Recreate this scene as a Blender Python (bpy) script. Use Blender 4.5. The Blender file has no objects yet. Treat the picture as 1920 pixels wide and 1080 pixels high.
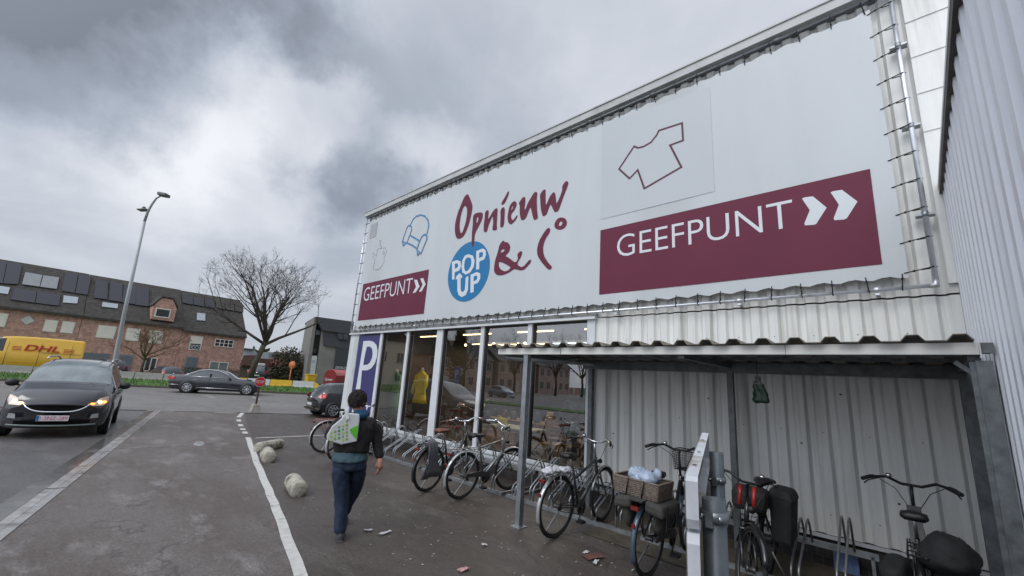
import bpy, bmesh, math, random
from mathutils import Vector, Matrix, Euler
random.seed(7)
R = math.radians
S = bpy.context.scene
COL = S.collection

# ------------------------------------------------------------------ camera
CAM_H = 1.8
FPX = 795.2                       # focal length in pixels of the 1920 px photograph
YAW, PITCH, ROLL = 0.76715946, 0.21918141, 0.06275493
_w = Vector((-math.sin(YAW)*math.cos(PITCH), math.cos(YAW)*math.cos(PITCH), math.sin(PITCH)))
_r0 = Vector((math.cos(YAW), math.sin(YAW), 0)); _u0 = _r0.cross(_w)
_r = _r0*math.cos(ROLL) + _u0*math.sin(ROLL); _u = -_r0*math.sin(ROLL) + _u0*math.cos(ROLL)
CAM = Vector((0, 0, CAM_H))
cd = bpy.data.cameras.new('camera'); cam = bpy.data.objects.new('camera', cd); COL.objects.link(cam)
m3 = Matrix((_r, _u, -_w)).transposed()
cam.matrix_world = Matrix.Translation(CAM) @ m3.to_4x4()
cd.sensor_width = 36; cd.lens = FPX/1920*36; cd.clip_end = 2000; cd.clip_start = .05
S.camera = cam

def ray(x, y): return _r*((x-960)/FPX) - _u*((y-540)/FPX) + _w
def gz(x, y, z=0.0):
    d = ray(x, y); return CAM + d*((z-CAM_H)/d.z)
def py(x, y, Y):
    d = ray(x, y); return CAM + d*(Y/d.y)
def px(x, y, X):
    d = ray(x, y); return CAM + d*(X/d.x)
def dep(x, y, t): return CAM + ray(x, y)*t
def onplane(x, y, p0, n):
    d = ray(x, y); return CAM + d*((p0-CAM).dot(n)/d.dot(n))

# ------------------------------------------------------------------ world, sun, exposure
SUN_EL, SUN_AZ = 46.0, 178.0      # azimuth measured clockwise from +Y
W = bpy.data.worlds.new('World'); S.world = W; W.use_nodes = True
nt = W.node_tree; N = nt.nodes; L = nt.links; N.clear()
def nd(t, **k):
    n = N.new(t)
    for a, b in k.items(): setattr(n, a, b)
    return n
def vm(op, a, b=None):
    n = nd('ShaderNodeVectorMath', operation=op)
    for i, v in enumerate((a, b)):
        if v is None: continue
        if isinstance(v, (tuple, Vector)): n.inputs[i].default_value = tuple(v)
        elif isinstance(v, float): n.inputs['Scale'].default_value = v
        else: L.new(v, n.inputs[i])
    return n
def mt(op, a, b=None, c=None, clamp=False):
    n = nd('ShaderNodeMath', operation=op, use_clamp=clamp)
    for i, v in enumerate((a, b, c)):
        if v is None: continue
        if isinstance(v, (int, float)): n.inputs[i].default_value = v
        else: L.new(v, n.inputs[i])
    return n.outputs[0]
tc = nd('ShaderNodeTexCoord'); D = tc.outputs['Generated']
sky = nd('ShaderNodeTexSky', sky_type='NISHITA', sun_disc=False, sun_elevation=R(SUN_EL), sun_rotation=R(SUN_AZ))
bg1 = nd('ShaderNodeBackground'); L.new(sky.outputs[0], bg1.inputs[0]); bg1.inputs[1].default_value = .1
nz = nd('ShaderNodeTexNoise'); nz.inputs['Scale'].default_value = 3.4; nz.inputs['Detail'].default_value = 7; nz.inputs['Roughness'].default_value = .6
L.new(D, nz.inputs['Vector'])
wv = vm('SUBTRACT', nz.outputs['Color'], (.5, .5, .5)); wv2 = vm('SCALE', wv.outputs[0]); wv2.inputs['Scale'].default_value = .40
dw = vm('ADD', D, wv2.outputs[0]); dn = vm('NORMALIZE', dw.outputs[0]).outputs[0]
sx = nd('ShaderNodeSeparateXYZ'); L.new(D, sx.inputs[0]); dz = sx.outputs[2]
# cloud deck coordinates: direction projected on a flat layer
zz = mt('ADD', mt('MAXIMUM', dz, 0.0), .16)
cx = nd('ShaderNodeCombineXYZ'); L.new(mt('DIVIDE', sx.outputs[0], zz), cx.inputs[0]); L.new(mt('DIVIDE', sx.outputs[1], zz), cx.inputs[1])
n2 = nd('ShaderNodeTexNoise'); n2.inputs['Scale'].default_value = 1.15; n2.inputs['Detail'].default_value = 8; n2.inputs['Roughness'].default_value = .56; n2.inputs['Distortion'].default_value = .35
L.new(cx.outputs[0], n2.inputs['Vector'])
val = mt('MULTIPLY_ADD', n2.outputs['Fac'], .66, .275)
BLOBS = [((0, 0), 16, -.30), ((110, 90), 15, -.26), ((190, 185), 6, -.26), ((60, 175), 7, -.10), ((300, 90), 10, -.12), ((430, 60), 9, -.08), ((820, 90), 12, -.07), ((560, 110), 6, -.11), ((640, 325), 6.0, -.24), ((700, 360), 4.5, -.12), ((600, 310), 4, -.10), ((850, 210), 10, -.06), ((770, 180), 5, -.06), ((960, 60), 12, -.02), ((650, 440), 5, -.06),
         ((310, 245), 8, .24), ((430, 230), 7, .16), ((560, 215), 6, .18), ((640, 240), 5, .18), ((60, 290), 10, .26), ((180, 310), 9, .16), ((300, 350), 12, .14), ((470, 330), 8, .10), ((810, 305), 4, .16), ((460, 80), 5, .08), ((1250, 60), 16, .12), ((60, 430), 10, -.06), ((440, 400), 7, .0), ((300, 440), 9, -.06)]
for (bx, by), rad, st in BLOBS:
    b = ray(bx, by).normalized()
    dt = nd('ShaderNodeVectorMath', operation='DOT_PRODUCT'); L.new(dn, dt.inputs[0]); dt.inputs[1].default_value = tuple(b)
    mr = nd('ShaderNodeMapRange', interpolation_type='SMOOTHSTEP'); L.new(dt.outputs['Value'], mr.inputs[0])
    mr.inputs[1].default_value = math.cos(R(rad*1.7)); mr.inputs[2].default_value = math.cos(R(rad*.25)); mr.inputs[3].default_value = 0; mr.inputs[4].default_value = st
    val = mt('ADD', val, mr.outputs[0])
cr = nd('ShaderNodeValToRGB'); L.new(val, cr.inputs[0])
e = cr.color_ramp.elements
e[0].position = .0; e[0].color = (.19, .21, .25, 1); e[1].position = 1.0; e[1].color = (.93, .95, 1.0, 1)
for p_, c_ in ((.28, (.315, .35, .42, 1)), (.50, (.465, .51, .59, 1)), (.74, (.69, .72, .785, 1))):
    k = e.new(p_); k.color = c_
# towards the horizon the deck closes to an even grey blue
hz = nd('ShaderNodeMapRange', interpolation_type='SMOOTHSTEP'); L.new(dz, hz.inputs[0]); hz.inputs[1].default_value = .0; hz.inputs[2].default_value = .28; hz.inputs[3].default_value = .8; hz.inputs[4].default_value = .0
mx = nd('ShaderNodeMixRGB'); L.new(hz.outputs[0], mx.inputs[0]); L.new(cr.outputs[0], mx.inputs[1]); mx.inputs[2].default_value = (.50, .535, .60, 1)
# sun side of the deck, unseen behind the camera, brightened to light the scene
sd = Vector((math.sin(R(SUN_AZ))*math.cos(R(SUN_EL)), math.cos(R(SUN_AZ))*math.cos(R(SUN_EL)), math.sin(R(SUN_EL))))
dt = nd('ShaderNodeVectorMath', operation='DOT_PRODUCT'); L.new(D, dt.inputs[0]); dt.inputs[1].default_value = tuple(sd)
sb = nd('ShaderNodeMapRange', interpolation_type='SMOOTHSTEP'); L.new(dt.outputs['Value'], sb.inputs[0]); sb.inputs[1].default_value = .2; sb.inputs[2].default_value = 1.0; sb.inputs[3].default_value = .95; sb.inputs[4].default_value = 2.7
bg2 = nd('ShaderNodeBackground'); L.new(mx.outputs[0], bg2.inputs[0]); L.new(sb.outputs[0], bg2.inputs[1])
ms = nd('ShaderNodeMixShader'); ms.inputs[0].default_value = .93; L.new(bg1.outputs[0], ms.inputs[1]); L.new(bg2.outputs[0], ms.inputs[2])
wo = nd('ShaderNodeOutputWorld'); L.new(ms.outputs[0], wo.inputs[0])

sl = bpy.data.lights.new('sun', 'SUN'); sl.energy = .9; sl.angle = R(25); sl.color = (1, .97, .93)
so = bpy.data.objects.new('sun', sl); COL.objects.link(so); so.rotation_euler = (-sd).to_track_quat('-Z', 'Y').to_euler()
S.view_settings.view_transform = 'Standard'; S.view_settings.look = 'None'; S.view_settings.exposure = 0.1; S.view_settings.gamma = 1

# ------------------------------------------------------------------ materials
_m = {}
def mat(name, col, rough=.6, metal=0.0, var=.12, sc=4.0, bump=0.0, bsc=None, col2=None, th=None, emit=None, es=0, coat=0, spec=None, stretch=None):
    """procedural surface: base colour broken up by noise, optional second colour in patches, optional bump"""
    if name in _m: return _m[name]
    m = bpy.data.materials.new(name); m.use_nodes = True; t = m.node_tree; b = t.nodes['Principled BSDF']
    col = tuple(col) + (1,)
    b.inputs['Roughness'].default_value = rough; b.inputs['Metallic'].default_value = metal
    if coat: b.inputs['Coat Weight'].default_value = coat; b.inputs['Coat Roughness'].default_value = .05
    if spec is not None: b.inputs['Specular IOR Level'].default_value = spec
    tcn = t.nodes.new('ShaderNodeTexCoord'); src = tcn.outputs['Object']
    if stretch:
        mp = t.nodes.new('ShaderNodeMapping'); mp.inputs['Scale'].default_value = stretch; t.links.new(src, mp.inputs[0]); src = mp.outputs[0]
    n = t.nodes.new('ShaderNodeTexNoise'); n.inputs['Scale'].default_value = sc; n.inputs['Detail'].default_value = 6; n.inputs['Roughness'].default_value = .6
    t.links.new(src, n.inputs['Vector'])
    r = t.nodes.new('ShaderNodeValToRGB'); t.links.new(n.outputs['Fac'], r.inputs[0])
    e = r.color_ramp.elements
    e[0].position = .3; e[1].position = .7
    e[0].color = tuple(c*(1-var) for c in col[:3]) + (1,); e[1].color = tuple(min(1, c*(1+var)) for c in col[:3]) + (1,)
    out = r.outputs[0]
    if col2 is not None:
        n3 = t.nodes.new('ShaderNodeTexNoise'); n3.inputs['Scale'].default_value = sc*.45; n3.inputs['Detail'].default_value = 5; t.links.new(src, n3.inputs['Vector'])
        mr = t.nodes.new('ShaderNodeMapRange'); t.links.new(n3.outputs['Fac'], mr.inputs[0]); th_ = th or .55; mr.inputs[1].default_value = th_; mr.inputs[2].default_value = th_+.15
        mm = t.nodes.new('ShaderNodeMixRGB'); t.links.new(mr.outputs[0], mm.inputs[0]); t.links.new(out, mm.inputs[1]); mm.inputs[2].default_value = tuple(col2) + (1,); out = mm.outputs[0]
    t.links.new(out, b.inputs['Base Color'])
    if bump:
        nb = t.nodes.new('ShaderNodeTexNoise'); nb.inputs['Scale'].default_value = bsc or sc*6; nb.inputs['Detail'].default_value = 4; t.links.new(src, nb.inputs['Vector'])
        bb = t.nodes.new('ShaderNodeBump'); bb.inputs['Strength'].default_value = bump; bb.inputs['Distance'].default_value = .02; t.links.new(nb.outputs['Fac'], bb.inputs['Height']); t.links.new(bb.outputs[0], b.inputs['Normal'])
    if emit: b.inputs['Emission Color'].default_value = tuple(emit) + (1,); b.inputs['Emission Strength'].default_value = es
    _m[name] = m; return m

def glass_mat(name, ior=1.6, tint=(.8, .84, .84)):
    if name in _m: return _m[name]
    m = bpy.data.materials.new(name); m.use_nodes = True; t = m.node_tree; t.nodes.clear()
    f = t.nodes.new('ShaderNodeFresnel'); f.inputs[0].default_value = ior
    g = t.nodes.new('ShaderNodeBsdfGlossy'); g.inputs['Roughness'].default_value = 0.0
    tr = t.nodes.new('ShaderNodeBsdfTransparent'); tr.inputs[0].default_value = tint + (1,)
    x = t.nodes.new('ShaderNodeMixShader'); o = t.nodes.new('ShaderNodeOutputMaterial')
    t.links.new(f.outputs[0], x.inputs[0]); t.links.new(tr.outputs[0], x.inputs[1]); t.links.new(g.outputs[0], x.inputs[2]); t.links.new(x.outputs[0], o.inputs[0])
    _m[name] = m; return m

# ------------------------------------------------------------------ mesh builder
class MB:
    def __init__(s): s.v = []; s.f = []; s.mi = []; s.sm = []
    def add(s, vs, fs, mi=0, smooth=False):
        o = len(s.v); s.v += [tuple(v) for v in vs]; s.f += [tuple(i+o for i in f) for f in fs]; s.mi += [mi]*len(fs); s.sm += [smooth]*len(fs); return s
    def hexa(s, p, mi=0):      # p: 4 bottom + 4 top corners
        return s.add(p, [(3, 2, 1, 0), (4, 5, 6, 7), (0, 1, 5, 4), (1, 2, 6, 5), (2, 3, 7, 6), (3, 0, 4, 7)], mi)
    def box(s, x0, x1, y0, y1, z0, z1, mi=0):
        return s.hexa([(x0, y0, z0), (x1, y0, z0), (x1, y1, z0), (x0, y1, z0), (x0, y0, z1), (x1, y0, z1), (x1, y1, z1), (x0, y1, z1)], mi)
    def bar(s, a, b, w, h, up=(0, 0, 1), mi=0):   # rectangular bar from a to b, w sideways, h along up
        a = Vector(a); b = Vector(b); d = (b-a).normalized(); side = d.cross(Vector(up))
        if side.length < 1e-4: side = d.cross(Vector((1, 0, 0)))
        side.normalize(); u = side.cross(d).normalized(); i, j = side*w/2, u*h/2
        return s.hexa([a-i-j, a+i-j, a+i+j, a-i+j, b-i-j, b+i-j, b+i+j, b-i+j], mi)
    def tube(s, pts, r, n=8, cap=True, mi=0, closed=False):
        pts = [Vector(p) for p in pts]; m = len(pts); rs = r if isinstance(r, (list, tuple)) else [r]*m
        vs = []; ref = None
        for i, p in enumerate(pts):
            a = pts[(i-1) % m] if (closed or i > 0) else p; b = pts[(i+1) % m] if (closed or i < m-1) else p
            d = (b-a).normalized()
            if ref is None: ref = d.orthogonal().normalized()
            ref = (ref - d*ref.dot(d))
            if ref.length < 1e-5: ref = d.orthogonal()
            ref.normalize(); q = d.cross(ref)
            for k in range(n):
                t = 2*math.pi*k/n; vs.append(p + (ref*math.cos(t)+q*math.sin(t))*rs[i])
        fs = []
        for i in range(m if closed else m-1):
            j = (i+1) % m
            for k in range(n): fs.append((i*n+k, i*n+(k+1) % n, j*n+(k+1) % n, j*n+k))
        s.add(vs, fs, mi, True)
        if cap and not closed:
            s.add([], [], mi); o = len(s.v)-len(vs)
            s.f += [tuple(o+k for k in reversed(range(n))), tuple(o+(m-1)*n+k for k in range(n))]; s.mi += [mi]*2; s.sm += [False]*2
        return s
    def ring(s, c, ax, R_, r, n=28, k=6, mi=0):  # torus
        c = Vector(c); ax = Vector(ax).normalized(); a = ax.orthogonal().normalized(); b = ax.cross(a)
        return s.tube([c+(a*math.cos(2*math.pi*i/n)+b*math.sin(2*math.pi*i/n))*R_ for i in range(n)], r, k, False, mi, True)
    def lathe(s, c, ax, prof, n=20, mi=0):       # prof: (radius, height along axis)
        c = Vector(c); ax = Vector(ax).normalized(); a = ax.orthogonal().normalized(); b = ax.cross(a); vs = []
        for (r, h) in prof:
            for i in range(n): t = 2*math.pi*i/n; vs.append(c+ax*h+(a*math.cos(t)+b*math.sin(t))*r)
        fs = [(j*n+i, j*n+(i+1) % n, (j+1)*n+(i+1) % n, (j+1)*n+i) for j in range(len(prof)-1) for i in range(n)]
        return s.add(vs, fs, mi, True)
    def poly(s, pts, mi=0): return s.add(pts, [tuple(range(len(pts)))], mi)
    def slab(s, pts, d, mi=0):                   # polygon extruded by vector d
        n = len(pts); d = Vector(d); p = [Vector(q) for q in pts]; vs = p+[q+d for q in p]
        return s.add(vs, [tuple(range(n)), tuple(reversed(range(n, 2*n)))]+[(i, (i+1) % n, n+(i+1) % n, n+i) for i in range(n)], mi)
    def sphere(s, c, rad, nu=12, nv=8, mi=0, jit=0):
        c = Vector(c); rad = Vector(rad) if not isinstance(rad, (int, float)) else Vector((rad,)*3); vs = []
        for j in range(nv+1):
            ph = math.pi*j/nv
            for i in range(nu):
                th = 2*math.pi*i/nu; k = 1+random.uniform(-jit, jit)
                vs.append(c+Vector((rad.x*math.sin(ph)*math.cos(th)*k, rad.y*math.sin(ph)*math.sin(th)*k, rad.z*math.cos(ph)*k)))
        return s.add(vs, [(j*nu+i, (j+1)*nu+i, (j+1)*nu+(i+1) % nu, j*nu+(i+1) % nu) for j in range(nv) for i in range(nu)], mi, True)
    def move(s, M):
        s.v = [tuple(M @ Vector(v)) for v in s.v]; return s
    def build(s, name, mats, parent=None, fix=True, bevel=0):
        me = bpy.data.meshes.new(name); me.from_pydata(s.v, [], s.f)
        for m in (mats if isinstance(mats, (list, tuple)) else [mats]): me.materials.append(m)
        me.polygons.foreach_set('material_index', s.mi); me.polygons.foreach_set('use_smooth', s.sm)
        if fix:
            b = bmesh.new(); b.from_mesh(me); bmesh.ops.recalc_face_normals(b, faces=b.faces); b.to_mesh(me); b.free()
        o = bpy.data.objects.new(name, me); COL.objects.link(o)
        if parent: o.parent = parent
        if bevel:
            bv = o.modifiers.new('bevel', 'BEVEL'); bv.width = bevel; bv.segments = 2; bv.limit_method = 'ANGLE'; bv.angle_limit = R(35)
        return o

_tx = {}
def crumple(o, strength=.02, size=.1, sub=2):
    k = round(size, 3)
    if k not in _tx: t = bpy.data.textures.new('folds', 'CLOUDS'); t.noise_scale = size; t.noise_depth = 2; _tx[k] = t
    if sub: s = o.modifiers.new('subd', 'SUBSURF'); s.levels = s.render_levels = sub
    d = o.modifiers.new('folds', 'DISPLACE'); d.texture = _tx[k]; d.strength = strength; d.mid_level = .5; d.texture_coords = 'LOCAL'
    for p in o.data.polygons: p.use_smooth = True
    return o
def tag(o, label=None, cat=None, group=None, kind=None):
    if label: o['label'] = label
    if cat: o['category'] = cat
    if group: o['group'] = group
    if kind: o['kind'] = kind
    return o
def thing(name, label, cat, loc=(0, 0, 0), rz=0, group=None):
    o = bpy.data.objects.new(name, None); COL.objects.link(o); o.location = loc; o.rotation_euler = (0, 0, rz); o.empty_display_size = .2
    return tag(o, label, cat, group)
_kids = {}
def copy_tree(o, parent=None, loc=None, rz=None, label=None):
    c = o.copy(); COL.objects.link(c)
    if parent: c.parent = parent
    if loc is not None: c.location = loc
    if rz is not None: c.rotation_euler = (0, 0, rz)
    if label: c['label'] = label
    for ch in [k for k in bpy.data.objects if k.parent == o]: copy_tree(ch, c)
    return c

# flat lettering and outlines: loops of (u, v) filled with holes -> mesh on a plane given by a function (u, v, lift) -> point
def fill(loops):
    cu = bpy.data.curves.new('tmp', 'CURVE'); cu.dimensions = '2D'; cu.fill_mode = 'BOTH'
    for lp in loops:
        sp = cu.splines.new('POLY'); sp.points.add(len(lp)-1); sp.use_cyclic_u = True
        for i, p in enumerate(lp): sp.points[i].co = (p[0], p[1], 0, 1)
    ob = bpy.data.objects.new('tmp', cu); me = bpy.data.meshes.new_from_object(ob)
    vs = [tuple(v.co[:2]) for v in me.vertices]; fs = [tuple(p.vertices) for p in me.polygons]
    bpy.data.objects.remove(ob); bpy.data.curves.remove(cu); bpy.data.meshes.remove(me)
    return vs, fs
def text(body, u0, u1, v0, v1, bold=0.0, space=1.0):
    cu = bpy.data.curves.new('tmp', 'FONT'); cu.body = body; cu.fill_mode = 'BOTH'; cu.offset = bold; cu.resolution_u = 4; cu.space_character = space
    ob = bpy.data.objects.new('tmp', cu); me = bpy.data.meshes.new_from_object(ob)
    vs = [tuple(v.co[:2]) for v in me.vertices]; fs = [tuple(p.vertices) for p in me.polygons]
    bpy.data.objects.remove(ob); bpy.data.curves.remove(cu); bpy.data.meshes.remove(me)
    xs = [v[0] for v in vs]; ys = [v[1] for v in vs]; a, b, c, d = min(xs), max(xs), min(ys), max(ys)
    return [(u0+(x-a)/(b-a)*(u1-u0), v0+(y-c)/(d-c)*(v1-v0)) for x, y in vs], fs
def ribbon(pts, w, closed=False):
    n = len(pts); A = []; B = []
    for i, p in enumerate(pts):
        a = pts[(i-1) % n] if (closed or i) else p; b = pts[(i+1) % n] if (closed or i < n-1) else p
        d1 = Vector((p[0]-a[0], p[1]-a[1])); d2 = Vector((b[0]-p[0], b[1]-p[1]))
        d1 = d1.normalized() if d1.length else d2.normalized(); d2 = d2.normalized() if d2.length else d1
        t = (d1+d2); t = t.normalized() if t.length > .01 else d1
        k = 1/max(.45, t.dot(d1)); nn = Vector((-t.y, t.x))*w/2*k
        A.append((p[0]+nn.x, p[1]+nn.y)); B.append((p[0]-nn.x, p[1]-nn.y))
    if closed:
        vs = A+B; fs = [(i, (i+1) % n, n+(i+1) % n, n+i) for i in range(n)]
    else:
        vs = A+B; fs = [(i, i+1, n+i+1, n+i) for i in range(n-1)]
    return vs, fs
def flat(mb, vf, fn, lift, mi=0):
    vs, fs = vf; mb.add([fn(u, v, lift) for u, v in vs], fs, mi); return mb
# ------------------------------------------------------------------ material library
WHITE_SHEET = mat('white_sheet', (.71, .71, .68), .42, var=.09, sc=1.6, col2=(.44, .44, .40), th=.57, stretch=(7, 7, .45), bump=.05, bsc=2)
GREY_SHEET = mat('grey_sheet', (.74, .76, .80), .4, var=.07, sc=1.5, col2=(.66, .68, .72), th=.55, stretch=(5, 5, .5))
WHITE_FRAME = mat('white_frame', (.58, .60, .61), .4, var=.06, sc=3, col2=(.38, .38, .35), th=.62)
DIRTY_TRIM = mat('dirty_trim', (.34, .35, .33), .6, var=.25, sc=5, col2=(.13, .13, .11), th=.52)
DARK_TRIM = mat('dark_trim', (.05, .047, .04), .6, var=.4, sc=6, col2=(.13, .12, .09), th=.6)
VINYL = mat('banner_vinyl', (.485, .51, .52), .45, var=.05, sc=.6, col2=(.43, .45, .45), th=.56, bump=.35, bsc=.9, stretch=(1.6, 1, .35))
MAROON = mat('maroon_print', (.125, .022, .045), .6, spec=.25, var=.08, sc=1.5)
BLUEP = mat('blue_print', (.0, .145, .33), .5, var=.05, sc=2)
BLUELINE = mat('blue_line_print', (.06, .19, .34), .5, var=.05)
PRINTW = mat('white_print', (.58, .61, .63), .5, var=.03)
GREYLINE = mat('grey_line_print', (.36, .35, .40), .5, var=.03)
PURPLE = mat('purple_print', (.040, .036, .135), .4, var=.06, sc=2)
GALV = mat('galvanised_steel', (.33, .35, .365), .42, .75, var=.22, sc=9, col2=(.20, .215, .22), th=.55)
GALV_MID = mat('stained_zinc', (.16, .175, .18), .5, .6, var=.3, sc=14, col2=(.24, .26, .265), th=.6)
GALV_DARK = mat('weathered_steel', (.15, .16, .165), .55, .6, var=.3, sc=12)
PIPE = mat('bright_pipe', (.62, .64, .67), .3, .7, var=.1, sc=8, col2=(.35, .34, .32), th=.62)
ROPE = mat('black_rope', (.012, .012, .012), .8)
BRICKD = None
def brick_mat(name, c1, c2, mortar, scale, rows=.5, bw=.5, bias=0.0, rough=.85, axis=None):
    m = bpy.data.materials.new(name); m.use_nodes = True; t = m.node_tree; b = t.nodes['Principled BSDF']; b.inputs['Roughness'].default_value = rough
    tcn = t.nodes.new('ShaderNodeTexCoord'); sp = t.nodes.new('ShaderNodeSeparateXYZ'); t.links.new(tcn.outputs['Object'], sp.inputs[0])
    ad = t.nodes.new('ShaderNodeMath'); ad.operation = 'ADD'; t.links.new(sp.outputs[0], ad.inputs[0]); t.links.new(sp.outputs[1], ad.inputs[1])
    cb = t.nodes.new('ShaderNodeCombineXYZ'); t.links.new(ad.outputs[0], cb.inputs[0]); t.links.new(sp.outputs[2], cb.inputs[1])
    k = t.nodes.new('ShaderNodeTexBrick'); k.inputs['Scale'].default_value = scale; k.inputs['Color1'].default_value = c1+(1,); k.inputs['Color2'].default_value = c2+(1,); k.inputs['Mortar'].default_value = mortar+(1,)
    k.inputs['Mortar Size'].default_value = .02; k.inputs['Bias'].default_value = bias; k.inputs['Brick Width'].default_value = bw; k.inputs['Row Height'].default_value = rows
    t.links.new(cb.outputs[0], k.inputs['Vector'])
    n = t.nodes.new('ShaderNodeTexNoise'); n.inputs['Scale'].default_value = 2.4; n.inputs['Detail'].default_value = 8; n.inputs['Roughness'].default_value = .7; t.links.new(tcn.outputs['Object'], n.inputs['Vector'])
    hs = t.nodes.new('ShaderNodeMapRange'); t.links.new(n.outputs['Fac'], hs.inputs[0]); hs.inputs[1].default_value = .3; hs.inputs[2].default_value = .7; hs.inputs[3].default_value = .58; hs.inputs[4].default_value = 1.5
    mm = t.nodes.new('ShaderNodeVectorMath'); mm.operation = 'SCALE'; t.links.new(k.outputs['Color'], mm.inputs[0]); t.links.new(hs.outputs[0], mm.inputs['Scale'])
    t.links.new(mm.outputs[0], b.inputs['Base Color']); return m
BRICK = brick_mat('red_brick', (.46, .25, .185), (.33, .18, .14), (.47, .38, .33), 2.6)
BRICK_DARK = brick_mat('dark_brick', (.045, .038, .036), (.03, .026, .026), (.075, .07, .065), 5)
TILES = brick_mat('roof_tiles', (.058, .05, .042), (.032, .029, .025), (.02, .018, .016), 3.0, .6, .45, rough=.8)
SLATE = mat('slate', (.05, .053, .057), .7, var=.2, sc=6)
SOLAR = mat('solar_glass', (.018, .019, .027), .45, var=.1, sc=3)
SHUT = mat('roller_shutter', (.80, .75, .66), .6, var=.05, sc=3)
CREAM = mat('cream_frame', (.70, .66, .58), .6, var=.06)
GREYDOOR = mat('grey_door', (.13, .15, .17), .5, var=.08)
DGLASS = mat('dark_window_glass', (.03, .035, .04), .06, var=.1, spec=.7)
SKYGLASS = mat('roof_window_glass', (.30, .33, .36), .12, var=.1, spec=.8)
CONC = mat('concrete', (.27, .265, .245), .85, var=.16, sc=3, col2=(.16, .155, .14), th=.56, bump=.25)
CONC_LIGHT = mat('pale_concrete', (.34, .315, .27), .85, var=.25, sc=6, col2=(.17, .15, .12), th=.53, bump=.5, bsc=22)
FACADE = mat('facade_concrete', (.20, .19, .175), .8, var=.08, sc=1.6, col2=(.165, .155, .145), th=.5)
PAINTW = mat('white_block_paint', (.50, .51, .50), .7, var=.12, sc=3, col2=(.34, .33, .29), th=.6)
PAINTY = mat('yellow_block_paint', (.66, .40, .025), .7, var=.15, sc=3, col2=(.4, .26, .05), th=.62)
BLACK = mat('black_plastic', (.012, .012, .013), .5)
RUBBER = mat('tyre_rubber', (.016, .016, .016), .8)
CHROME = mat('chrome', (.72, .73, .75), .18, 1.0, var=.04)
ALU = mat('brushed_aluminium', (.42, .43, .44), .35, .9, var=.08)
RED_LENS = mat('red_lens', (.45, .015, .01), .2, spec=.7)
SADDLEB = mat('brown_leather', (.15, .045, .022), .5, var=.2, sc=20)
FRAMEBLK = mat('black_enamel', (.012, .013, .015), .25, coat=.4)
FRAMESIL = mat('silver_enamel', (.32, .32, .31), .3, .6)
FRAMEGRY = mat('dark_green_grey_enamel', (.035, .045, .045), .3, coat=.4)
FRAMEBLU = mat('blue_grey_enamel', (.05, .075, .11), .3, coat=.4)
FRAMEPNK = mat('dusty_pink_enamel', (.42, .16, .17), .35)
FRAMERED = mat('red_enamel', (.50, .022, .018), .3, coat=.4)
FENDER = mat('silver_mudguard', (.50, .51, .51), .3, .6, var=.12, sc=10)
BARK = mat('bark', (.07, .06, .042), .9, var=.3, sc=8, col2=(.075, .085, .035), th=.55, bump=.5, bsc=30)
TWIG = mat('twigs', (.055, .045, .038), .9, var=.2)
GREEN = mat('grass_green', (.055, .13, .018), .9, var=.35, sc=5)
SOIL = mat('verge_soil', (.05, .042, .03), .95, var=.3, sc=3)
CANVAS = mat('dark_canvas', (.045, .044, .038), .85, var=.2, sc=20, bump=.3, bsc=60)
CANVAS_BLK = mat('black_canvas', (.014, .014, .015), .8, var=.2, sc=20, bump=.3, bsc=40)
CLOTHG = mat('grey_cloth', (.10, .098, .11), .9, var=.15, sc=20)

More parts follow.
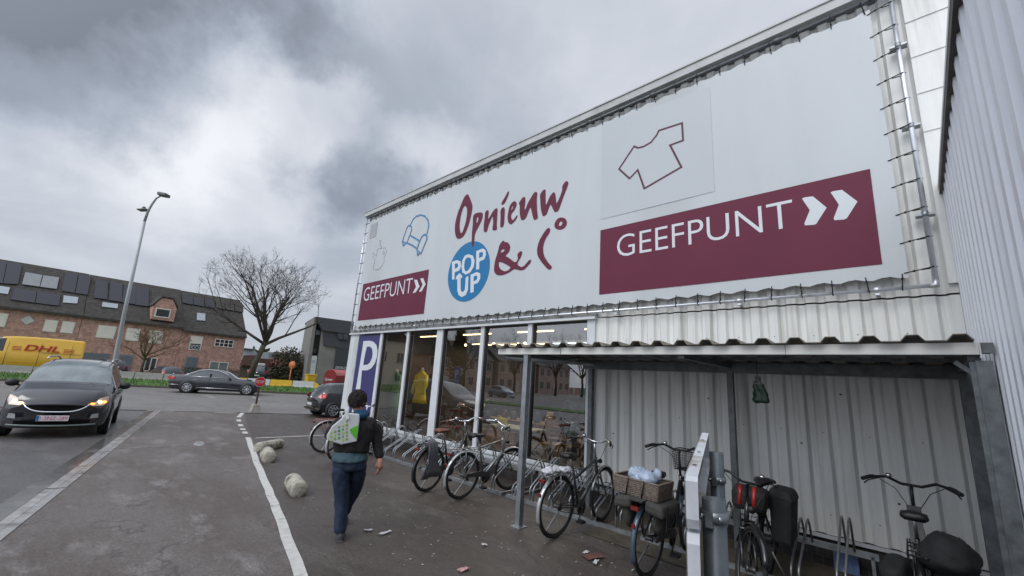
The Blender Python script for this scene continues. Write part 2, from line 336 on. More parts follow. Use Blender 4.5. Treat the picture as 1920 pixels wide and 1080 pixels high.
# ------------------------------------------------------------------ ground
def ground_mat(name, c1, c2, c3, r0, r1, wet=.5):
    m = bpy.data.materials.new(name); m.use_nodes = True; t = m.node_tree; b = t.nodes['Principled BSDF']
    tcn = t.nodes.new('ShaderNodeTexCoord'); src = tcn.outputs['Object']
    mp = t.nodes.new('ShaderNodeMapping'); mp.inputs['Rotation'].default_value = (0, 0, R(12)); mp.inputs['Scale'].default_value = (.45, 1.1, 1); t.links.new(src, mp.inputs[0])
    def noise(s, d, ro, vec): 
        n = t.nodes.new('ShaderNodeTexNoise'); n.inputs['Scale'].default_value = s; n.inputs['Detail'].default_value = d; n.inputs['Roughness'].default_value = ro; t.links.new(vec, n.inputs['Vector']); return n.outputs['Fac']
    def rng(f, a, b_, c=0, d=1):
        n = t.nodes.new('ShaderNodeMapRange'); t.links.new(f, n.inputs[0]); n.inputs[1].default_value = a; n.inputs[2].default_value = b_; n.inputs[3].default_value = c; n.inputs[4].default_value = d; return n.outputs[0]
    def mixc(f, a, b_):
        n = t.nodes.new('ShaderNodeMixRGB'); t.links.new(f, n.inputs[0])
        for i, v in ((1, a), (2, b_)):
            if isinstance(v, tuple): n.inputs[i].default_value = v+(1,)
            else: t.links.new(v, n.inputs[i])
        return n.outputs[0]
    big = noise(.7, 6, .6, mp.outputs[0]); mid = noise(1.7, 7, .72, mp.outputs[0]); fine = noise(38, 4, .85, src); grit = noise(160, 2, .8, src)
    c = mixc(rng(big, .42, .58), c1, c2); c = mixc(rng(mid, .52, .68, 0, .75), c, c3)
    g = t.nodes.new('ShaderNodeMath'); g.operation = 'MULTIPLY'; t.links.new(rng(fine, .32, .68, .5, 1.6), g.inputs[0]); t.links.new(rng(grit, .3, .8, .65, 1.6), g.inputs[1])
    sc_ = t.nodes.new('ShaderNodeVectorMath'); sc_.operation = 'SCALE'; t.links.new(c, sc_.inputs[0]); t.links.new(g.outputs[0], sc_.inputs['Scale'])
    # hairline cracks: edges of a warped cell pattern, kept only in patches
    wn = t.nodes.new('ShaderNodeTexNoise'); wn.inputs['Scale'].default_value = 1.5; wn.inputs['Detail'].default_value = 5; t.links.new(src, wn.inputs['Vector'])
    wa = t.nodes.new('ShaderNodeVectorMath'); wa.operation = 'ADD'; t.links.new(src, wa.inputs[0]); t.links.new(wn.outputs['Color'], wa.inputs[1])
    vo = t.nodes.new('ShaderNodeTexVoronoi'); vo.feature = 'DISTANCE_TO_EDGE'; vo.inputs['Scale'].default_value = .42; t.links.new(wa.outputs[0], vo.inputs['Vector'])
    ck = t.nodes.new('ShaderNodeMath'); ck.operation = 'MULTIPLY'; t.links.new(rng(vo.outputs['Distance'], .002, .008, .45, 0), ck.inputs[0]); t.links.new(rng(big, .45, .55), ck.inputs[1])
    fin = mixc(ck.outputs[0], sc_.outputs[0], (.015, .013, .012))
    t.links.new(fin, b.inputs['Base Color'])
    t.links.new(rng(mid, .35, .7, r0, r1), b.inputs['Roughness'])
    bp = t.nodes.new('ShaderNodeBump'); bp.inputs['Strength'].default_value = .35; bp.inputs['Distance'].default_value = .006; t.links.new(grit, bp.inputs['Height']); t.links.new(bp.outputs[0], b.inputs['Normal'])
    return m
ASPH = ground_mat('forecourt_asphalt', (.046, .0355, .029), (.062, .051, .044), (.10, .088, .08), .34, .75)
ASPH_LANE = ground_mat('lane_asphalt', (.076, .059, .050), (.105, .089, .081), (.21, .193, .19), .36, .7)
ASPH_ROAD = ground_mat('road_asphalt', (.13, .12, .113), (.155, .145, .138), (.19, .178, .165), .45, .75)
ASPH_LEFT = ground_mat('left_lane_asphalt', (.072, .067, .066), (.085, .08, .08), (.12, .11, .11), .34, .65)
LINE = mat('road_paint', (.50, .49, .46), .65, var=.15, sc=14, col2=(.16, .15, .14), th=.585, bump=.2)
LINE_WORN = mat('worn_road_paint', (.27, .26, .25), .7, var=.25, sc=8, col2=(.12, .11, .11), th=.50)
GUTTER = mat('gutter_concrete', (.27, .26, .255), .25, var=.3, sc=7, col2=(.11, .10, .10), th=.52)

def sheet(name, pts, z, m, kind='structure'):
    o = MB().poly([(p[0], p[1], z) for p in pts]).build(name, m); return tag(o, kind=kind)
gr = MB().poly([(-600, -600, 0), (600, -600, 0), (600, 600, 0), (-600, 600, 0)]).build('ground', SOIL); tag(gr, kind='structure')
RD = Vector((.36, .933, 0)).normalized(); RN = Vector((RD.y, -RD.x, 0))    # road direction and its normal towards us
K0 = gz(300, 771); K1 = gz(640, 779)
GL = gz(10, 715); GR_ = gz(590, 741)
gd = (GR_-GL).normalized()
kd = (K1-K0).normalized()
def along(p, d, s): return p+d*s
sheet('forecourt', [along(K0, kd, -75), along(K0, kd, 130), (90, 60), (90, -90)], .004, ASPH)
# main road, wide enough to carry on past both sides of the picture
sheet('road', [along(K0, kd, -75), along(K0, kd, 130), along(GL, gd, 140), along(GL, gd, -75)], .008, ASPH_ROAD)
# access lane to the left and right of the gutter
g0, g1 = gz(-260, 1196), gz(288, 777); w0, w1 = gz(563, 1080), gz(456, 773)
ldir = (g1-g0).normalized(); wd = (w1-w0).normalized()
kx = K0
def hit(p, d):      # intersection of a line with the near kerb
    n = Vector((kd.y, -kd.x, 0)); return p + d*((K0-p).dot(n)/d.dot(n))
sheet('lane', [along(g0, ldir, -25), hit(g0, ldir)-ldir*.02, hit(w0, wd)-wd*.02, along(w0, wd, -22)], .008, ASPH_LANE)
lk = along(K0, kd, -40)
sheet('left_lane', [along(g0, ldir, -25), hit(g0, ldir)-ldir*.02, lk-ldir*.02, along(lk, ldir, -50)], .0085, ASPH_LEFT)
# low kerb lip between the lane and the road
kb = MB()
kb.bar(along(K0, kd, -30)+Vector((0, 0, .0)), hit(g0, ldir)-kd*.35, .16, .05); kb.bar(hit(g0, ldir)+kd*.5, along(K0, kd, 60), .12, .036)
tag(kb.build('kerb', mat('dark_kerb', (.06, .055, .05), .8, var=.3, sc=5)), kind='structure')
# gutter: two flat halves falling to a channel
gn = Vector((-ldir.y, ldir.x, 0)); gm = MB(); ge = hit(g0, ldir); gs = along(g0, ldir, -8); nseg = 8
for i in range(nseg):
    a = gs.lerp(ge, i/nseg+.0012); b = gs.lerp(ge, (i+1)/nseg-.0012); j = random.uniform(-.002, .002)
    for s0, s1, h0, h1 in ((-.30, -.205, .018, .012), (-.20, -.105, .012, .017)):
        gm.hexa([a+gn*s0, b+gn*s0, b+gn*s1, a+gn*s1, a+gn*s0+Vector((0, 0, h0+j)), b+gn*s0+Vector((0, 0, h0+j)), b+gn*s1+Vector((0, 0, h1+j)), a+gn*s1+Vector((0, 0, h1+j))])
gm.move(Matrix.Translation(gn*.2)); tag(gm.build('gutter', GUTTER), kind='structure')
sheet('wet_edge', [gs-gn*.0+gn*.10, ge+gn*.10, ge+gn*.30, gs+gn*.34], .0125, mat('wet_concrete', (.085, .08, .077), .2, var=.3, sc=4, col2=(.16, .155, .15), th=.55))
# road markings (each an even sheet just above the asphalt)
def mark(mb, a, b, w, z=.0125):
    a = Vector((a.x, a.y, 0)); b = Vector((b.x, b.y, 0)); d = (b-a).normalized(); s = Vector((-d.y, d.x, 0))*w/2
    mb.poly([(p.x, p.y, z) for p in (a-s, a+s, b+s, b-s)])
mk = MB()
for (a, b, w) in [((275, 739), (320, 740.2), .15), ((218.8, 747.5), (270, 749), .15), ((336.5, 750), (379, 751.3), .15), ((383.3, 741), (400, 746.3), .35), ((403, 742.5), (472, 745), .2),
                  ((471, 744.2), (488.5, 750), .25), ((423, 753), (571, 755.8), .12), ((494, 745.2), (510, 745.8), .15), ((540, 746.3), (568, 747.7), .15), ((485, 761), (526, 757.2), .18), ((500, 763.3), (546, 763), .14), ((533, 760), (544, 763), .16),
                  ((0, 722), (30, 720.5), .15), ((60, 729), (110, 731), .15), ((566, 774), (581, 774.6), .3), ((150, 734), (200, 736), .15)]:
    mark(mk, gz(*a), gz(*b), w)
tag(mk.build('road_markings', LINE_WORN), kind='structure')
wl = MB(); P_ = [gz(*p) for p in ((464.5, 821), (480, 865), (503, 920), (520, 961), (563, 1080))]
P_.append(P_[-1]+(P_[-1]-P_[-2])*2)
for i in range(len(P_)-1):
    a, b = P_[i], P_[i+1]; n = 6
    for k in range(n):
        j0 = math.sin((i*n+k)*1.7)*.006; j1 = math.sin((i*n+k+1)*1.7)*.006; s = Vector((-wd.y, wd.x, 0)); p, q = a.lerp(b, k/n), a.lerp(b, (k+1)/n)
        wl.poly([(v.x, v.y, .0125) for v in (p-s*(.055+j0), p+s*(.055-j0), q+s*(.055-j1), q-s*(.055+j1))])
for a, b in (((455.5, 774), (447, 783)), ((446.8, 787), (448.5, 791)), ((450, 796), (452, 800)), ((454, 804), (456, 807)), ((458, 810), (460.3, 814))): mark(wl, gz(*a), gz(*b), .13)
mark(wl, gz(478, 822.3), gz(640, 815.5), .09)
mark(wl, gz(402, 773.4), gz(444, 774.6), .3)
tag(wl.build('lane_line', LINE), kind='structure')
st = MB(); mark(st, gz(225, 842), gz(330, 836), .05, .0128); mark(st, gz(332, 836), gz(410, 829), .04, .0128)
st.poly([(p.x, p.y, .013) for p in (gz(361, 836), gz(366, 829), gz(380, 829), gz(384, 834), gz(374, 838))]); tag(st.build('asphalt_repair', LINE_WORN), kind='structure')
# verge: soil edge, grass bank, with grass blades
gn2 = Vector((-gd.y, gd.x, 0)); va, vb = along(GL, gd, -75), along(GL, gd, 140)
vg = MB(); secs = ((0, .0, 0), (.05, .12, 0), (.35, .13, 0), (2.5, .40, 1), (3.4, .42, 1), (16, .45, 1))
for (o0, h0, _), (o1, h1, mi) in zip(secs[:-1], secs[1:]):
    a0, b0, b1, a1 = va+gn2*o0, vb+gn2*o0, vb+gn2*o1, va+gn2*o1
    vg.poly([(a0.x, a0.y, h0+.01), (b0.x, b0.y, h0+.01), (b1.x, b1.y, h1+.01), (a1.x, a1.y, h1+.01)], mi)
tag(vg.build('grass_verge', [SOIL, GREEN]), kind='structure')
gb = MB()
for i in range(9000):
    s = random.uniform(-14, 34) if i > 2500 else random.uniform(-75, 130); o = random.uniform(.3, 2.7); p = along(GL, gd, s)+gn2*o; z = .13+(o-.35)/2.15*.27
    h = random.uniform(.05, .17); a = random.uniform(0, 6.28); w = .03; q = Vector((math.cos(a), math.sin(a), 0))*w; t = Vector((random.uniform(-.05, .05), random.uniform(-.05, .05), h))
    gb.poly([(p.x-q.x, p.y-q.y, z), (p.x+q.x, p.y+q.y, z), (p.x+t.x, p.y+t.y, z+t.z)])
tag(gb.build('grass', mat('grass_blades', (.062, .125, .026), .8, var=.35, sc=2), fix=False), 'short green grass along the far road edge', 'grass', kind='stuff')

# ------------------------------------------------------------------ shop building (wall plane at Y = 6.4)
WY = 6.4; BX0, BX1 = -13.15, .40
def corr_x(mb, x0, x1, z0, z1, y, pitch=.214, dp=.042, rec=.055, sl=.03, mi=0):
    """trapezoid sheet along X facing -Y; narrow grooves go back by dp"""
    pts = [(x0, 0)]; x = math.ceil(x0/pitch)*pitch
    while x+rec+2*sl < x1:
        if x > x0: pts += [(x, 0), (x+sl, dp), (x+sl+rec, dp), (x+2*sl+rec, 0)]
        x += pitch
    pts.append((x1, 0)); n = len(pts)
    vs = [(a, y+b, z0) for a, b in pts]+[(a, y+b, z1) for a, b in pts]
    mb.add(vs, [(i, i+1, n+i+1, n+i) for i in range(n-1)], mi)
shop = thing('shop_building', 'white corrugated shop hall with a row of large windows and a huge banner', 'building', (BX0, WY, 0))
def sp(mb, name, m, **k):
    o = mb.move(Matrix.Translation((-BX0, -WY, 0))).build(name, m, shop, **k); return o
c = MB(); corr_x(c, -4.05, BX1+2.5, .34, 3.0, WY)
for z in (.55, 1.45, 2.6):
    x = -3.9
    while x < .3: c.box(x-.005, x+.005, WY-.005, WY-.001, z-.005, z+.005, 1); x += .428
for z, x in ((1.1, -3.7), (1.75, -2.2), (1.9, -.7), (1.3, -1.13), (.8, -.3)): c.box(x-.010, x+.012, WY-.004, WY-.001, z-.008, z+.01, 1)
c_ = c; c = MB(); corr_x(c, -4.05, -4.04, .34, .35, WY+.01); c = c_; corr_x(c, BX0, BX1+2.5, 3.02, 6.96, WY)
corr_x(c, BX1+.0, BX1+2.5, 6.98, 9.0, WY)
sp(c, 'wall_cladding', [WHITE_SHEET, DARK_TRIM])
# smooth flashing strip right of the banner, with panel seams
c = MB().box(.33, 3.0, WY-.05, WY-.012, 3.12, 9.4)
for z in (4.92, 5.42, 5.92, 6.42): c.box(.33, 3.0, WY-.062, WY-.05, z, z+.008)
sp(c, 'flashing_panel', WHITE_SHEET)
c = MB().box(BX0, -11.32, WY+.0, WY+.12, .0, .30).box(-4.05, .40, WY+.015, WY+.14, 0, .34).box(-11.32, -4.05, WY+.03, WY+.16, 0, .28); sp(c, 'plinth', BRICK_DARK)
c = MB().box(-4.1, .40, WY-.03, WY+.0, .30, .335); sp(c, 'base_flashing', WHITE_FRAME)
# eaves trim on top
c = MB().box(BX0-.05, .75, WY-.16, WY+.3, 6.99, 7.13).box(BX0-.06, .75, WY-.18, WY+.3, 7.131, 7.155); sp(c, 'eaves_trim', mat('eaves_sheet', (.44, .45, .44), .5, var=.12, sc=3, col2=(.25, .26, .24), th=.6))
c = MB().box(BX0, -12.95, WY+.1, 24, 0, 6.98); c.box(-11.0, 3, 22, 24, 0, 6.98); c.box(-11.0, 3, WY+.12, 22, 3.3, 6.98).box(BX0, BX0+.12, WY-.02, WY+.1, 2.9, 6.98); 
sp(c, 'side_wall', GREY_SHEET)
# header ledge between banner and windows
c = MB().box(BX0-.02, -4.02, WY-.11, WY+.02, 2.975, 3.02); sp(c, 'window_header', WHITE_FRAME)
c = MB().box(BX0-.02, -4.02, WY-.07, WY+.0, 3.022, 3.085); sp(c, 'dirty_ledge', DIRTY_TRIM)
# frames: corner panel, mullions, sill
FX = [(-13.15, -12.62), (-11.33, -11.2), (-9.94, -9.83), (-8.61, -8.37), (-7.0, -6.89), (-5.61, -5.50), (-4.21, -4.05)]
for a, b in FX: 
    c = MB().box(a, b, WY-.05, WY+.08, .44, 2.974)
    if b-a > .5: c.box(a, b, WY-.052, WY+.05, .30, .439); [c.box(x, x+.015, WY-.062, WY-.05, .30, 2.97) for x in (a+.30, a+.40, a+.47)]
    sp(c, 'window_post', WHITE_FRAME)
c = MB().box(-12.6, -4.05, WY-.09, WY+.08, .38, .438).box(-12.6, -4.05, WY-.05, WY+.08, .28, .378).box(-12.6, -4.05, WY-.065, WY-.05, .31, .345); sp(c, 'window_sill', WHITE_FRAME)
SHOPGLASS = glass_mat('shop_glass', 3.3, (.80, .84, .83))
for a, b in zip(FX[1:-1], FX[2:]):
    c = MB().poly([(a[1]+.03, WY+.03, .47), (b[0]-.03, WY+.03, .47), (b[0]-.03, WY+.03, 2.95), (a[1]+.03, WY+.03, 2.95)]); sp(c, 'window_pane', SHOPGLASS, fix=False)
    c = MB()
    for x0, x1 in ((a[1], a[1]+.032), (b[0]-.032, b[0])): c.box(x0, x1, WY-.01, WY+.06, .441, 2.972)
    c.box(a[1]+.033, b[0]-.033, WY-.01, WY+.06, 2.94, 2.972).box(a[1]+.033, b[0]-.033, WY-.01, WY+.06, .441, .47)
    sp(c, 'window_seal', BLACK)
# interior shell
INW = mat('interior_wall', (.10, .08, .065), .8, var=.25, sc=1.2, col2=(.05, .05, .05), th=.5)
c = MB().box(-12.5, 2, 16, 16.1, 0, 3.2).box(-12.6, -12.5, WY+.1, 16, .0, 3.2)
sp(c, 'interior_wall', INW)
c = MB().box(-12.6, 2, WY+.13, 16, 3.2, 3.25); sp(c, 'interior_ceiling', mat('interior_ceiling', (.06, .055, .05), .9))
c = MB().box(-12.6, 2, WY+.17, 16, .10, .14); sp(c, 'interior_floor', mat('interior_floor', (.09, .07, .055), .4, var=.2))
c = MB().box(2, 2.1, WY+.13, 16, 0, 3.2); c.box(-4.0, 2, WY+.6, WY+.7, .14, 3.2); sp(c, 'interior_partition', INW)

sheet('paving_strip', [(-3.3, 4.98), (.4, 4.98), (.4, 6.4), (-3.3, 6.4)], .011, mat('dirty_paving', (.085, .07, .05), .7, var=.35, sc=4, bump=.3))
# parking banner with the P
pb = thing('parking_banner', 'tall purple banner with a white letter P beside the shop windows', 'banner', (-12.0, WY-.03, 1.0))
def spb(mb, name, m): return mb.move(Matrix.Translation((12.0, -(WY-.03), -1.0))).build(name, m, pb)
spb(MB().box(-12.6, -11.33, WY-.036, WY-.02, .445, 2.94), 'banner_sheet', PURPLE)
f = lambda Y: (lambda u, v, l: (u, Y-l, v))
def pxz(x, y, Y): p = py(x, y, Y); return (p.x, p.z)
z2 = lambda pts, ox, oy, s, Y=WY-.04: [pxz(ox+a/s, oy+b/s, Y) for a, b in pts]
Pout = [(333, 478), (430, 470), (490, 490), (530, 540), (545, 620), (535, 720), (500, 820), (450, 885), (390, 915), (312, 915), (290, 1150), (252, 1500), (232, 1650), (140, 1650), (165, 1500), (235, 1100), (300, 700)]
Pin = [(385, 560), (430, 558), (462, 590), (472, 650), (462, 730), (430, 800), (390, 832), (330, 836), (352, 700)]
c = flat(MB(), fill([z2(Pout, 640, 580, 8), z2(Pin, 640, 580, 8)]), f(WY-.04), .004); spb(c, 'letter', PRINTW)

# ------------------------------------------------------------------ the big banner
BY = 6.28
ban = thing('shop_banner', 'huge white vinyl banner with shop name and two maroon boxes laced to pipes', 'banner', (-6.4, BY, 3.2))
def sb_(mb, name, m, **k): return mb.move(Matrix.Translation((6.4, -BY, -3.2))).build(name, m, ban, **k)
bx0, bx1, bz0, bz1 = -12.86, .03, 3.215, 6.76
vs = []; nx, nz_ = 170, 14; thk = .004
for j in range(nz_+1):
    for i in range(nx+1):
        u = i/nx; v = j/nz_; x = bx0+(bx1-bx0)*u; z = bz0+(bz1-bz0)*v
        ed = max(0, 1-abs(v-.0)*12)+max(0, 1-abs(1-v)*12); sc_ = (math.cos(x/.30*2*math.pi))
        z += (-.018*sc_*(1 if v < .5 else -1)+.0)*(1 if j in (0, nz_) else 0)
        vs.append((x, BY+.003*math.sin(x*2.1+v*3)*(.4+.6*ed), z))
c = MB(); c.add(vs, [(j*(nx+1)+i, j*(nx+1)+i+1, (j+1)*(nx+1)+i+1, (j+1)*(nx+1)+i) for j in range(nz_) for i in range(nx)], 0, False)
o = sb_(c, 'banner_sheet', VINYL); so_ = o.modifiers.new('thickness', 'SOLIDIFY'); so_.thickness = .003; so_.offset = 1 if False else -1
BP = BY-.009
fb = f(BP)
lift = [0.0]
def nl(): lift[0] += .0006; return lift[0]
def q(pts, ox=0, oy=0, s=1): return [pxz(ox+a/s, oy+b/s, BP) for a, b in pts]
for rc in ([(-3.925, 3.39), (-.176, 3.387), (-.172, 4.585), (-3.92, 4.58)], [(-12.70, 3.40), (-9.15, 3.393), (-9.13, 4.58), (-12.66, 4.585)]):
    sb_(MB().poly([fb(u, v, 0) for u, v in rc]), 'maroon_box', MAROON)
c = MB(); c.poly([fb(u, v, .0) for u, v in ((-3.92, 4.79), (-1.95, 4.79), (-1.95, 6.6), (-3.92, 6.7))]); sb_(c, 'overlay_patch', mat('vinyl_patch', (.462, .487, .50), .45, var=.03, sc=.6))
c = MB(); c.poly([fb(u, v, .0) for u, v in ((-12.70, 6.12), (-12.28, 6.12), (-12.28, 6.62), (-12.70, 6.62))]); sb_(c, 'grey_mark', mat('grey_mark', (.33, .34, .35), .5))
# GEEFPUNT twice, with double arrow
c = MB()
a0, a1 = pxz(1157, 460, BP)[0], pxz(1487, 400, BP)[0]; zb, zt = pxz(1194.4, 475.2, BP)[1], pxz(1193.7, 435.6, BP)[1]
flat(c, text('GEEFPUNT', a0, a1, zb-.01, zt+.01, -.008), fb, .001)
for ch in ([(1090, 520), (1103, 513), (1145, 508), (1215, 565), (1162, 648), (1150, 652), (1105, 655), (1102, 645), (1130, 578)], [(1235, 488), (1248, 482), (1292, 475), (1371, 534), (1318, 618), (1305, 625), (1255, 629), (1250, 620), (1277, 550)]):
    flat(c, fill([q(ch, 1100, 180, 2.7)]), fb, .001)
sb_(c, 'white_lettering', PRINTW); c = MB()
a0, a1 = pxz(683.1, 548, BP)[0], pxz(773.5, 530, BP)[0]; zb, zt = pxz(693.5, 562.1, BP)[1], pxz(693.5, 538.4, BP)[1]
flat(c, text('GEEFPUNT', a0, a1, zb-.01, zt+.01, -.008), fb, .001)
for ch in ([(393, 690), (412, 690), (427, 733), (402, 770), (384, 775), (405, 735)], [(432, 684), (450, 678), (466, 718), (441, 763), (424, 768), (447, 720)]):
    flat(c, fill([q(ch, 660, 320, 3.374)]), fb, .001)
sb_(c, 'white_lettering', PRINTW)
# blue disc with POP UP
cc = pxz(878.8, 508, BP); rx = (pxz(918.8, 492, BP)[0]-pxz(838.8, 530, BP)[0])/2; x_c = (pxz(918.8, 492, BP)[0]+pxz(838.8, 530, BP)[0])/2
zt, zb = pxz(894, 450, BP)[1], pxz(868, 566, BP)[1]; zc = (zt+zb)/2; rz_ = (zt-zb)/2
c = MB().poly([fb(x_c+rx*math.cos(t*math.pi/32), zc+rz_*math.sin(t*math.pi/32), .0) for t in range(64)]); sb_(c, 'blue_disc', BLUEP)
c = MB(); s6 = (830, 400, 6)
flat(c, fill([q([(105, 545), (160, 525), (200, 540), (208, 590), (190, 640), (135, 665), (133, 740), (107, 747)], *s6), q([(137, 570), (165, 560), (176, 580), (170, 608), (137, 625)], *s6)]), fb, .001)
flat(c, fill([q([(378, 425), (450, 395), (485, 415), (487, 470), (470, 515), (412, 545), (412, 625), (378, 637)], *s6), q([(410, 445), (445, 432), (455, 450), (450, 485), (410, 505)], *s6)]), fb, .001)
flat(c, fill([q([(290, 460), (340, 475), (360, 530), (350, 600), (310, 665), (260, 690), (222, 665), (212, 600), (222, 530), (250, 475)], *s6), q([(290, 495), (318, 505), (325, 550), (315, 600), (285, 645), (260, 655), (245, 630), (242, 580), (252, 525), (270, 500)], *s6)]), fb, .001)
flat(c, fill([q([(148, 745), (150, 715), (190, 672), (222, 705), (218, 730), (203, 725), (203, 850), (210, 880), (230, 885), (250, 860), (260, 720), (290, 705), (285, 860), (260, 920), (215, 942), (180, 920), (165, 870), (165, 740)], *s6)]), fb, .0015)
flat(c, fill([q([(315, 690), (385, 660), (422, 675), (424, 730), (400, 780), (350, 800), (348, 885), (312, 897)], *s6), q([(348, 712), (380, 698), (392, 715), (385, 745), (348, 768)], *s6)]), fb, .001)
sb_(c, 'disc_lettering', PRINTW)
# brush lettering
def smooth(pts, it=1):
    for _ in range(it):
        n = len(pts); pts = [p for i in range(n) for p in ((pts[i][0]*.78+pts[(i+1) % n][0]*.22, pts[i][1]*.78+pts[(i+1) % n][1]*.22), (pts[i][0]*.22+pts[(i+1) % n][0]*.78, pts[i][1]*.22+pts[(i+1) % n][1]*.78))]
    return pts
s8 = (840, 330, 8)
GL_ = [([(290, 270), (310, 285), (365, 430), (368, 470), (345, 600), (310, 740), (240, 905), (160, 950), (120, 920), (102, 830), (108, 700), (150, 540), (200, 420), (245, 310)], [(255, 440), (285, 480), (288, 560), (265, 700), (215, 850), (195, 860), (178, 820), (172, 730), (190, 600), (225, 480)]),
 ([(395, 575), (430, 552), (500, 545), (522, 560), (520, 620), (495, 690), (410, 850), (400, 900), (388, 1060), (355, 1060), (358, 860), (375, 700), (372, 640), (378, 600)], [(440, 615), (456, 620), (455, 660), (436, 705), (426, 700), (428, 650)]),
 ([(555, 545), (590, 508), (612, 520), (600, 640), (610, 640), (680, 520), (722, 480), (745, 490), (738, 600), (730, 720), (735, 790), (725, 810), (680, 820), (665, 800), (680, 690), (668, 600), (660, 610), (600, 760), (588, 830), (555, 846), (538, 835), (535, 740), (550, 640)],),
 ([(785, 510), (825, 465), (850, 475), (850, 560), (838, 750), (795, 775), (782, 755), (790, 620)],),
 ([(800, 405), (870, 290), (900, 225), (918, 235), (900, 300), (850, 410), (805, 435)],),
 ([(900, 560), (920, 460), (960, 395), (1000, 375), (1030, 395), (1025, 450), (990, 520), (945, 570), (945, 620), (965, 665), (990, 650), (1035, 585), (1048, 600), (1000, 680), (940, 728), (905, 700), (893, 630)], [(965, 450), (975, 448), (978, 470), (955, 512), (945, 500)]),
 ([(1060, 405), (1130, 308), (1160, 320), (1160, 370), (1145, 510), (1160, 505), (1200, 400), (1260, 300), (1290, 250), (1320, 235), (1340, 250), (1330, 350), (1335, 520), (1350, 635), (1295, 662), (1280, 640), (1250, 510), (1240, 465), (1225, 480), (1165, 640), (1110, 662), (1095, 655), (1075, 560), (1078, 440)],),
 ([(1378, 280), (1430, 205), (1465, 200), (1462, 290), (1465, 430), (1480, 425), (1530, 300), (1580, 240), (1610, 255), (1625, 415), (1640, 400), (1700, 260), (1715, 200), (1712, 150), (1770, 70), (1808, 90), (1800, 140), (1740, 290), (1690, 430), (1655, 525), (1605, 545), (1590, 525), (1545, 430), (1535, 425), (1490, 540), (1480, 575), (1430, 605), (1415, 590), (1390, 480), (1385, 350)],),
 ([(1700, 618), (1760, 635), (1787, 690), (1770, 755), (1720, 800), (1650, 805), (1600, 775), (1597, 710), (1640, 640)], [(1695, 680), (1718, 690), (1715, 720), (1690, 750), (1665, 750), (1662, 725), (1675, 690)])]
c = MB()
for g in GL_: flat(c, fill([smooth(q(lp, *s8)) for lp in g]), fb, .0025)
flat(c, fill([smooth(q([(1195, 160), (1213, 180), (1200, 220), (1160, 280), (1130, 360), (1130, 440), (1150, 500), (1195, 565), (1232, 600), (1215, 630), (1190, 632), (1165, 610), (1110, 545), (1068, 480), (1060, 410), (1080, 320), (1130, 230), (1170, 175)], *s6))]), fb, .0025)
flat(c, fill([smooth(q(lp, *s6)) for lp in ([(685, 300), (700, 325), (735, 325), (762, 370), (750, 430), (700, 480), (740, 495), (820, 560), (850, 510), (838, 465), (870, 425), (897, 430), (885, 480), (835, 565), (860, 595), (890, 605), (920, 590), (975, 520), (997, 525), (985, 560), (920, 630), (880, 642), (830, 630), (800, 625), (740, 670), (660, 700), (600, 690), (577, 650), (580, 590), (592, 520), (620, 440), (640, 350)], [(690, 402), (700, 415), (680, 435), (655, 445), (655, 420), (670, 405)], [(632, 540), (690, 560), (770, 605), (740, 640), (700, 655), (650, 630), (630, 590)])]), fb, .0025)
sb_(c, 'brush_lettering', MAROON)
c = MB(); flat(c, ribbon(q([(155, 722), (365, 405), (420, 428), (500, 408), (600, 350), (680, 250), (712, 185), (850, 140), (1035, 80), (1050, 322), (868, 390), (1025, 695), (508, 995), (416, 735), (302, 855)], 1140, 220, 7.45), .033, True), fb, .003); sb_(c, 'shirt_outline', mat('plum_line_print', (.075, .012, .03), .5))
c = MB(); sa = (670, 390, 8.307); k_ = 0
for pts, cl in (([(825, 268), (845, 220), (870, 175), (915, 130), (985, 108), (1050, 125), (1100, 190), (1112, 280), (1080, 410)], 0), ([(700, 522), (740, 400), (775, 300), (805, 270), (840, 285), (845, 340), (770, 550)], 1), ([(925, 655), (960, 540), (1000, 450), (1040, 412), (1078, 425), (1085, 480), (990, 710)], 1),
                ([(820, 425), (890, 465), (970, 515)], 0), ([(775, 545), (850, 578), (925, 630)], 0), ([(705, 545), (715, 588), (745, 560)], 0), ([(930, 690), (940, 735), (972, 708)], 0)):
    k_ += 1; flat(c, ribbon(q(pts, *sa), .045, bool(cl)), fb, .001+.0007*k_)
sb_(c, 'armchair_outline', BLUELINE)
c = MB()
for k_, (pts, cl) in enumerate((([(380, 628), (355, 555), (368, 505), (345, 505), (338, 530), (378, 625)], 0), ([(378, 625), (340, 630), (315, 640), (305, 690), (290, 750), (245, 690), (245, 760), (270, 810), (250, 900), (245, 945), (290, 965), (350, 940), (395, 880), (415, 830), (415, 770), (445, 710), (450, 650), (430, 615), (400, 630)], 0), ([(405, 670), (425, 685), (415, 725), (395, 715)], 1))):
    flat(c, ribbon(q(pts, *sa), .016, bool(cl)), fb, .001+.0007*k_)
sb_(c, 'teapot_outline', GREYLINE)
# pipe frame and lacing
fx0, fx1, fz0, fz1, fy = -13.05, .235, 3.09, 6.90, BY-.01
c = MB().tube([(fx0, fy, fz0), (fx0, fy, fz1)], .022, 10); sb_(c, 'frame_pipe', PIPE)
c = MB().tube([(fx1, fy, fz0+.03), (fx1, fy, fz1+.3)], .026, 10); sb_(c, 'frame_pipe', PIPE)
c = MB().tube([(fx0, fy, fz0), (fx1-.0, fy, fz0)], .022, 10); c.tube([(fx1-.05, fy, fz0), (fx1, fy, fz0), (fx1, fy, fz0+.05)], .032, 10)
for x in (-12.5, -9.5, -6.6, -3.6, -1.7, -.25): c.tube([(x-.035, fy, fz0), (x+.035, fy, fz0)], .033, 10); c.box(x-.02, x+.02, fy, WY, fz0-.06, fz0-.02)
sb_(c, 'frame_pipe', PIPE)
c = MB().tube([(fx0, fy, fz1), (fx1, fy, fz1)], .024, 10)
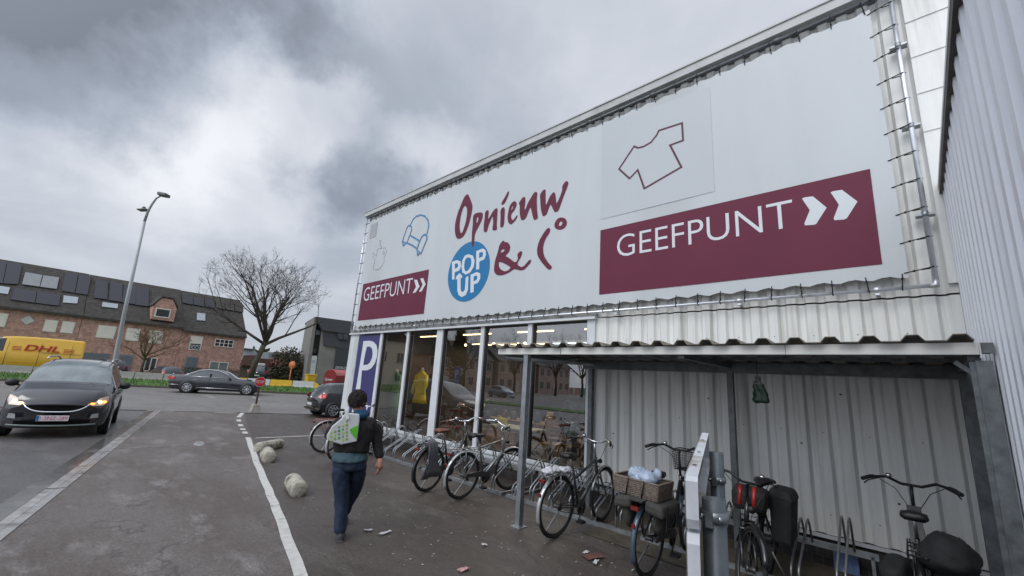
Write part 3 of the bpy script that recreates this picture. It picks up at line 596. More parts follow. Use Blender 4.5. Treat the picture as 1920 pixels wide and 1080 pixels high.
for x in (-12.4, -10.4, -8.4, -6.2, -4.2, -2.9, -1.0, .1): c.tube([(x-.05, fy, fz1), (x+.05, fy, fz1)], .036, 10)
sb_(c, 'frame_pipe', GALV_DARK)
for z in (3.9, 5.0, 6.1): sb_(MB().box(fx1-.08, fx1+.08, fy-.01, WY-.04, z-.012, z+.012).tube([(fx1, fy, z-.03), (fx1, fy, z+.03)], .031, 10), 'pipe_clamp', GALV)
def lace(a, b):
    c = MB(); a = Vector(a); b = Vector(b); d = (b-a).normalized(); e_ = b+d*.028
    c.tube([a, a.lerp(b, .45)+Vector((0, -.012, 0)), b+Vector((0, -.03, 0)), e_, b+Vector((0, .03, 0)), a.lerp(b, .6)+Vector((0, .0, 0))], .0065, 5)
    c.sphere(a.lerp(b, .35)+Vector((0, -.012, 0)), .014, 6, 4)
    sb_(c, 'lacing_cord', ROPE)
n = 41
for i in range(n):
    x = bx0+.08+(bx1-bx0-.13)*i/(n-1); lace((x, BP+.005, bz0+.035), (x+random.uniform(-.02, .02), fy, fz0))
n = 37
for i in range(n):
    x = bx0+.1+(bx1-bx0-.15)*i/(n-1); lace((x, BP+.005, bz1-.04), (x+random.uniform(-.03, .01), fy, fz1))
for i in range(11):
    z = bz0+.04+(bz1-bz0-.1)*i/10; lace((bx1-.035, BP+.005, z), (fx1, fy, z+.035)); lace((bx0+.035, BP+.005, z), (fx0, fy, z+.0))

# ------------------------------------------------------------------ warehouse wall on the right (plane X = .40)
WX = .40
wh = thing('warehouse', 'tall grey corrugated warehouse wall rising at the right edge', 'building', (WX, 3, 0))
def sw(mb, name, m): return mb.move(Matrix.Translation((-WX, -3, 0))).build(name, m, wh)
pts = []; y = -14.0
while y < 6.35: pts += [(y, 0), (y+.085, 0), (y+.125, .04), (y+.21, .04)]; y += .25
pts.append((6.385, 0))
n = len(pts); c = MB().add([(WX+b, a, .0) for a, b in pts]+[(WX+b, a, 4.15) for a, b in pts], [(i, i+1, n+i+1, n+i) for i in range(n-1)]); c.add([], []); sw(c, 'wall_cladding', GREY_SHEET)
sw(MB().box(WX+.05, WX+2.2, -14, 6.32, 0, 4.12), 'wall_core', GREY_SHEET)
sw(MB().box(WX-.025, WX+.16, -14, 6.34, 4.13, 4.20), 'roof_edge', DARK_TRIM)
sw(MB().box(WX-.028, WX+.17, -14, 6.34, 4.203, 4.25), 'roof_trim', WHITE_FRAME)

# ------------------------------------------------------------------ canopy over the bicycles
cy0, cy1, cz = 4.46, 6.25, 2.28
can = thing('bicycle_shelter', 'low bicycle shelter with wavy sheet roof and steel posts against the wall', 'shelter', (-2, cy0, 0))
def sc2(mb, name, m, **k): return mb.move(Matrix.Translation((2, -cy0, 0))).build(name, m, can, **k)
ROOFS = mat('shelter_sheet', (.23, .205, .165), .7, var=.25, sc=6, col2=(.12, .11, .09), th=.5)
pts = []; x = -4.58
while x < .34: pts += [(x, 0), (x+.035, .045), (x+.105, .045), (x+.14, 0)]; x += .25
n = len(pts); vs = []
for (yy, dz_) in ((cy0-.09, 0), (cy1+.13, -.06)): vs += [(a, yy, cz+.012+b+dz_) for a, b in pts]
c = MB().add(vs, [(i, i+1, n+i+1, n+i) for i in range(n-1)]); o = sc2(c, 'roof_sheet', ROOFS); mo = o.modifiers.new('thickness', 'SOLIDIFY'); mo.thickness = .006
FASC = mat('fascia_paint', (.70, .69, .64), .6, var=.1, sc=3, col2=(.30, .26, .18), th=.62)
c = MB().box(-4.48, -3.345, cy0-.02, cy0+.0, cz-.085, cz+.0).box(-3.335, -.85, cy0-.02, cy0+.0, cz-.085, cz+.0).box(-.846, .325, cy0-.02, cy0, cz-.085, cz); c.box(-4.48, .325, cy0, cy0+.05, cz-.084, cz-.078).box(.327, .335, cy0-.02, cy0+.06, cz-.11, cz)
sc2(c, 'fascia', FASC)
c = MB().box(-4.5, .38, cy0+.01, cy0+.06, cz-.076, cz-.005); c.box(.337, .40, cy0-.0, cy0+.02, cz-.075, cz+.0); sc2(c, 'front_beam', GALV_DARK)
sc2(MB().box(-4.1, .395, cy1+.05, cy1+.128, 2.14, 2.31), 'gap_closure', GALV_DARK)  # closure strip added to block light through the roof sheet gaps
sc2(MB().box(-4.1, .38, cy1-.17, cy1-.10, 2.10, 2.228), 'back_beam', GALV_DARK)
for x in (-3.95, -1.82, .30): sc2(MB().box(x-.035, x+.035, cy0+.065, cy1-.18, cz-.12, cz-.055), 'rafter', GALV_DARK)
for yy in (4.95, 5.55): sc2(MB().box(-4.4, .36, yy-.025, yy+.025, cz-.054, cz-.015), 'purlin', GALV_DARK)
sc2(MB().box(-3.99, -3.915, cy0+.0, cy0+.075, 0, cz-.086).box(-4.03, -3.87, cy0-.04, cy0+.12, 0, .012), 'post', GALV)
sc2(MB().box(.30, .385, cy0+.02, cy0+.16, 0, cz-.125).box(.27, .30, cy0+.055, cy0+.062, 0, cz-.13), 'post', GALV_MID)
for x in (-3.99, -1.85): sc2(MB().box(x, x+.07, cy1-.165, cy1-.09, 0, 2.099), 'post', GALV_DARK)
sc2(MB().box(.27, .385, cy1-.33, cy1-.17, 0, 2.099), 'post', GALV_DARK)
sc2(MB().bar((.29, cy0+.09, 2.06), (.20, cy0+.09, cz-.13), .03, .03), 'brace', GALV_DARK)
c = MB().tube([(-4.45, cy0+.12, cz-.12), (-3.45, cy0+.95, cz-.13)], .04, 8); sc2(c, 'drain_pipe', GALV)
# ------------------------------------------------------------------ row houses across the road
Hd = Vector((-.075, .997, 0)).normalized(); Hn = Vector((Hd.y, -Hd.x, 0)); H0 = Vector((-60, 25, 0))
def hpl(x, y, back=0.0):       # pixel -> (s, z) on the facade plane moved back
    p = onplane(x, y, H0-Hn*back, Hn); return ((p-H0).dot(Hd), p.z)
HM = Matrix.Translation(H0) @ Matrix((Hd, Hn, Vector((0, 0, 1)))).transposed().to_4x4()   # local: s along facade, +t towards us, z
def hbox(mb, s0, s1, t0, t1, z0, z1, mi=0): return mb.box(min(s0, s1), max(s0, s1), t0, t1, z0, z1, mi)
def make_house(name, label, s0, s1, eave, ridge, wallm, group='terraced brick houses'):
    h = thing(name, label, 'house', group=group); h.matrix_world = HM @ Matrix.Translation((s0, 0, 0))
    def hb(mb, nm, m, par=None, **k): 
        o = mb.move(Matrix.Translation((-s0, 0, 0))).build(nm, m, par or h, **k); return o
    hb(MB().box(s0, s1, -9, 0, 0, eave).slab([(s0+.01, -.02, eave), (s0+.01, -4.5, ridge-.12), (s0+.01, -8.98, eave)], (.2, 0, 0)).slab([(s1-.21, -.02, eave), (s1-.21, -4.5, ridge-.12), (s1-.21, -8.98, eave)], (.2, 0, 0)), 'wall', wallm)
    k = (ridge-eave)/4.5
    c = MB(); th = .14
    for sg in (1, -1):
        y0 = .28 if sg == 1 else -9.28; 
        c.slab([(s0+.005, y0, eave-.28*k+.05), (s0+.005, -4.5, ridge), (s0+.005, -4.5, ridge+th), (s0+.005, y0, eave-.28*k+.05+th)], (s1-s0-.01, 0, 0))
    rf = hb(c, 'roof', TILES)
    hb(MB().box(s0+.02, s1-.02, .285, .38, eave-.28*k+.02, eave-.28*k+.12), 'gutter', DARK_TRIM)
    return h, hb, k
# facade pieces on the wall: outline from two pixel corners
def rect(p0, p1):
    dx = p1[0]-p0[0]; a = hpl(*p0); b = hpl(p1[0], p0[1]+.1*dx); c_ = hpl(p0[0]-.18*(p1[1]-p0[1]-.1*dx), p1[1]-.1*dx); return a[0], b[0], c_[1], a[1]
def zc4(x, y): return (x/4, 460+y/4)
def window(hb, r, kind='shutter', bars=0):
    s0, s1, z0, z1 = r
    if kind == 'shutter':
        o = hb(MB().box(s0-.06, s1+.06, .005, .05, z0-.06, z1+.05), 'window', CREAM); sh = MB(); z = z0
        while z < z1-.02: sh.box(s0, s1, .055, .072, z, min(z+.11, z1)); z += .125
        hb(sh, 'shutter', SHUT, o)
    else:
        c = MB(); w = .08
        c.box(s0-w, s1+w, .005, .07, z0-w, z0).box(s0-w, s1+w, .005, .07, z1, z1+w).box(s0-w, s0, .005, .07, z0, z1).box(s1, s1+w, .005, .07, z0, z1)
        for i in range(1, bars+1): x = s0+(s1-s0)*i/(bars+1); c.box(x-.04, x+.04, .01, .06, z0, z1)
        if bars > 1: c.box(s0, s1, .015, .055, (z0+z1)/2-.03, (z0+z1)/2+.03)
        o = hb(c, 'window', CREAM); hb(MB().box(s0, s1, .004, .02, z0, z1), 'pane', DGLASS if kind == 'dark' else mat('curtained_glass', (.20, .24, .23), .15, var=.3, sc=2), o)
    return o
def door(hb, r, m=GREYDOOR):
    s0, s1, z0, z1 = r; o = hb(MB().box(s0-.12, s1+.12, .005, .06, 0, z1+.15), 'door', mat('door_surround', (.22, .22, .22), .6)); hb(MB().box(s0, s1, .061, .1, 0, z1), 'door_leaf', m, o); return o
def roofq(hb, pts, eave, k, nm, m, lift=.2, thk=.06):
    """panel lying on the roof slope: pixel corners projected on the slope plane"""
    n = Vector((0, k, 1)).normalized(); nw = (Hd*0+Hn*n.y+Vector((0, 0, n.z))).normalized(); p0 = H0+Vector((0, 0, eave+.05))+nw*lift
    P = [onplane(x, y, p0, nw) for x, y in pts]; inv = HM.inverted(); Lc = [inv @ p for p in P]
    return hb(MB().slab(Lc, (0, -n.y*thk, -n.z*thk)), nm, m)
sR = hpl(460, 640)[0]; sB = hpl(337, 640)[0]; sC = hpl(149, 620)[0]
eR, eL = 5.36, 5.62; rR = 10.0
h, hb, k = make_house('brick_house', 'end brick house with grey door and small skylight, nearest the bare tree', sB, sR, eR, rR, BRICK)
window(hb, rect(zc4(1437, 680), zc4(1520, 735))); 
r = rect(zc4(1428, 735), zc4(1505, 785)); window(hb, r, 'dark'); c = MB()
for i in range(3): a = r[0]+(r[1]-r[0])*i/3; b = r[0]+(r[1]-r[0])*(i+1)/3; c.bar((a, .12, r[2]), (b, .12, r[3]-.2), .03, .04).bar((a, .12, r[3]-.2), (b, .12, r[2]), .03, .04)
c.bar((r[0], .12, r[3]-.18), (r[1], .12, r[3]-.18), .04, .05); hb(c, 'railing', PAINTW)
window(hb, rect(zc4(1620, 705), zc4(1748, 765)), 'dark', 3); window(hb, rect(zc4(1580, 875), zc4(1708, 948)), 'curtain', 1)
door(hb, rect(zc4(1405, 840), zc4(1478, 940)))
roofq(hb, [zc4(1478, 505), zc4(1540, 512), zc4(1540, 565), zc4(1476, 560)], eR, k, 'skylight', SKYGLASS)
for x in (1366, 1450, 1533): roofq(hb, [zc4(x, 370+(x-1366)*.17), zc4(x+80, 383+(x-1366)*.17), zc4(x+80, 445+(x-1366)*.17), zc4(x+2, 428+(x-1366)*.17)], eR, k, 'solar_panel', SOLAR, .22)
for x in (1620, 1690, 1760): roofq(hb, [zc4(x, 411+(x-1620)*.16), zc4(x+66, 422+(x-1620)*.16), zc4(x+66, 480+(x-1620)*.16), zc4(x+2, 468+(x-1620)*.16)], eR, k, 'solar_panel', TILES, .22)
h, hb, k = make_house('brick_house', 'middle brick house with a brick dormer on the roof and cream shutters', sC, sB-.03, eL, rR+.06, BRICK)
for r in (rect(zc4(745, 600), zc4(870, 700)), rect(zc4(960, 622), zc4(1050, 718)), rect(zc4(1128, 640), zc4(1222, 736))): window(hb, r)
door(hb, rect(zc4(905, 825), zc4(990, 950))); window(hb, rect(zc4(1100, 845), zc4(1175, 945)), 'dark', 1)
r = rect(zc4(595, 800), zc4(822, 930)); hb(MB().box(r[0], r[1], .005, .06, 0, r[3]), 'garage_door', GREYDOOR)
for a in (765, ): roofq(hb, [zc4(770, 425), zc4(885, 440), zc4(882, 472), zc4(764, 458)], eL, k, 'skylight', SKYGLASS)
for x in (712, 822, 925, 1020): roofq(hb, [zc4(x+6, 252+(x-712)*.17), zc4(x+98, 268+(x-712)*.17), zc4(x+94, 405+(x-712)*.17), zc4(x-8, 392+(x-712)*.17)], eL, k, 'solar_panel', SOLAR, .22)
# dormer
d0, d1 = hpl(*zc4(1132, 545), -.1), hpl(*zc4(1305, 560), -.1); s0_, s1_ = d0[0], d1[0]; zA = d0[1]; zM = hpl(*zc4(1145, 445), -.1)[1]; zT = hpl(*zc4(1240, 398), -.1)[1]; sm = (s0_+s1_)/2
dm = hb(MB().slab([(s0_, .1, zA-.1), (s1_, .1, zA-.1), (s1_, .1, zM), (sm+.5, .1, zT), (sm-.5, .1, zT), (s0_, .1, zM)], (0, -3.5, 0)), 'dormer', BRICK)
c = MB()
for (a, b) in (((s0_-.12, zM-.05), (sm-.5, zT+.05)), ((sm-.5, zT+.05), (sm+.5, zT+.05)), ((sm+.5, zT+.05), (s1_+.12, zM-.05))): c.slab([(a[0], .2, a[1]), (b[0], .2, b[1]), (b[0], .2, b[1]+.14), (a[0], .2, a[1]+.14)], (0, -3.6, 0))
hb(c, 'dormer_roof', TILES, dm)
a, b = hpl(*zc4(1178, 475), -.1), hpl(*zc4(1262, 540), -.1); o = hb(MB().box(a[0]-.1, b[0]+.1, .105, .17, b[1]-.12, a[1]+.1), 'dormer_window', CREAM, dm)
hb(MB().box(a[0], b[0], .171, .18, b[1], a[1]), 'dormer_pane', DGLASS, dm)
sD = hpl(-120, 560)[0]
h, hb, k = make_house('brick_house', 'left brick house with many solar panels, behind the yellow van', sD, sC-.03, eL+.03, rR+.1, BRICK)
for r in (rect(zc4(-60, 505), zc4(58, 612)), rect(zc4(348, 560), zc4(432, 650)), rect(zc4(478, 572), zc4(560, 660))): window(hb, r)
s_, z_ = hpl(*zc4(206, 562)); hb(MB().slab([(s_-.45, .01, z_), (s_, .01, z_-.42), (s_+.45, .01, z_), (s_, .01, z_+.42)], (0, .05, 0)), 'diamond_plaque', PAINTW)
for p in ([(-30, 300), (75, 315), (60, 365), (-40, 352)], [(478, 375), (588, 388), (580, 435), (472, 428)]): roofq(hb, [zc4(*v) for v in p], eL, k, 'skylight', SKYGLASS)
for p in ([(190, 200), (318, 222), (296, 308), (165, 290)], [(325, 224), (444, 240), (425, 326), (302, 310)]): roofq(hb, [zc4(*v) for v in p], eL, k, 'solar_collector', mat('collector_glass', (.20, .21, .215), .3, var=.15, sc=2), .24)
for p in ([(-80, 110), (50, 125), (20, 285), (-110, 262)], [(55, 126), (165, 142), (135, 290), (25, 285)], [(490, 200), (585, 215), (560, 355), (462, 340)], [(592, 216), (685, 230), (655, 370), (566, 357)], [(110, 318), (275, 342), (262, 430), (80, 405)], [(280, 344), (455, 368), (440, 452), (268, 431)]): roofq(hb, [zc4(*v) for v in p], eL, k, 'solar_panel', SOLAR, .22)
# hedges against the end house
c = MB()
for i in range(1500):
    s = random.uniform(sR-6, sR+.5); z = random.uniform(.3, 1.25); t = random.uniform(1.0, 1.9); a = Vector((s, t, z)); c.add([a, a+Vector((random.uniform(-.12, .12), .05, random.uniform(-.1, .1))), a+Vector((random.uniform(-.1, .1), 0, .12))], [(0, 1, 2)])
hg = c.build('hedge', mat('hedge_leaves', (.05, .055, .03), .9, var=.4, sc=3), fix=False); hg.matrix_world = HM; tag(hg, 'low trimmed hedge in front of the end brick house', 'hedge')

# ------------------------------------------------------------------ other buildings beyond the road, built on planes facing us
def facing(name, X, n=Vector((1, -.25, 0))):
    n = n.normalized(); p0 = Vector((X, 0, 0)); return lambda x, y, b=0.0: onplane(x, y, p0-n*b, n), n
def zc9(x, y): return (420+x/9.6, 640+y/9.6)
P1, n1 = facing('', -52); 
bld = thing('garden_shed', 'brown wooden sheds with two low gables beside the brick house', 'shed')
WOODB = mat('brown_boards', (.075, .055, .045), .8, var=.25, sc=4, stretch=(1, 1, 5)); REDTILE = mat('red_brown_tiles', (.085, .045, .035), .8, var=.25, sc=5)
def bb(par, nm, m, X, pts, thick, n=n1):
    P = facing('', X)[0]; c = MB(); return c.slab([P(*p) for p in pts], -n*thick).build(nm, m, par)
bb(bld, 'wall', WOODB, -53, [zc9(300, 430), zc9(560, 430), zc9(730, 430), zc9(900, 455), zc9(900, 740), zc9(250, 700)], 4)
bb(bld, 'gable_roof', REDTILE, -52.6, [zc9(290, 425), zc9(575, 245), zc9(760, 455), zc9(560, 452)], 5)
bb(bld, 'back_roof', REDTILE, -54.8, [zc9(290, 425), zc9(360, 250), zc9(580, 250), zc9(600, 305), zc9(960, 325), zc9(1000, 460), zc9(750, 450)], 4)
bb(bld, 'fence_panel', mat('dark_fence', (.03, .03, .032), .7, var=.2), -51.5, [zc9(440, 500), zc9(600, 510), zc9(600, 720), zc9(430, 700)], .1)
b2 = thing('commercial_hall', 'long grey concrete hall with dark flat roof far behind the bush', 'building')
bb(b2, 'wall', FACADE, -66, [zc9(900, 290), zc9(1500, 305), zc9(1560, 760), zc9(880, 740)], 12)
bb(b2, 'roof_band', mat('dark_cladding', (.085, .085, .095), .7, var=.1), -65.5, [zc9(915, 185), zc9(1530, 235), zc9(1520, 310), zc9(905, 292)], 12)
for x in (1310, 1365): bb(b2, 'window', DGLASS, -65.3, [zc9(x, 240), zc9(x+18, 242), zc9(x+16, 295), zc9(x-2, 293)], .1)
b3 = thing('factory_building', 'pale distant factory roof on the skyline behind the sheds', 'building')
bb(b3, 'wall', mat('pale_cladding', (.26, .29, .31), .7, var=.12, sc=.3), -120, [zc9(340, 130), zc9(900, 200), zc9(900, 420), zc9(330, 400)], 20)
bb(b3, 'roof_rim', SLATE, -119.5, [zc9(340, 118), zc9(520, 135), zc9(520, 160), zc9(340, 140)], 20)
for i in range(4): bb(b3, 'chimney', DARK_TRIM, -121, [zc9(520+i*0, 90), zc9(560, 90), zc9(550, 250), zc9(520, 250)] if i == 0 else [zc9(640+i*60, 185), zc9(650+i*60, 185), zc9(650+i*60, 230), zc9(640+i*60, 230)], .6)
# office block beside the shop corner
b4 = thing('office_building', 'grey concrete office with slanted side wall, slate roof and tall dark window', 'building')
def z3(x, y): return (360+x/3, 440+y/3)
def z7(x, y): return (560+x/7.715, 640+y/7.715)
bb(b4, 'side_wall', FACADE, -46, [z3(690, 462), z3(705, 468), z3(680, 640), z3(655, 835), z3(632, 835), z3(660, 640)], 6)
bb(b4, 'entrance_recess', mat('dark_panels', (.05, .047, .05), .6, var=.2), -47, [z3(697, 475), z3(745, 490), z3(700, 838), z3(650, 836)], 6)
bb(b4, 'front_wall', FACADE, -45.6, [z3(735, 535), z3(742, 620), z3(1150, 665), z3(1150, 880), z3(692, 838)], 8)
bb(b4, 'roof', SLATE, -45.4, [z3(698, 461), z3(1150, 522), z3(1150, 680), z3(740, 622), z3(735, 540)], 8)
bb(b4, 'roof_band', DARK_TRIM, -45.2, [z3(735, 532), z3(1150, 590), z3(1150, 597), z3(735, 538)], .25)
bb(b4, 'tall_window', DGLASS, -45.45, [z3(812, 632), z3(1150, 680), z3(1150, 800), z3(795, 762)], .12)
bb(b4, 'skylight', DGLASS, -45.2, [z3(822, 555), z3(848, 558), z3(848, 590), z3(822, 586)], .12); bb(b4, 'skylight', DGLASS, -45.2, [z3(852, 558), z3(878, 561), z3(878, 593), z3(852, 590)], .12)
bb(b4, 'side_window', SKYGLASS, -46.8, [z3(700, 537), z3(727, 540), z3(724, 566), z3(697, 562)], .1); bb(b4, 'side_window', DGLASS, -46.8, [z3(682, 640), z3(707, 642), z3(704, 668), z3(680, 665)], .1)
Pb = facing('', -45.2)[0]
o_ = Pb(*z7(530, 400)); u_ = (Pb(*z7(700, 412))-o_); vv_ = (Pb(*z7(533, 358))-o_)
vs, fs = text('DEVOS-CLINI', 0, 1.25, 0, 1, .01); MB().add([o_+u_*a+Vector((0, 0, vv_.z))*b for a, b in vs], fs).build('lettering', PAINTW, b4)
bn = thing('number_banner', 'tall white banner reading 22 against the office wall', 'banner')
bb(bn, 'banner_sheet', PAINTW, -44.6, [z7(195, 207), z7(268, 212), z7(218, 600), z7(145, 598)], .06)
Pb = facing('', -44.5)[0]; o_ = Pb(*z7(192, 303)); vs, fs = text('22', 0, 1, 0, 1, .02); u_ = Pb(*z7(232, 306))-o_; hgt = (Pb(*z7(195, 272))-o_).z
MB().add([o_+u_*a+Vector((0, 0, hgt))*b for a, b in vs], fs).build('number', BLUEP, bn)

# ------------------------------------------------------------------ road barriers, container, bin, sign on the verge
def vline(x, t):      # point on the barrier line (t metres behind the grass edge) seen at image column x
    n = Vector((gd.y, -gd.x, 0)); return onplane(x, 700, GL+gn2*t, n)
def block(name, label, x0, x1, m, t=2.9, top=.9, slope_end=False, base=.36, grp='concrete road barrier blocks'):
    a, b = vline(x0, t), vline(x1, t); a.z = b.z = 0; Ln = (b-a).length; c = MB()
    pr = [(-.0, base-.1), (-.34, base-.1), (-.24, base+.2), (-.22, top), (-.10, top), (-.06, base+.2)]
    vs = []
    for s in (0.01, Ln-.01):
        for (t_, z) in pr: vs.append((s, -t_*0+t_+.17, (base+.08 if (slope_end and s > .1 and z > base+.2) else z)))
    n = 6; c.add(vs, [tuple(range(n)), tuple(reversed(range(n, 2*n)))]+[(i, (i+1) % n, n+(i+1) % n, n+i) for i in range(n)])
    o = c.build(name, m); o.matrix_world = Matrix.Translation(a) @ Matrix((gd, gn2*-1, Vector((0, 0, 1)))).transposed().to_4x4() @ Matrix.Diagonal((1, -1, 1, 1)); 
    return tag(o, label, 'barrier', grp)
for i, x in enumerate([(-60, -5), (-4, 60), (61, 130), (131, 195), (196, 253), (254, 308)]):
    block('barrier_block', ['plain concrete barrier block farthest left under the yellow van', 'plain concrete barrier block in front of the yellow van nose', 'plain concrete barrier block under the yellow van rear', 'plain concrete barrier block behind the dark people carrier', 'plain concrete barrier block right of the lamp post', 'plain concrete barrier block left of the black saloon tail'][i], x[0], x[1], CONC)
block('barrier_block', 'plain concrete barrier block hidden behind the black saloon', 309, 402, CONC)
block('barrier_block', 'yellow barrier block left of the bare tree trunk above the saloon bonnet', 403, 466, PAINTY)
block('barrier_block', 'white barrier block just right of the stop sign', 467, 509.3, PAINTW)
block('barrier_block', 'yellow barrier block in the middle of the painted row', 509.8, 550.8, PAINTY)
block('barrier_block', 'white barrier block under the yellow bin', 552, 592, PAINTW)
block('barrier_block', 'yellow end block sloping down behind the black hatchback', 592.5, 607, PAINTY, slope_end=True)

def plate_text(par, body, o, u, v, m, lift=.004, bold=.0, name='lettering'):
    """lettering on a flat plate: o = lower left, u and v = full extent vectors"""
    o = Vector(o); u = Vector(u); v = Vector(v); n = u.cross(v).normalized(); vs, fs = text(body, 0, 1, 0, 1, bold)
    return MB().add([o+u*a+v*b+n*lift for a, b in vs], fs).build(name, m, par)
# red clothing container (arched end towards us)
ct = thing('red_container', 'red clothing container with an arched end and white lettering', 'container')
REDC = mat('red_container_paint', (.20, .012, .012), .5, var=.1); 
Pc = facing('', -38.5)[0]; a_, b_ = Pc(*z7(372, 640)), Pc(*z7(515, 650)); nr_ = Pc(*z7(515, 650)); e1 = Vector((.93, .36, 0)).normalized(); e2 = Vector((-.36, .93, 0)).normalized(); w_ = 1.25; a_ = nr_-e1*w_; zt_ = Pc(*z7(450, 410)).z; zb_ = .35
prof = [(0, zb_), (0, zt_-.45)]+[(w_/2-w_/2*math.cos(t*math.pi/8), zt_-.45+.45*math.sin(t*math.pi/8)) for t in range(1, 8)]+[(w_, zt_-.45), (w_, zb_)]
c = MB(); c.slab([a_*0+Vector((a_.x, a_.y, 0))+e1*p+Vector((0, 0, z)) for p, z in prof], e2*3.2); c.build('container_body', REDC, ct)
ro = MB()
arc = prof[1:-1]
for (p, z), (p2, z2_) in zip(arc[:-1], arc[1:]): A = Vector((a_.x, a_.y, 0))+e1*p+Vector((0, 0, z+.01)); B = Vector((a_.x, a_.y, 0))+e1*p2+Vector((0, 0, z2_+.01)); ro.slab([A+e2*.05, B+e2*.05, B+e2*3.15, A+e2*3.15], Vector((0, 0, .03)))
ro.build('lid', mat('faded_red', (.42, .13, .12), .5), ct)
bs = Vector((a_.x, a_.y, 0))
plate_text(ct, 'Opnieuw', bs+e1*w_*.12+Vector((0, 0, zt_-.95)), e1*w_*.66, Vector((0, 0, .30)), PAINTW, .02, .02)
plate_text(ct, '& C°', bs+e1*w_*.35+Vector((0, 0, zt_-1.35)), e1*w_*.35, Vector((0, 0, .3)), PAINTW, .02, .02)
# yellow bin
yb = thing('yellow_bin', 'yellow wheeled bin behind the white barrier block', 'bin'); Pc = facing('', -41.5)[0]
a_ = Pc(*z7(50, 595)); a_.z = .35; c = MB().hexa([(-.28, -.3, 0), (.28, -.3, 0), (.28, .3, 0), (-.28, .3, 0), (-.36, -.36, 1.0), (.36, -.36, 1.0), (.36, .36, 1.0), (-.36, .36, 1.0)]); c.move(Matrix.Translation(a_+Vector((.2, .55, 0)))); c.build('bin_body', PAINTY, yb, bevel=.03)
c = MB().box(-.4, .4, -.4, .42, 1.0, 1.1); c.move(Matrix.Translation(a_+Vector((.2, .55, 0)))); c.build('lid', PAINTY, yb, bevel=.03)
# orange round sign
os_ = thing('orange_sign', 'orange round road sign on a leaning orange post', 'sign'); Pc = facing('', -43)[0]; ORG = mat('orange_paint', (.55, .17, .06), .6)
a_, b_ = Pc(*zc9(1170, 720)), Pc(*zc9(1215, 470)); a_.z = .3; MB().tube([a_, b_], .05, 8).build('post', ORG, os_)
c_ = Pc(*zc9(1225, 425)); MB().lathe(c_, (-.5, .87, 0), [(0, 0), (.33, 0), (.33, .04), (0, .04)], 20).build('sign_disc', ORG, os_)
# bush behind
def leaf_cloud(name, label, cat, centers, m, n, size, extra=None):
    c = MB()
    for i in range(n):
        ce, ra = random.choice(centers); v = Vector((random.gauss(0, 1), random.gauss(0, 1), random.gauss(0, 1))).normalized()*random.uniform(.35, 1)**.6
        p = Vector(ce)+Vector((v.x*ra[0], v.y*ra[1], v.z*ra[2])); a = Vector((random.gauss(0, 1), random.gauss(0, 1), random.gauss(0, 1))).normalized()*size; b = a.orthogonal().normalized()*size*.7
        c.add([p-a, p+b, p+a, p-b], [(0, 1, 2, 3)])
    o = c.build(name, m, fix=False); return tag(o, label, cat)
P50 = facing('', -49)[0]
leaf_cloud('bush', 'big brown green bush behind the orange sign', 'bush', [(P50(*zc9(1150, 420)), (1.4, 1.6, 1.9)), (P50(*zc9(1230, 600)), (1.3, 1.5, 1.4)), (P50(*zc9(1060, 560)), (1.2, 1.3, 1.5))], mat('bush_leaves', (.055, .05, .028), .9, var=.5, sc=1.5), 3500, .11)
leaf_cloud('red_shrub', 'small reddish shrub left of the big bush', 'bush', [(P50(*zc9(970, 420)), (.9, .9, .5))], mat('red_leaves', (.22, .06, .05), .9, var=.4, sc=2), 400, .10)

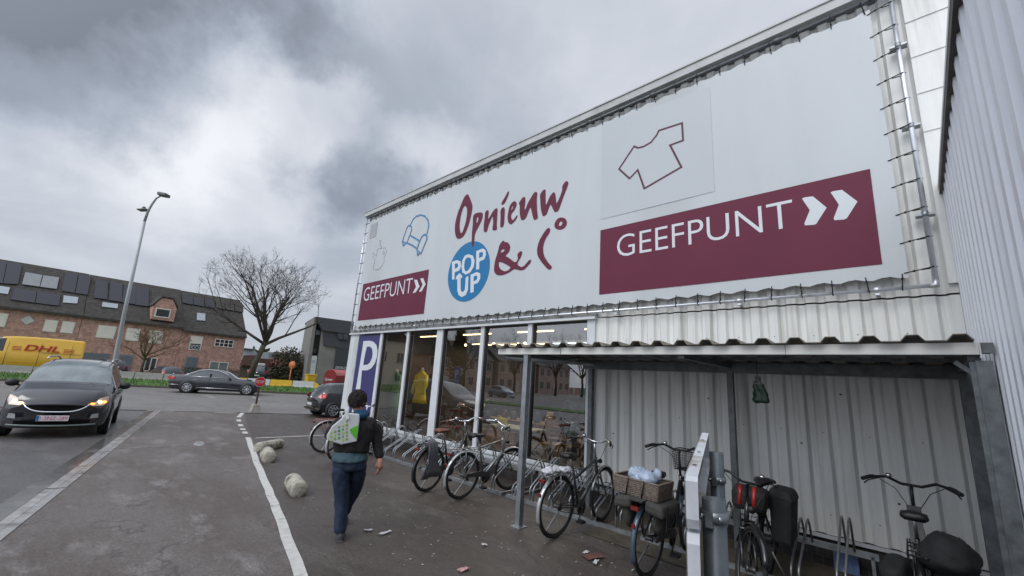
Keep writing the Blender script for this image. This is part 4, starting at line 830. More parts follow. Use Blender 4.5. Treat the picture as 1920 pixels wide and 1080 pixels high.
# ------------------------------------------------------------------ bare trees
def bare_tree(name, label, base, fork, crown_c, crown_r, limbs=7, r0=.2, seed=1, depth=5, tw=TWIG, stubs=True, group=None):
    rnd = random.Random(seed); t = thing(name, label, 'tree', base, 0, group); base = Vector(base)
    tr = MB(); mid = base.lerp(fork, .5)+Vector((.05, -.1, 0))
    tr.tube([base-base, mid-base, fork-base], [r0, r0*.78, r0*.72], 10)
    if stubs:
        for a in (1, -1, 1):
            p = base.lerp(fork, rnd.uniform(.72, .9))-base; d = Vector((.2, a*.5, .12)); tr.tube([p, p+d*.6, p+d+Vector((0, 0, .06))], [.09, .08, .075], 7)
    tr.build('trunk', BARK, t)
    br = MB(); crown_c = Vector(crown_c); cr_ = Vector(crown_r)
    def grow(p, d, ln, r, lv):
        n = 4 if lv < 2 else 3; pts = [p]; rr = [r]; q = p.copy(); dd = d.copy()
        for i in range(n):
            rel = Vector(((q.x-crown_c.x)/cr_.x, (q.y-crown_c.y)/cr_.y, (q.z-crown_c.z)/cr_.z))
            if rel.length > 1.02 and lv > 0 and rel.dot(dd) > 0: break
            dd = (dd+Vector((rnd.gauss(0, .13), rnd.gauss(0, .13), rnd.gauss(.035, .09)))).normalized(); q = q+dd*ln/n; pts.append(q.copy()); rr.append(max(.005, r*(1-.6*(i+1)/n)))
        if len(pts) < 2: return
        br.tube([x-base for x in pts], rr, 6 if lv < 2 else 4 if lv < 3 else 3, lv < 1)
        if lv >= depth: return
        nb = (5, 4, 3, 3, 2)[min(lv, 4)]
        for k in range(nb):
            f_ = .3+.7*(k+rnd.random())/nb; i = min(len(pts)-2, int(f_*(len(pts)-1))); o = pts[i].lerp(pts[i+1], f_*(len(pts)-1)-i if f_*(len(pts)-1)-i < 1 else 1)
            ax = dd.orthogonal().normalized(); ax.rotate(Matrix.Rotation(rnd.uniform(0, 6.28), 3, dd)); nd_ = (dd+ax*rnd.uniform(.35, .95)+Vector((0, 0, .06))).normalized()
            grow(o, nd_, ln*rnd.uniform(.42, .68), max(.006, rr[i]*.48), lv+1)
    for k in range(limbs):
        a = 2*math.pi*k/limbs+rnd.uniform(-.3, .3); ti = rnd.uniform(.35, 1.05) if k else .1
        ti = (.35, .95, .65, 1.1, .5, .85)[k % 6] if limbs > 6 else ti; a = k*2.4+rnd.uniform(-.2, .2); tgt = crown_c+Vector((math.cos(a)*cr_.x*ti, math.sin(a)*cr_.y*ti, cr_.z*(.95-.85*ti))); v = tgt-fork
        grow(fork+Vector((0, 0, rnd.uniform(-.3, .1))), v.normalized(), v.length*.72, r0*.5, 0)
    br.build('crown', tw, t, fix=False); return t
n43 = Vector((.72, -.69, 0))
def tp(x, y, d): return dep(x, y, d)
tb = vline(468, 3.9); tb.z = .35; td = (tb-CAM).dot(_w)
fk = tp(498, 640, td); cc_ = tp(503, 545, td)
bare_tree('bare_tree', 'tall bare tree with lopped side stubs behind the stop sign', tb, fk, cc_, (4.4, 4.4, 3.4), 11, .26, 4, 5)
tb2 = vline(268, 5.5); tb2.z = .3; td2 = (tb2-CAM).dot(_w); fk2 = tp(273, 668, td2); cc2 = tp(284, 640, td2)
bare_tree('bare_tree', 'small pruned bare tree in front of the middle brick house', tb2, fk2, cc2, (2.4, 2.4, 1.35), 8, .13, 9, 4, mat('olive_twigs', (.13, .085, .045), .9, var=.2), False)

# ------------------------------------------------------------------ lamp post
lb = gz(194, 765); ld = (lb-CAM).dot(_w)
lp = thing('street_lamp', 'tall grey lamp post with two curved arms behind the dark people carrier', 'street lamp', lb)
def lpx(x, y, d=0): return dep(x, y, ld+d)-lb
LPM = mat('lamp_paint', (.40, .42, .42), .5, .2, var=.06)
top = lpx(271, 415); c = MB().tube([(0, 0, 0), (0, 0, 1.2), top*.5+Vector((0, 0, 0)), top], [.085, .08, .06, .045], 14); c.lathe((0, 0, 0), (0, 0, 1), [(.24, 0), (.24, .03), (.16, .06)], 12); c.build('pole', LPM, lp)
c = MB().tube([top, lpx(278, 395), lpx(285, 383), lpx(293, 372), lpx(301, 367)], [.043, .04, .036, .033, .03], 10); c.tube([lpx(274, 404), lpx(277, 397), lpx(275, 393), lpx(270, 392)], [.032, .026, .023, .023], 8); c.build('arm', LPM, lp)
LH = mat('lamp_head', (.11, .11, .11), .5)
def head(a, b, w, h):
    a = Vector(a); b = Vector(b); return MB().bar(a, b, w, h).build('lamp_head', LH, lp, bevel=.03)
head(lpx(299, 364), lpx(315, 367), .26, .12); head(lpx(278, 393.5), lpx(260, 394), .22, .06)
MB().sphere(lpx(270, 390), .06, 8, 6).build('sensor', LH, lp)

# ------------------------------------------------------------------ stop sign in a concrete foot
sb0 = gz(477, 774); sdp = (sb0-CAM).dot(_w)
ss = thing('stop_sign', 'red octagonal stop sign on a short post in a concrete foot', 'sign', sb0)
MB().hexa([(-.18, -.18, 0), (.18, -.18, 0), (.18, .18, 0), (-.18, .18, 0), (-.12, -.12, .34), (.12, -.12, .34), (.12, .12, .34), (-.12, .12, .34)]).build('concrete_foot', CONC_LIGHT, ss, bevel=.02)
tz = (dep(484, 728, sdp)-sb0).z; cz_ = (dep(484, 716, sdp)-sb0).z
MB().box(-.03, .03, -.03, .03, .34, tz).build('post', mat('rusty_post', (.06, .035, .03), .7), ss)
n_ = Vector((-sb0.x, -sb0.y, 0)).normalized(); n_.rotate(Matrix.Rotation(.12, 3, 'Z')); ue = Vector((-n_.y, n_.x, 0)); uz = Vector((0, 0, 1))
def octa(r, off): return [(ue*math.cos(R(22.5+45*i))+uz*math.sin(R(22.5+45*i)))*r+n_*off+Vector((0, 0, cz_)) for i in range(8)]
MB().slab(octa(.205, .045), n_*-.01).build('sign_border', PAINTW, ss); MB().slab(octa(.192, .050), n_*-.004).build('sign_face', mat('stop_red', (.42, .012, .02), .45), ss)
plate_text(ss, 'STOP', ue*-.145+n_*.05+Vector((0, 0, cz_-.055)), ue*.29, uz*.11, PAINTW, .003, .01)

# ------------------------------------------------------------------ vehicles
def catmull(ks, n):
    out = []
    for i in range(len(ks)-1):
        p0, p1, p2, p3 = ks[max(0, i-1)], ks[i], ks[i+1], ks[min(len(ks)-1, i+2)]
        for j in range(n):
            t = j/n; out.append([.5*((2*b)+(-a+c)*t+(2*a-5*b+4*c-d)*t*t+(-a+3*b-3*c+d)*t**3) for a, b, c, d in zip(p0, p1, p2, p3)])
    out.append(list(ks[-1])); return out
CARGLASS = mat('car_glass', (.035, .042, .048), .04, var=.2, spec=.9)
SCREEN = mat('windscreen_glass', (.15, .175, .18), .05, var=.35, sc=2.5, spec=.8)  # base colour lightened to stand for the sky's reflection
def car(name, label, cat, st, paint, ws, bw, sidewin, wheels, wr=.32, wheelm=ALU, sub=4, group=None, pill=None):
    """st: stations [x, zTop, zBelt, wBelt, wTop, zBottom, bow]; x grows to the rear, front at 0. ws/bw: station ranges of windscreen and rear window"""
    root = thing(name, label, cat, group=group); ks = catmull(st, sub); rows = []
    for x, zt, zb, wb, wt, zz_, bow in ks:
        prof = [(wb*.80, zz_), (wb*.965, zz_+.05), (wb*1.0, zz_+(zb-zz_)*.35), (wb*1.0, zz_+(zb-zz_)*.62), (wb*.975, zb-.045), (wb*.93, zb), (wt*1.0+(wb*.93-wt)*.08, zt-(zt-zb)*.12), (wt*.90, zt-(zt-zb)*.03), (wt*.5, zt+.012), (0, zt+.02)]
        rows.append([(x+bow*(abs(y)/max(wb, .01))**2.4, y, z) for y, z in prof])
    nP = len(rows[0]); body = MB(); gl = {}
    def addq(mbx, i, j, sgn):
        a, b, c_, d = rows[i][j], rows[i+1][j], rows[i+1][j+1], rows[i][j+1]
        P = [(p[0], p[1]*sgn, p[2]) for p in (a, b, c_, d)]; mbx.append(P)
    bq = []; gq = {'windscreen': [], 'rear_window': [], 'side_window': []}
    for i in range(len(rows)-1):
        sidx = i/sub
        for j in range(nP-1):
            for sg in (1, -1):
                if j == 5 and any(a <= sidx < b for a, b in sidewin): addq(gq['side_window'+('' if sg == 1 else '')] if True else None, i, j, sg)
                elif j >= 6 and ws[0] <= sidx < ws[1]: addq(gq['windscreen'], i, j, sg)
                elif j >= 6 and bw[0] <= sidx < bw[1]: addq(gq['rear_window'], i, j, sg)
                else: addq(bq, i, j, sg)
    def mk(qs, nm, m, par=root):
        if not qs: return
        key = {}; vs = []; fs = []
        for P in qs:
            f_ = []
            for p in P:
                k2 = tuple(round(c__, 4) for c__ in p)
                if k2 not in key: key[k2] = len(vs); vs.append(p)
                if key[k2] not in f_: f_.append(key[k2])
            if len(f_) > 2: fs.append(tuple(f_))
        return MB().add(vs, fs, 0, True).build(nm, m, par)
    for e_, r_ in ((0, rows[0]), (1, rows[-1])):        # end caps
        for j in range(nP-1):
            a, b = r_[j], r_[j+1]; bq.append([a, b, (b[0], -b[1], b[2]), (a[0], -a[1], a[2])])
    r_ = rows
    for i in range(len(rows)-1): a, b = rows[i][0], rows[i+1][0]; bq.append([a, b, (b[0], -b[1], b[2]), (a[0], -a[1], a[2])])
    mk(bq, 'body', paint); mk(gq['windscreen'], 'windscreen', SCREEN); mk(gq['rear_window'], 'rear_window', CARGLASS)
    for sg in (1, -1): mk([q_ for q_ in gq['side_window'] if q_[0][1]*sg > 0], 'side_window', CARGLASS)
    def wid(x):
        for a, b in zip(ks[:-1], ks[1:]):
            if a[0] <= x <= b[0]: t = (x-a[0])/(b[0]-a[0]+1e-6); return a[3]+(b[3]-a[3])*t
        return ks[-1][3]
    for wx in wheels:
        for sg in (1, -1):
            y = wid(wx)*1.0
            MB().lathe((wx, sg*(y+.004), wr), (0, sg, 0), [(0, 0), (wr+.055, 0), (wr+.055, .006), (0, .006)], 24).build('wheel_arch', BLACK, root)
            w_ = MB().lathe((wx, sg*(y-.17), wr), (0, sg, 0), [(wr*.6, 0), (wr*.93, 0), (wr, .03), (wr, .165), (wr*.95, .192), (wr*.70, .198), (wr*.68, .18)], 28).build('wheel', RUBBER, root)
            c = MB(); c.lathe((wx, sg*(y+.0), wr), (0, sg, 0), [(wr*.68, .022), (wr*.63, .022), (wr*.60, -.01), (0.0, -.012)], 24)
            rm = c.build('rim', mat('rim_dark', (.05, .05, .055), .5, .5), w_); c = MB()
            for k_ in range(8):
                a = k_*math.pi/4; d = Vector((math.cos(a), 0, math.sin(a))); p = Vector((wx, sg*(y+.012), wr)); c.bar(p+d*.03, p+d*wr*.67, .05, .02, (0, 1, 0))
            c.ring((wx, sg*(y+.016), wr), (0, 1, 0), wr*.66, .016, 24, 6); c.lathe((wx, sg*y, wr), (0, sg, 0), [(0, .03), (.05, .03), (.06, .01)], 10)
            c.build('spokes', wheelm, w_)
    return root, ks, rows
def place(root, p, heading):     # heading: world direction of the car's front; the car's own front looks to -x
    root.location = (p[0], p[1], .01); root.rotation_euler = (0, 0, math.atan2(-heading[1], -heading[0]))
PAINT_GREY = mat('dark_grey_car_paint', (.028, .028, .033), .22, .3, var=.04, coat=.8)
PAINT_BLK = mat('black_car_paint', (.010, .013, .020), .15, .1, var=.04, coat=1)
PAINT_BLK2 = mat('black_hatchback_paint', (.010, .010, .012), .15, .1, var=.04, coat=1)
# --- people carrier
mpv_st = [[0.00, .66, .58, .76, .50, .24, .22], [.10, .80, .72, .85, .60, .20, .22], [.35, .95, .86, .90, .66, .19, .14], [.70, 1.04, .93, .905, .72, .19, .08], [.98, 1.12, .98, .915, .74, .19, .04], [1.45, 1.40, 1.03, .915, .69, .19, .02], [1.95, 1.555, 1.04, .915, .63, .19, 0], [2.6, 1.62, 1.06, .915, .63, .19, 0], [3.5, 1.60, 1.07, .91, .62, .19, 0], [4.05, 1.52, 1.07, .90, .60, .2, -.02], [4.30, 1.2, 1.03, .88, .58, .26, -.06], [4.38, .8, .76, .84, .55, .35, -.1]]
mpv, ks, rows = car('people_carrier', 'dark grey people carrier driving towards us with lit headlights', 'car', mpv_st, PAINT_GREY, (4.0, 6.0), (9, 10), [(4.7, 9)], (.88, 3.55), .33)
def fpt(y, z, off=.012):    # point on the rounded front
    best = None
    xs = 0.0 if z < .62 else (z-.62)*1.0
    return Vector((-off+.22*(abs(y)/.80)**2.4*(1 if z < .8 else .8)+xs*.9, y, z))
def fpatch(par, nm, m, pts, off=.012, thk=.02):
    c = MB(); P = [fpt(y, z, off) for y, z in pts]; n = len(P); c.slab(P, (thk, 0, 0)); return c.build(nm, m, par)
def farc(y0, y1, f, n=14): return [(y0+(y1-y0)*i/n, f(y0+(y1-y0)*i/n)) for i in range(n+1)]
gt = farc(-.52, .52, lambda y: .735-.03*(y/.5)**2); gbm = farc(.52, -.52, lambda y: .545+.15*(y/.52)**4)
GRB = mat('grille_black', (.004, .004, .004), .9, spec=.1)
fpatch(mpv, 'grille', GRB, gt+gbm, .032, .03)
c = MB(); c.tube([fpt(y, z, .045) for y, z in farc(-.56, .56, lambda y: .54+.17*(abs(y)/.56)**4)], .014, 6); c.build('grille_trim', CHROME, mpv)
c = MB(); c.lathe(fpt(0, .775, .02), (-1, 0, .3), [(0, .02), (.045, .02), (.05, 0)], 14); c.build('badge', CHROME, mpv)
HLM = mat('headlight_glass', (.50, .42, .36), .12, var=.3, sc=14)
LAMP_ON = mat('lit_headlamp', (1, .7, .35), .3, emit=(1, .62, .25), es=3.2); AMBER = mat('lit_indicator', (1, .35, .05), .3, emit=(1, .30, .04), es=2.6)
for sg in (1, -1):
    hl = fpatch(mpv, 'headlight', HLM, [(sg*.50, .70), (sg*.60, .66), (sg*.78, .67), (sg*.84, .76), (sg*.83, .86), (sg*.74, .84), (sg*.60, .77)], .045, .03)
    MB().sphere(fpt(sg*.70, .735, .06), (.02, .05, .04), 12, 8).build('lamp_bulb', LAMP_ON, hl)
    MB().sphere(fpt(sg*.585, .705, .062), (.018, .05, .022), 12, 8).build('lamp_bulb', AMBER if sg == -1 else LAMP_ON, hl)
    if sg == -1: MB().sphere(fpt(sg*.78, .74, .062), (.018, .04, .03), 12, 8).build('indicator', AMBER, hl)
    fg = fpatch(mpv, 'fog_light', mat('foglight', (.30, .32, .32), .3), [(sg*.60, .40), (sg*.74, .41), (sg*.73, .50), (sg*.62, .49)], .03)
    mr_ = MB().sphere((1.42, sg*1.03, 1.06), (.09, .12, .085), 14, 10); mr_.bar((1.45, sg*.9, 1.0), (1.44, sg*1.0, 1.03), .05, .04); mr_.build('mirror', BLACK, mpv)
    MB().tube([(1.9, sg*.62, 1.60), (2.1, sg*.625, 1.665), (3.4, sg*.62, 1.67), (3.6, sg*.60, 1.61)], .02, 6).build('roof_rail', ALU, mpv)
fpatch(mpv, 'lower_intake', GRB, farc(-.62, .62, lambda y: .36)+farc(.60, -.60, lambda y: .285), .03, .03)
c = MB(); c.tube([fpt(y, z, .035) for y, z in farc(-.72, .72, lambda y: .262+.02*(y/.8)**2)], .018, 6); c.build('bumper_lip', mat('bumper_grey', (.14, .17, .165), .4), mpv)
NP = mat('number_plate', (.66, .58, .60), .4); npx = -.055
MB().box(npx, npx+.02, -.26, .26, .36, .47).build('number_plate', NP, mpv); MB().box(npx-.003, npx-.001, .215, .258, .365, .465).build('plate_band', BLUEP, mpv)
plate_text(mpv, '1-SNZ-289', (npx, .20, .38), (0, -.44, 0), (0, 0, .07), mat('plate_red', (.38, .10, .13), .5), .004)
MB().tube([(1.02, -.6, 1.075), (1.12, .1, 1.11)], .008, 5).build('wiper', BLACK, mpv)
hd = Vector((.990, -.138, 0)).normalized(); mpv.scale = (.90, .95, 1.04); place(mpv, gz(88, 824), hd)
# --- black saloon
sd_st = [[0.0, .62, .58, .60, .45, .24, .30], [.12, .72, .68, .82, .62, .20, .24], [.5, .83, .78, .915, .72, .18, .10], [1.1, .93, .86, .93, .74, .18, .03], [1.62, .99, .91, .935, .72, .18, 0], [2.1, 1.27, .94, .935, .66, .18, 0], [2.55, 1.42, .95, .935, .62, .18, 0], [3.1, 1.46, .965, .93, .61, .18, 0], [3.6, 1.40, .97, .925, .61, .18, 0], [4.1, 1.20, .975, .92, .62, .18, 0], [4.5, 1.06, .98, .91, .70, .2, -.02], [5.0, 1.03, .96, .87, .68, .24, -.10], [5.15, .80, .76, .78, .6, .32, -.16]]
sed, ks, rows = car('saloon_car', 'shiny black saloon crossing on the far side of the road', 'car', sd_st, PAINT_BLK, (4, 6), (8, 10), [(4.8, 9.4)], (.95, 4.05), .345)
for sg in (1, -1):
    MB().slab([(.08, sg*.72, .60), (.42, sg*.93, .66), (.55, sg*.93, .76), (.22, sg*.84, .72)], (0, -sg*.08, .0)).build('headlight', HLM, sed)
    MB().slab([(4.78, sg*.93, .78), (5.10, sg*.86, .78), (5.07, sg*.86, .95), (4.70, sg*.92, .92)], (0, -sg*.06, 0)).build('tail_light', RED_LENS, sed)
    MB().tube([(1.85, sg*.90, 1.0), (2.2, sg*.80, 1.24), (2.6, sg*.70, 1.385), (3.1, sg*.67, 1.425), (3.6, sg*.69, 1.37), (4.1, sg*.80, 1.14), (4.3, sg*.88, 1.0)], .013, 5).build('window_trim', CHROME, sed)
    MB().tube([(1.85, sg*.89, .965), (3.0, sg*.885, .985), (4.3, sg*.88, .99)], .011, 5).build('waist_trim', CHROME, sed)
    MB().tube([(1.4, sg*.945, .34), (3.6, sg*.94, .35)], .014, 5).build('sill_trim', CHROME, sed); MB().tube([(4.45, sg*.93, .47), (4.95, sg*.90, .48)], .014, 5).build('bumper_trim', CHROME, sed)
    MB().box(2.95, 3.03, min(sg*.80, sg*.90), max(sg*.80, sg*.90), .98, 1.18).build('door_pillar', BLACK, sed)
    MB().tube([(2.05, sg*.94, .25), (2.0, sg*.945, .9)], .006, 4).build('door_gap', BLACK, sed); MB().tube([(3.0, sg*.94, .25), (3.0, sg*.945, .93)], .006, 4).build('door_gap', BLACK, sed)
    MB().bar((2.65, sg*.95, .80), (2.85, sg*.95, .80), .02, .03).build('door_handle', CHROME, sed); MB().bar((3.6, sg*.95, .82), (3.8, sg*.95, .82), .02, .03).build('door_handle', CHROME, sed)
    MB().sphere((1.95, sg*1.03, 1.0), (.08, .11, .07), 12, 8).build('mirror', PAINT_BLK, sed)
wrp, wfp = gz(349, 737.5), gz(459, 741.5); hd2 = (wfp-wrp); hd2.z = 0; hd2.normalize(); 
hd2 = Vector((hd2.x*.6+gd.x*.4, hd2.y*.6+gd.y*.4, 0)).normalized(); ctr = (wrp+wfp)/2; sidew = Vector((hd2.y, -hd2.x, 0))
place(sed, ctr+hd2*2.5-sidew*.92, hd2)
# --- black hatchback, rear towards us, partly behind the walker
hb_st = [[0.0, .65, .6, .55, .4, .25, .25], [.15, .78, .72, .76, .55, .2, .2], [.6, .9, .84, .84, .64, .18, .06], [1.0, .99, .9, .855, .64, .18, 0], [1.5, 1.28, .95, .86, .6, .18, 0], [2.0, 1.45, .98, .86, .57, .18, 0], [2.7, 1.47, 1.02, .86, .57, .18, 0], [3.3, 1.42, 1.06, .855, .57, .18, 0], [3.65, 1.22, 1.04, .84, .57, .2, -.06], [3.85, 1.0, .93, .82, .62, .24, -.14], [3.98, .78, .72, .80, .6, .26, -.16], [4.0, .55, .5, .78, .55, .28, -.16]]
hat_, ks, rows = car('hatchback', 'black hatchback seen from behind, partly hidden by the walking person', 'car', hb_st, PAINT_BLK2, (3.5, 5), (7.2, 8.9), [(4.0, 7.2)], (.75, 3.26), .32)
for sg in (1, -1):
    MB().slab([(3.64, sg*.86, .83), (3.80, sg*.80, .80), (3.90, sg*.66, .86), (3.78, sg*.68, 1.0), (3.60, sg*.84, 1.01)], (0.03, sg*.0, .0)).build('tail_light', RED_LENS, hat_)
    MB().sphere((1.35, sg*.96, .97), (.07, .1, .065), 10, 8).build('mirror', PAINT_BLK2, hat_)
MB().box(3.99, 4.01, -.24, .24, .50, .60).build('number_plate', PAINTW, hat_); MB().bar((3.995, -.55, .36), (3.995, .55, .36), .05, .06).build('bumper_strip', BLACK, hat_); MB().lathe((3.98, 0, .82), (1, 0, .3), [(0, .02), (.06, .02), (.065, 0)], 14).build('badge', CHROME, hat_)
ra, rb = gz(595, 784), gz(624, 782); 
hat_.scale = (.9, .9, .9); hh = Vector((.03, 1, 0)).normalized(); ctr = gz(622, 784); place(hat_, Vector((ctr.x, ctr.y, 0))+hh*2.93-Vector((hh.y, -hh.x, 0))*.72, hh)
# --- yellow delivery van behind the barrier
VANY = mat('yellow_van_paint', (.62, .36, .018), .35, var=.05, coat=.4)
van_st = [[0.0, .95, .9, .75, .6, .3, .2], [.25, 1.15, 1.1, .92, .8, .28, .12], [.8, 1.35, 1.25, .98, .84, .28, .02], [1.5, 2.2, 1.45, .99, .84, .28, 0], [2.1, 2.50, 1.5, .99, .84, .28, 0], [3.5, 2.58, 1.5, .99, .86, .28, 0], [5.6, 2.56, 1.5, .99, .86, .28, 0], [5.9, 2.50, 1.5, .985, .85, .3, 0], [5.96, 2.35, 1.5, .97, .83, .32, 0]]
van, ks, rows = car('delivery_van', 'yellow delivery van with red lettering parked behind the concrete barrier', 'van', van_st, VANY, (2, 3.6), (50, 51), [(2.3, 3.8)], (.95, 4.6), .34)
vr = onplane(148, 690, Vector((-45.5, 0, 0)), Vector((1, 0, 0))); vh = Vector((.02, -1, 0)).normalized()
van.location = (vr.x, vr.y-5.96, .28); van.rotation_euler = (0, 0, math.atan2(-vh.y, -vh.x))
sgn_side = -1
for sy in (1, -1):
    vs, fs = text('DHL', 0, 1, 0, 1, .03); W_, H_ = 1.7, .42; x0 = 3.0; 
    pts_ = [((x0+a*W_+b*.12) if sy == -1 else (x0+W_-a*W_-b*.12), sy*(.99-.085*max(0, (1.62+b*H_-1.5))+.0), 1.62+b*H_) for a, b in vs]
    MB().add([(x, y+sy*.012, z) for x, y, z in pts_], fs).build('lettering', mat('logo_red', (.42, .03, .01), .5), van)
    for k_ in (0, 1, 2):
        for xa, xb in ((x0-.55, x0-.12), (x0+W_+.2, x0+W_+.75)): MB().box(xa, xb, min(sy*.985, sy*.992), max(sy*.985, sy*.992), 1.64+k_*.10, 1.68+k_*.10).build('logo_stripe', mat('logo_red', ()), van)
    MB().box(5.85, 5.965, min(sy*.88, sy*.99), max(sy*.88, sy*.99), .95, 1.30).build('tail_light', RED_LENS, van)
    MB().box(2.4, 5.8, min(sy*.99, sy*1.0), max(sy*.99, sy*1.0), .78, .84).build('side_strip', mat('van_strip', (.55, .28, .01), .5), van)
for sy in (1, -1):
    for x in (2.25, 3.75, 5.3): MB().tube([(x, sy*1.0, .35), (x, sy*1.0, 1.5), (x+.01, sy*.935, 2.2)], .010, 4).build('panel_seam', BLACK, van)
    MB().bar((3.85, sy*1.0, 1.55), (5.85, sy*.985, 1.55), .02, .025).build('slide_rail', BLACK, van)
# --- small parked cars and dark roof-box car behind the barriers: copies of the hatchback in other colours
def recolour(src, nm, label, paint, loc, head, tilt=0, grp='cars parked before the brick houses'):
    o = copy_tree(src, label=label); o.name = nm; o['group'] = grp; o.location = loc; o.rotation_euler = (0, 0, math.atan2(-head[1], -head[0]))
    for ch in o.children:
        if ch.name.split('.')[0] == 'body': ch.data = ch.data.copy(); ch.data.materials[0] = paint
    return o
bpy.context.view_layer.update()
p = onplane(192, 697, Vector((-47.5, 0, 0)), Vector((1, 0, 0))); recolour(hat_, 'hatchback', 'dark red car parked left of the lamp post behind the barrier', mat('dark_red_paint', (.05, .012, .02), .25, coat=.8), (p.x-1.5, p.y-.4, .35), (-.9, -.3))
p = onplane(302, 700, Vector((-47.0, 0, 0)), Vector((1, 0, 0))); recolour(hat_, 'hatchback', 'dark car parked behind the barrier above the saloon tail', mat('very_dark_paint', (.02, .02, .022), .25, coat=.8), (p.x-1.5, p.y-.2, .05), (-.93, -.2))
p = onplane(500, 706, Vector((-44.5, 0, 0)), Vector((1, 0, 0))); o = recolour(hat_, 'hatchback', 'dark car with a white roof box behind the white barrier block', PAINT_BLK, (p.x-1.5, p.y-.3, .55), (-.9, .3))
MB().box(1.9, 2.9, -.55, .55, 1.50, 1.74).build('roof_box', PAINTW, o, bevel=.05)
# ------------------------------------------------------------------ bicycle racks
def rack(label, x0, n, raised=False, src=None):
    """low steel rack: front rail, wall rail and sloping wheel holders"""
    if src is not None: return copy_tree(src, loc=(x0, 5.40, 0), label=label)
    t = thing('bicycle_rack', label, 'bicycle rack', (x0, 5.40, 0), 0, 'steel bicycle racks along the shop wall'); Ln = n*.37
    MB().bar((0, 0, .03), (Ln, 0, .03), .05, .05).build('front_rail', GALV, t); MB().bar((0, .80, .27), (Ln, .80, .27), .04, .06).build('wall_rail', GALV, t)
    for x_ in (.05, Ln-.05): MB().bar((x_, 0, .03), (x_, .82, .03), .04, .03).bar((x_, .8, .02), (x_, .8, .27), .04, .03).build('foot', GALV, t)
    for i in range(n):
        for k, dx in enumerate((.11, .175)):
            x = i*.37+dx; hi = .10*(i % 2)
            pts = [(x, .0, .05), (x, .0, .16+hi*.6), (x, .03, .20+hi*.6), (x, .40, .40+hi), (x, .58, .52+hi), (x, .64, .53+hi), (x, .69, .48+hi), (x, .79, .27)]
            MB().tube(pts, .012, 6).build('wheel_holder', GALV, t)
    return t
r1 = rack('galvanised bicycle rack under the middle of the shop windows, holding the brown saddle bicycle', -7.35, 6)
rack('galvanised bicycle rack under the purple banner end, behind the walker', -12.0, 6, src=r1); rack('mostly empty galvanised bicycle rack right of the walking person', -9.68, 6, src=r1)
rack('galvanised bicycle rack behind the thin front post of the shelter', -5.03, 6, src=r1); rack('galvanised bicycle rack beneath the wicker basket bicycle', -2.72, 6, src=r1)

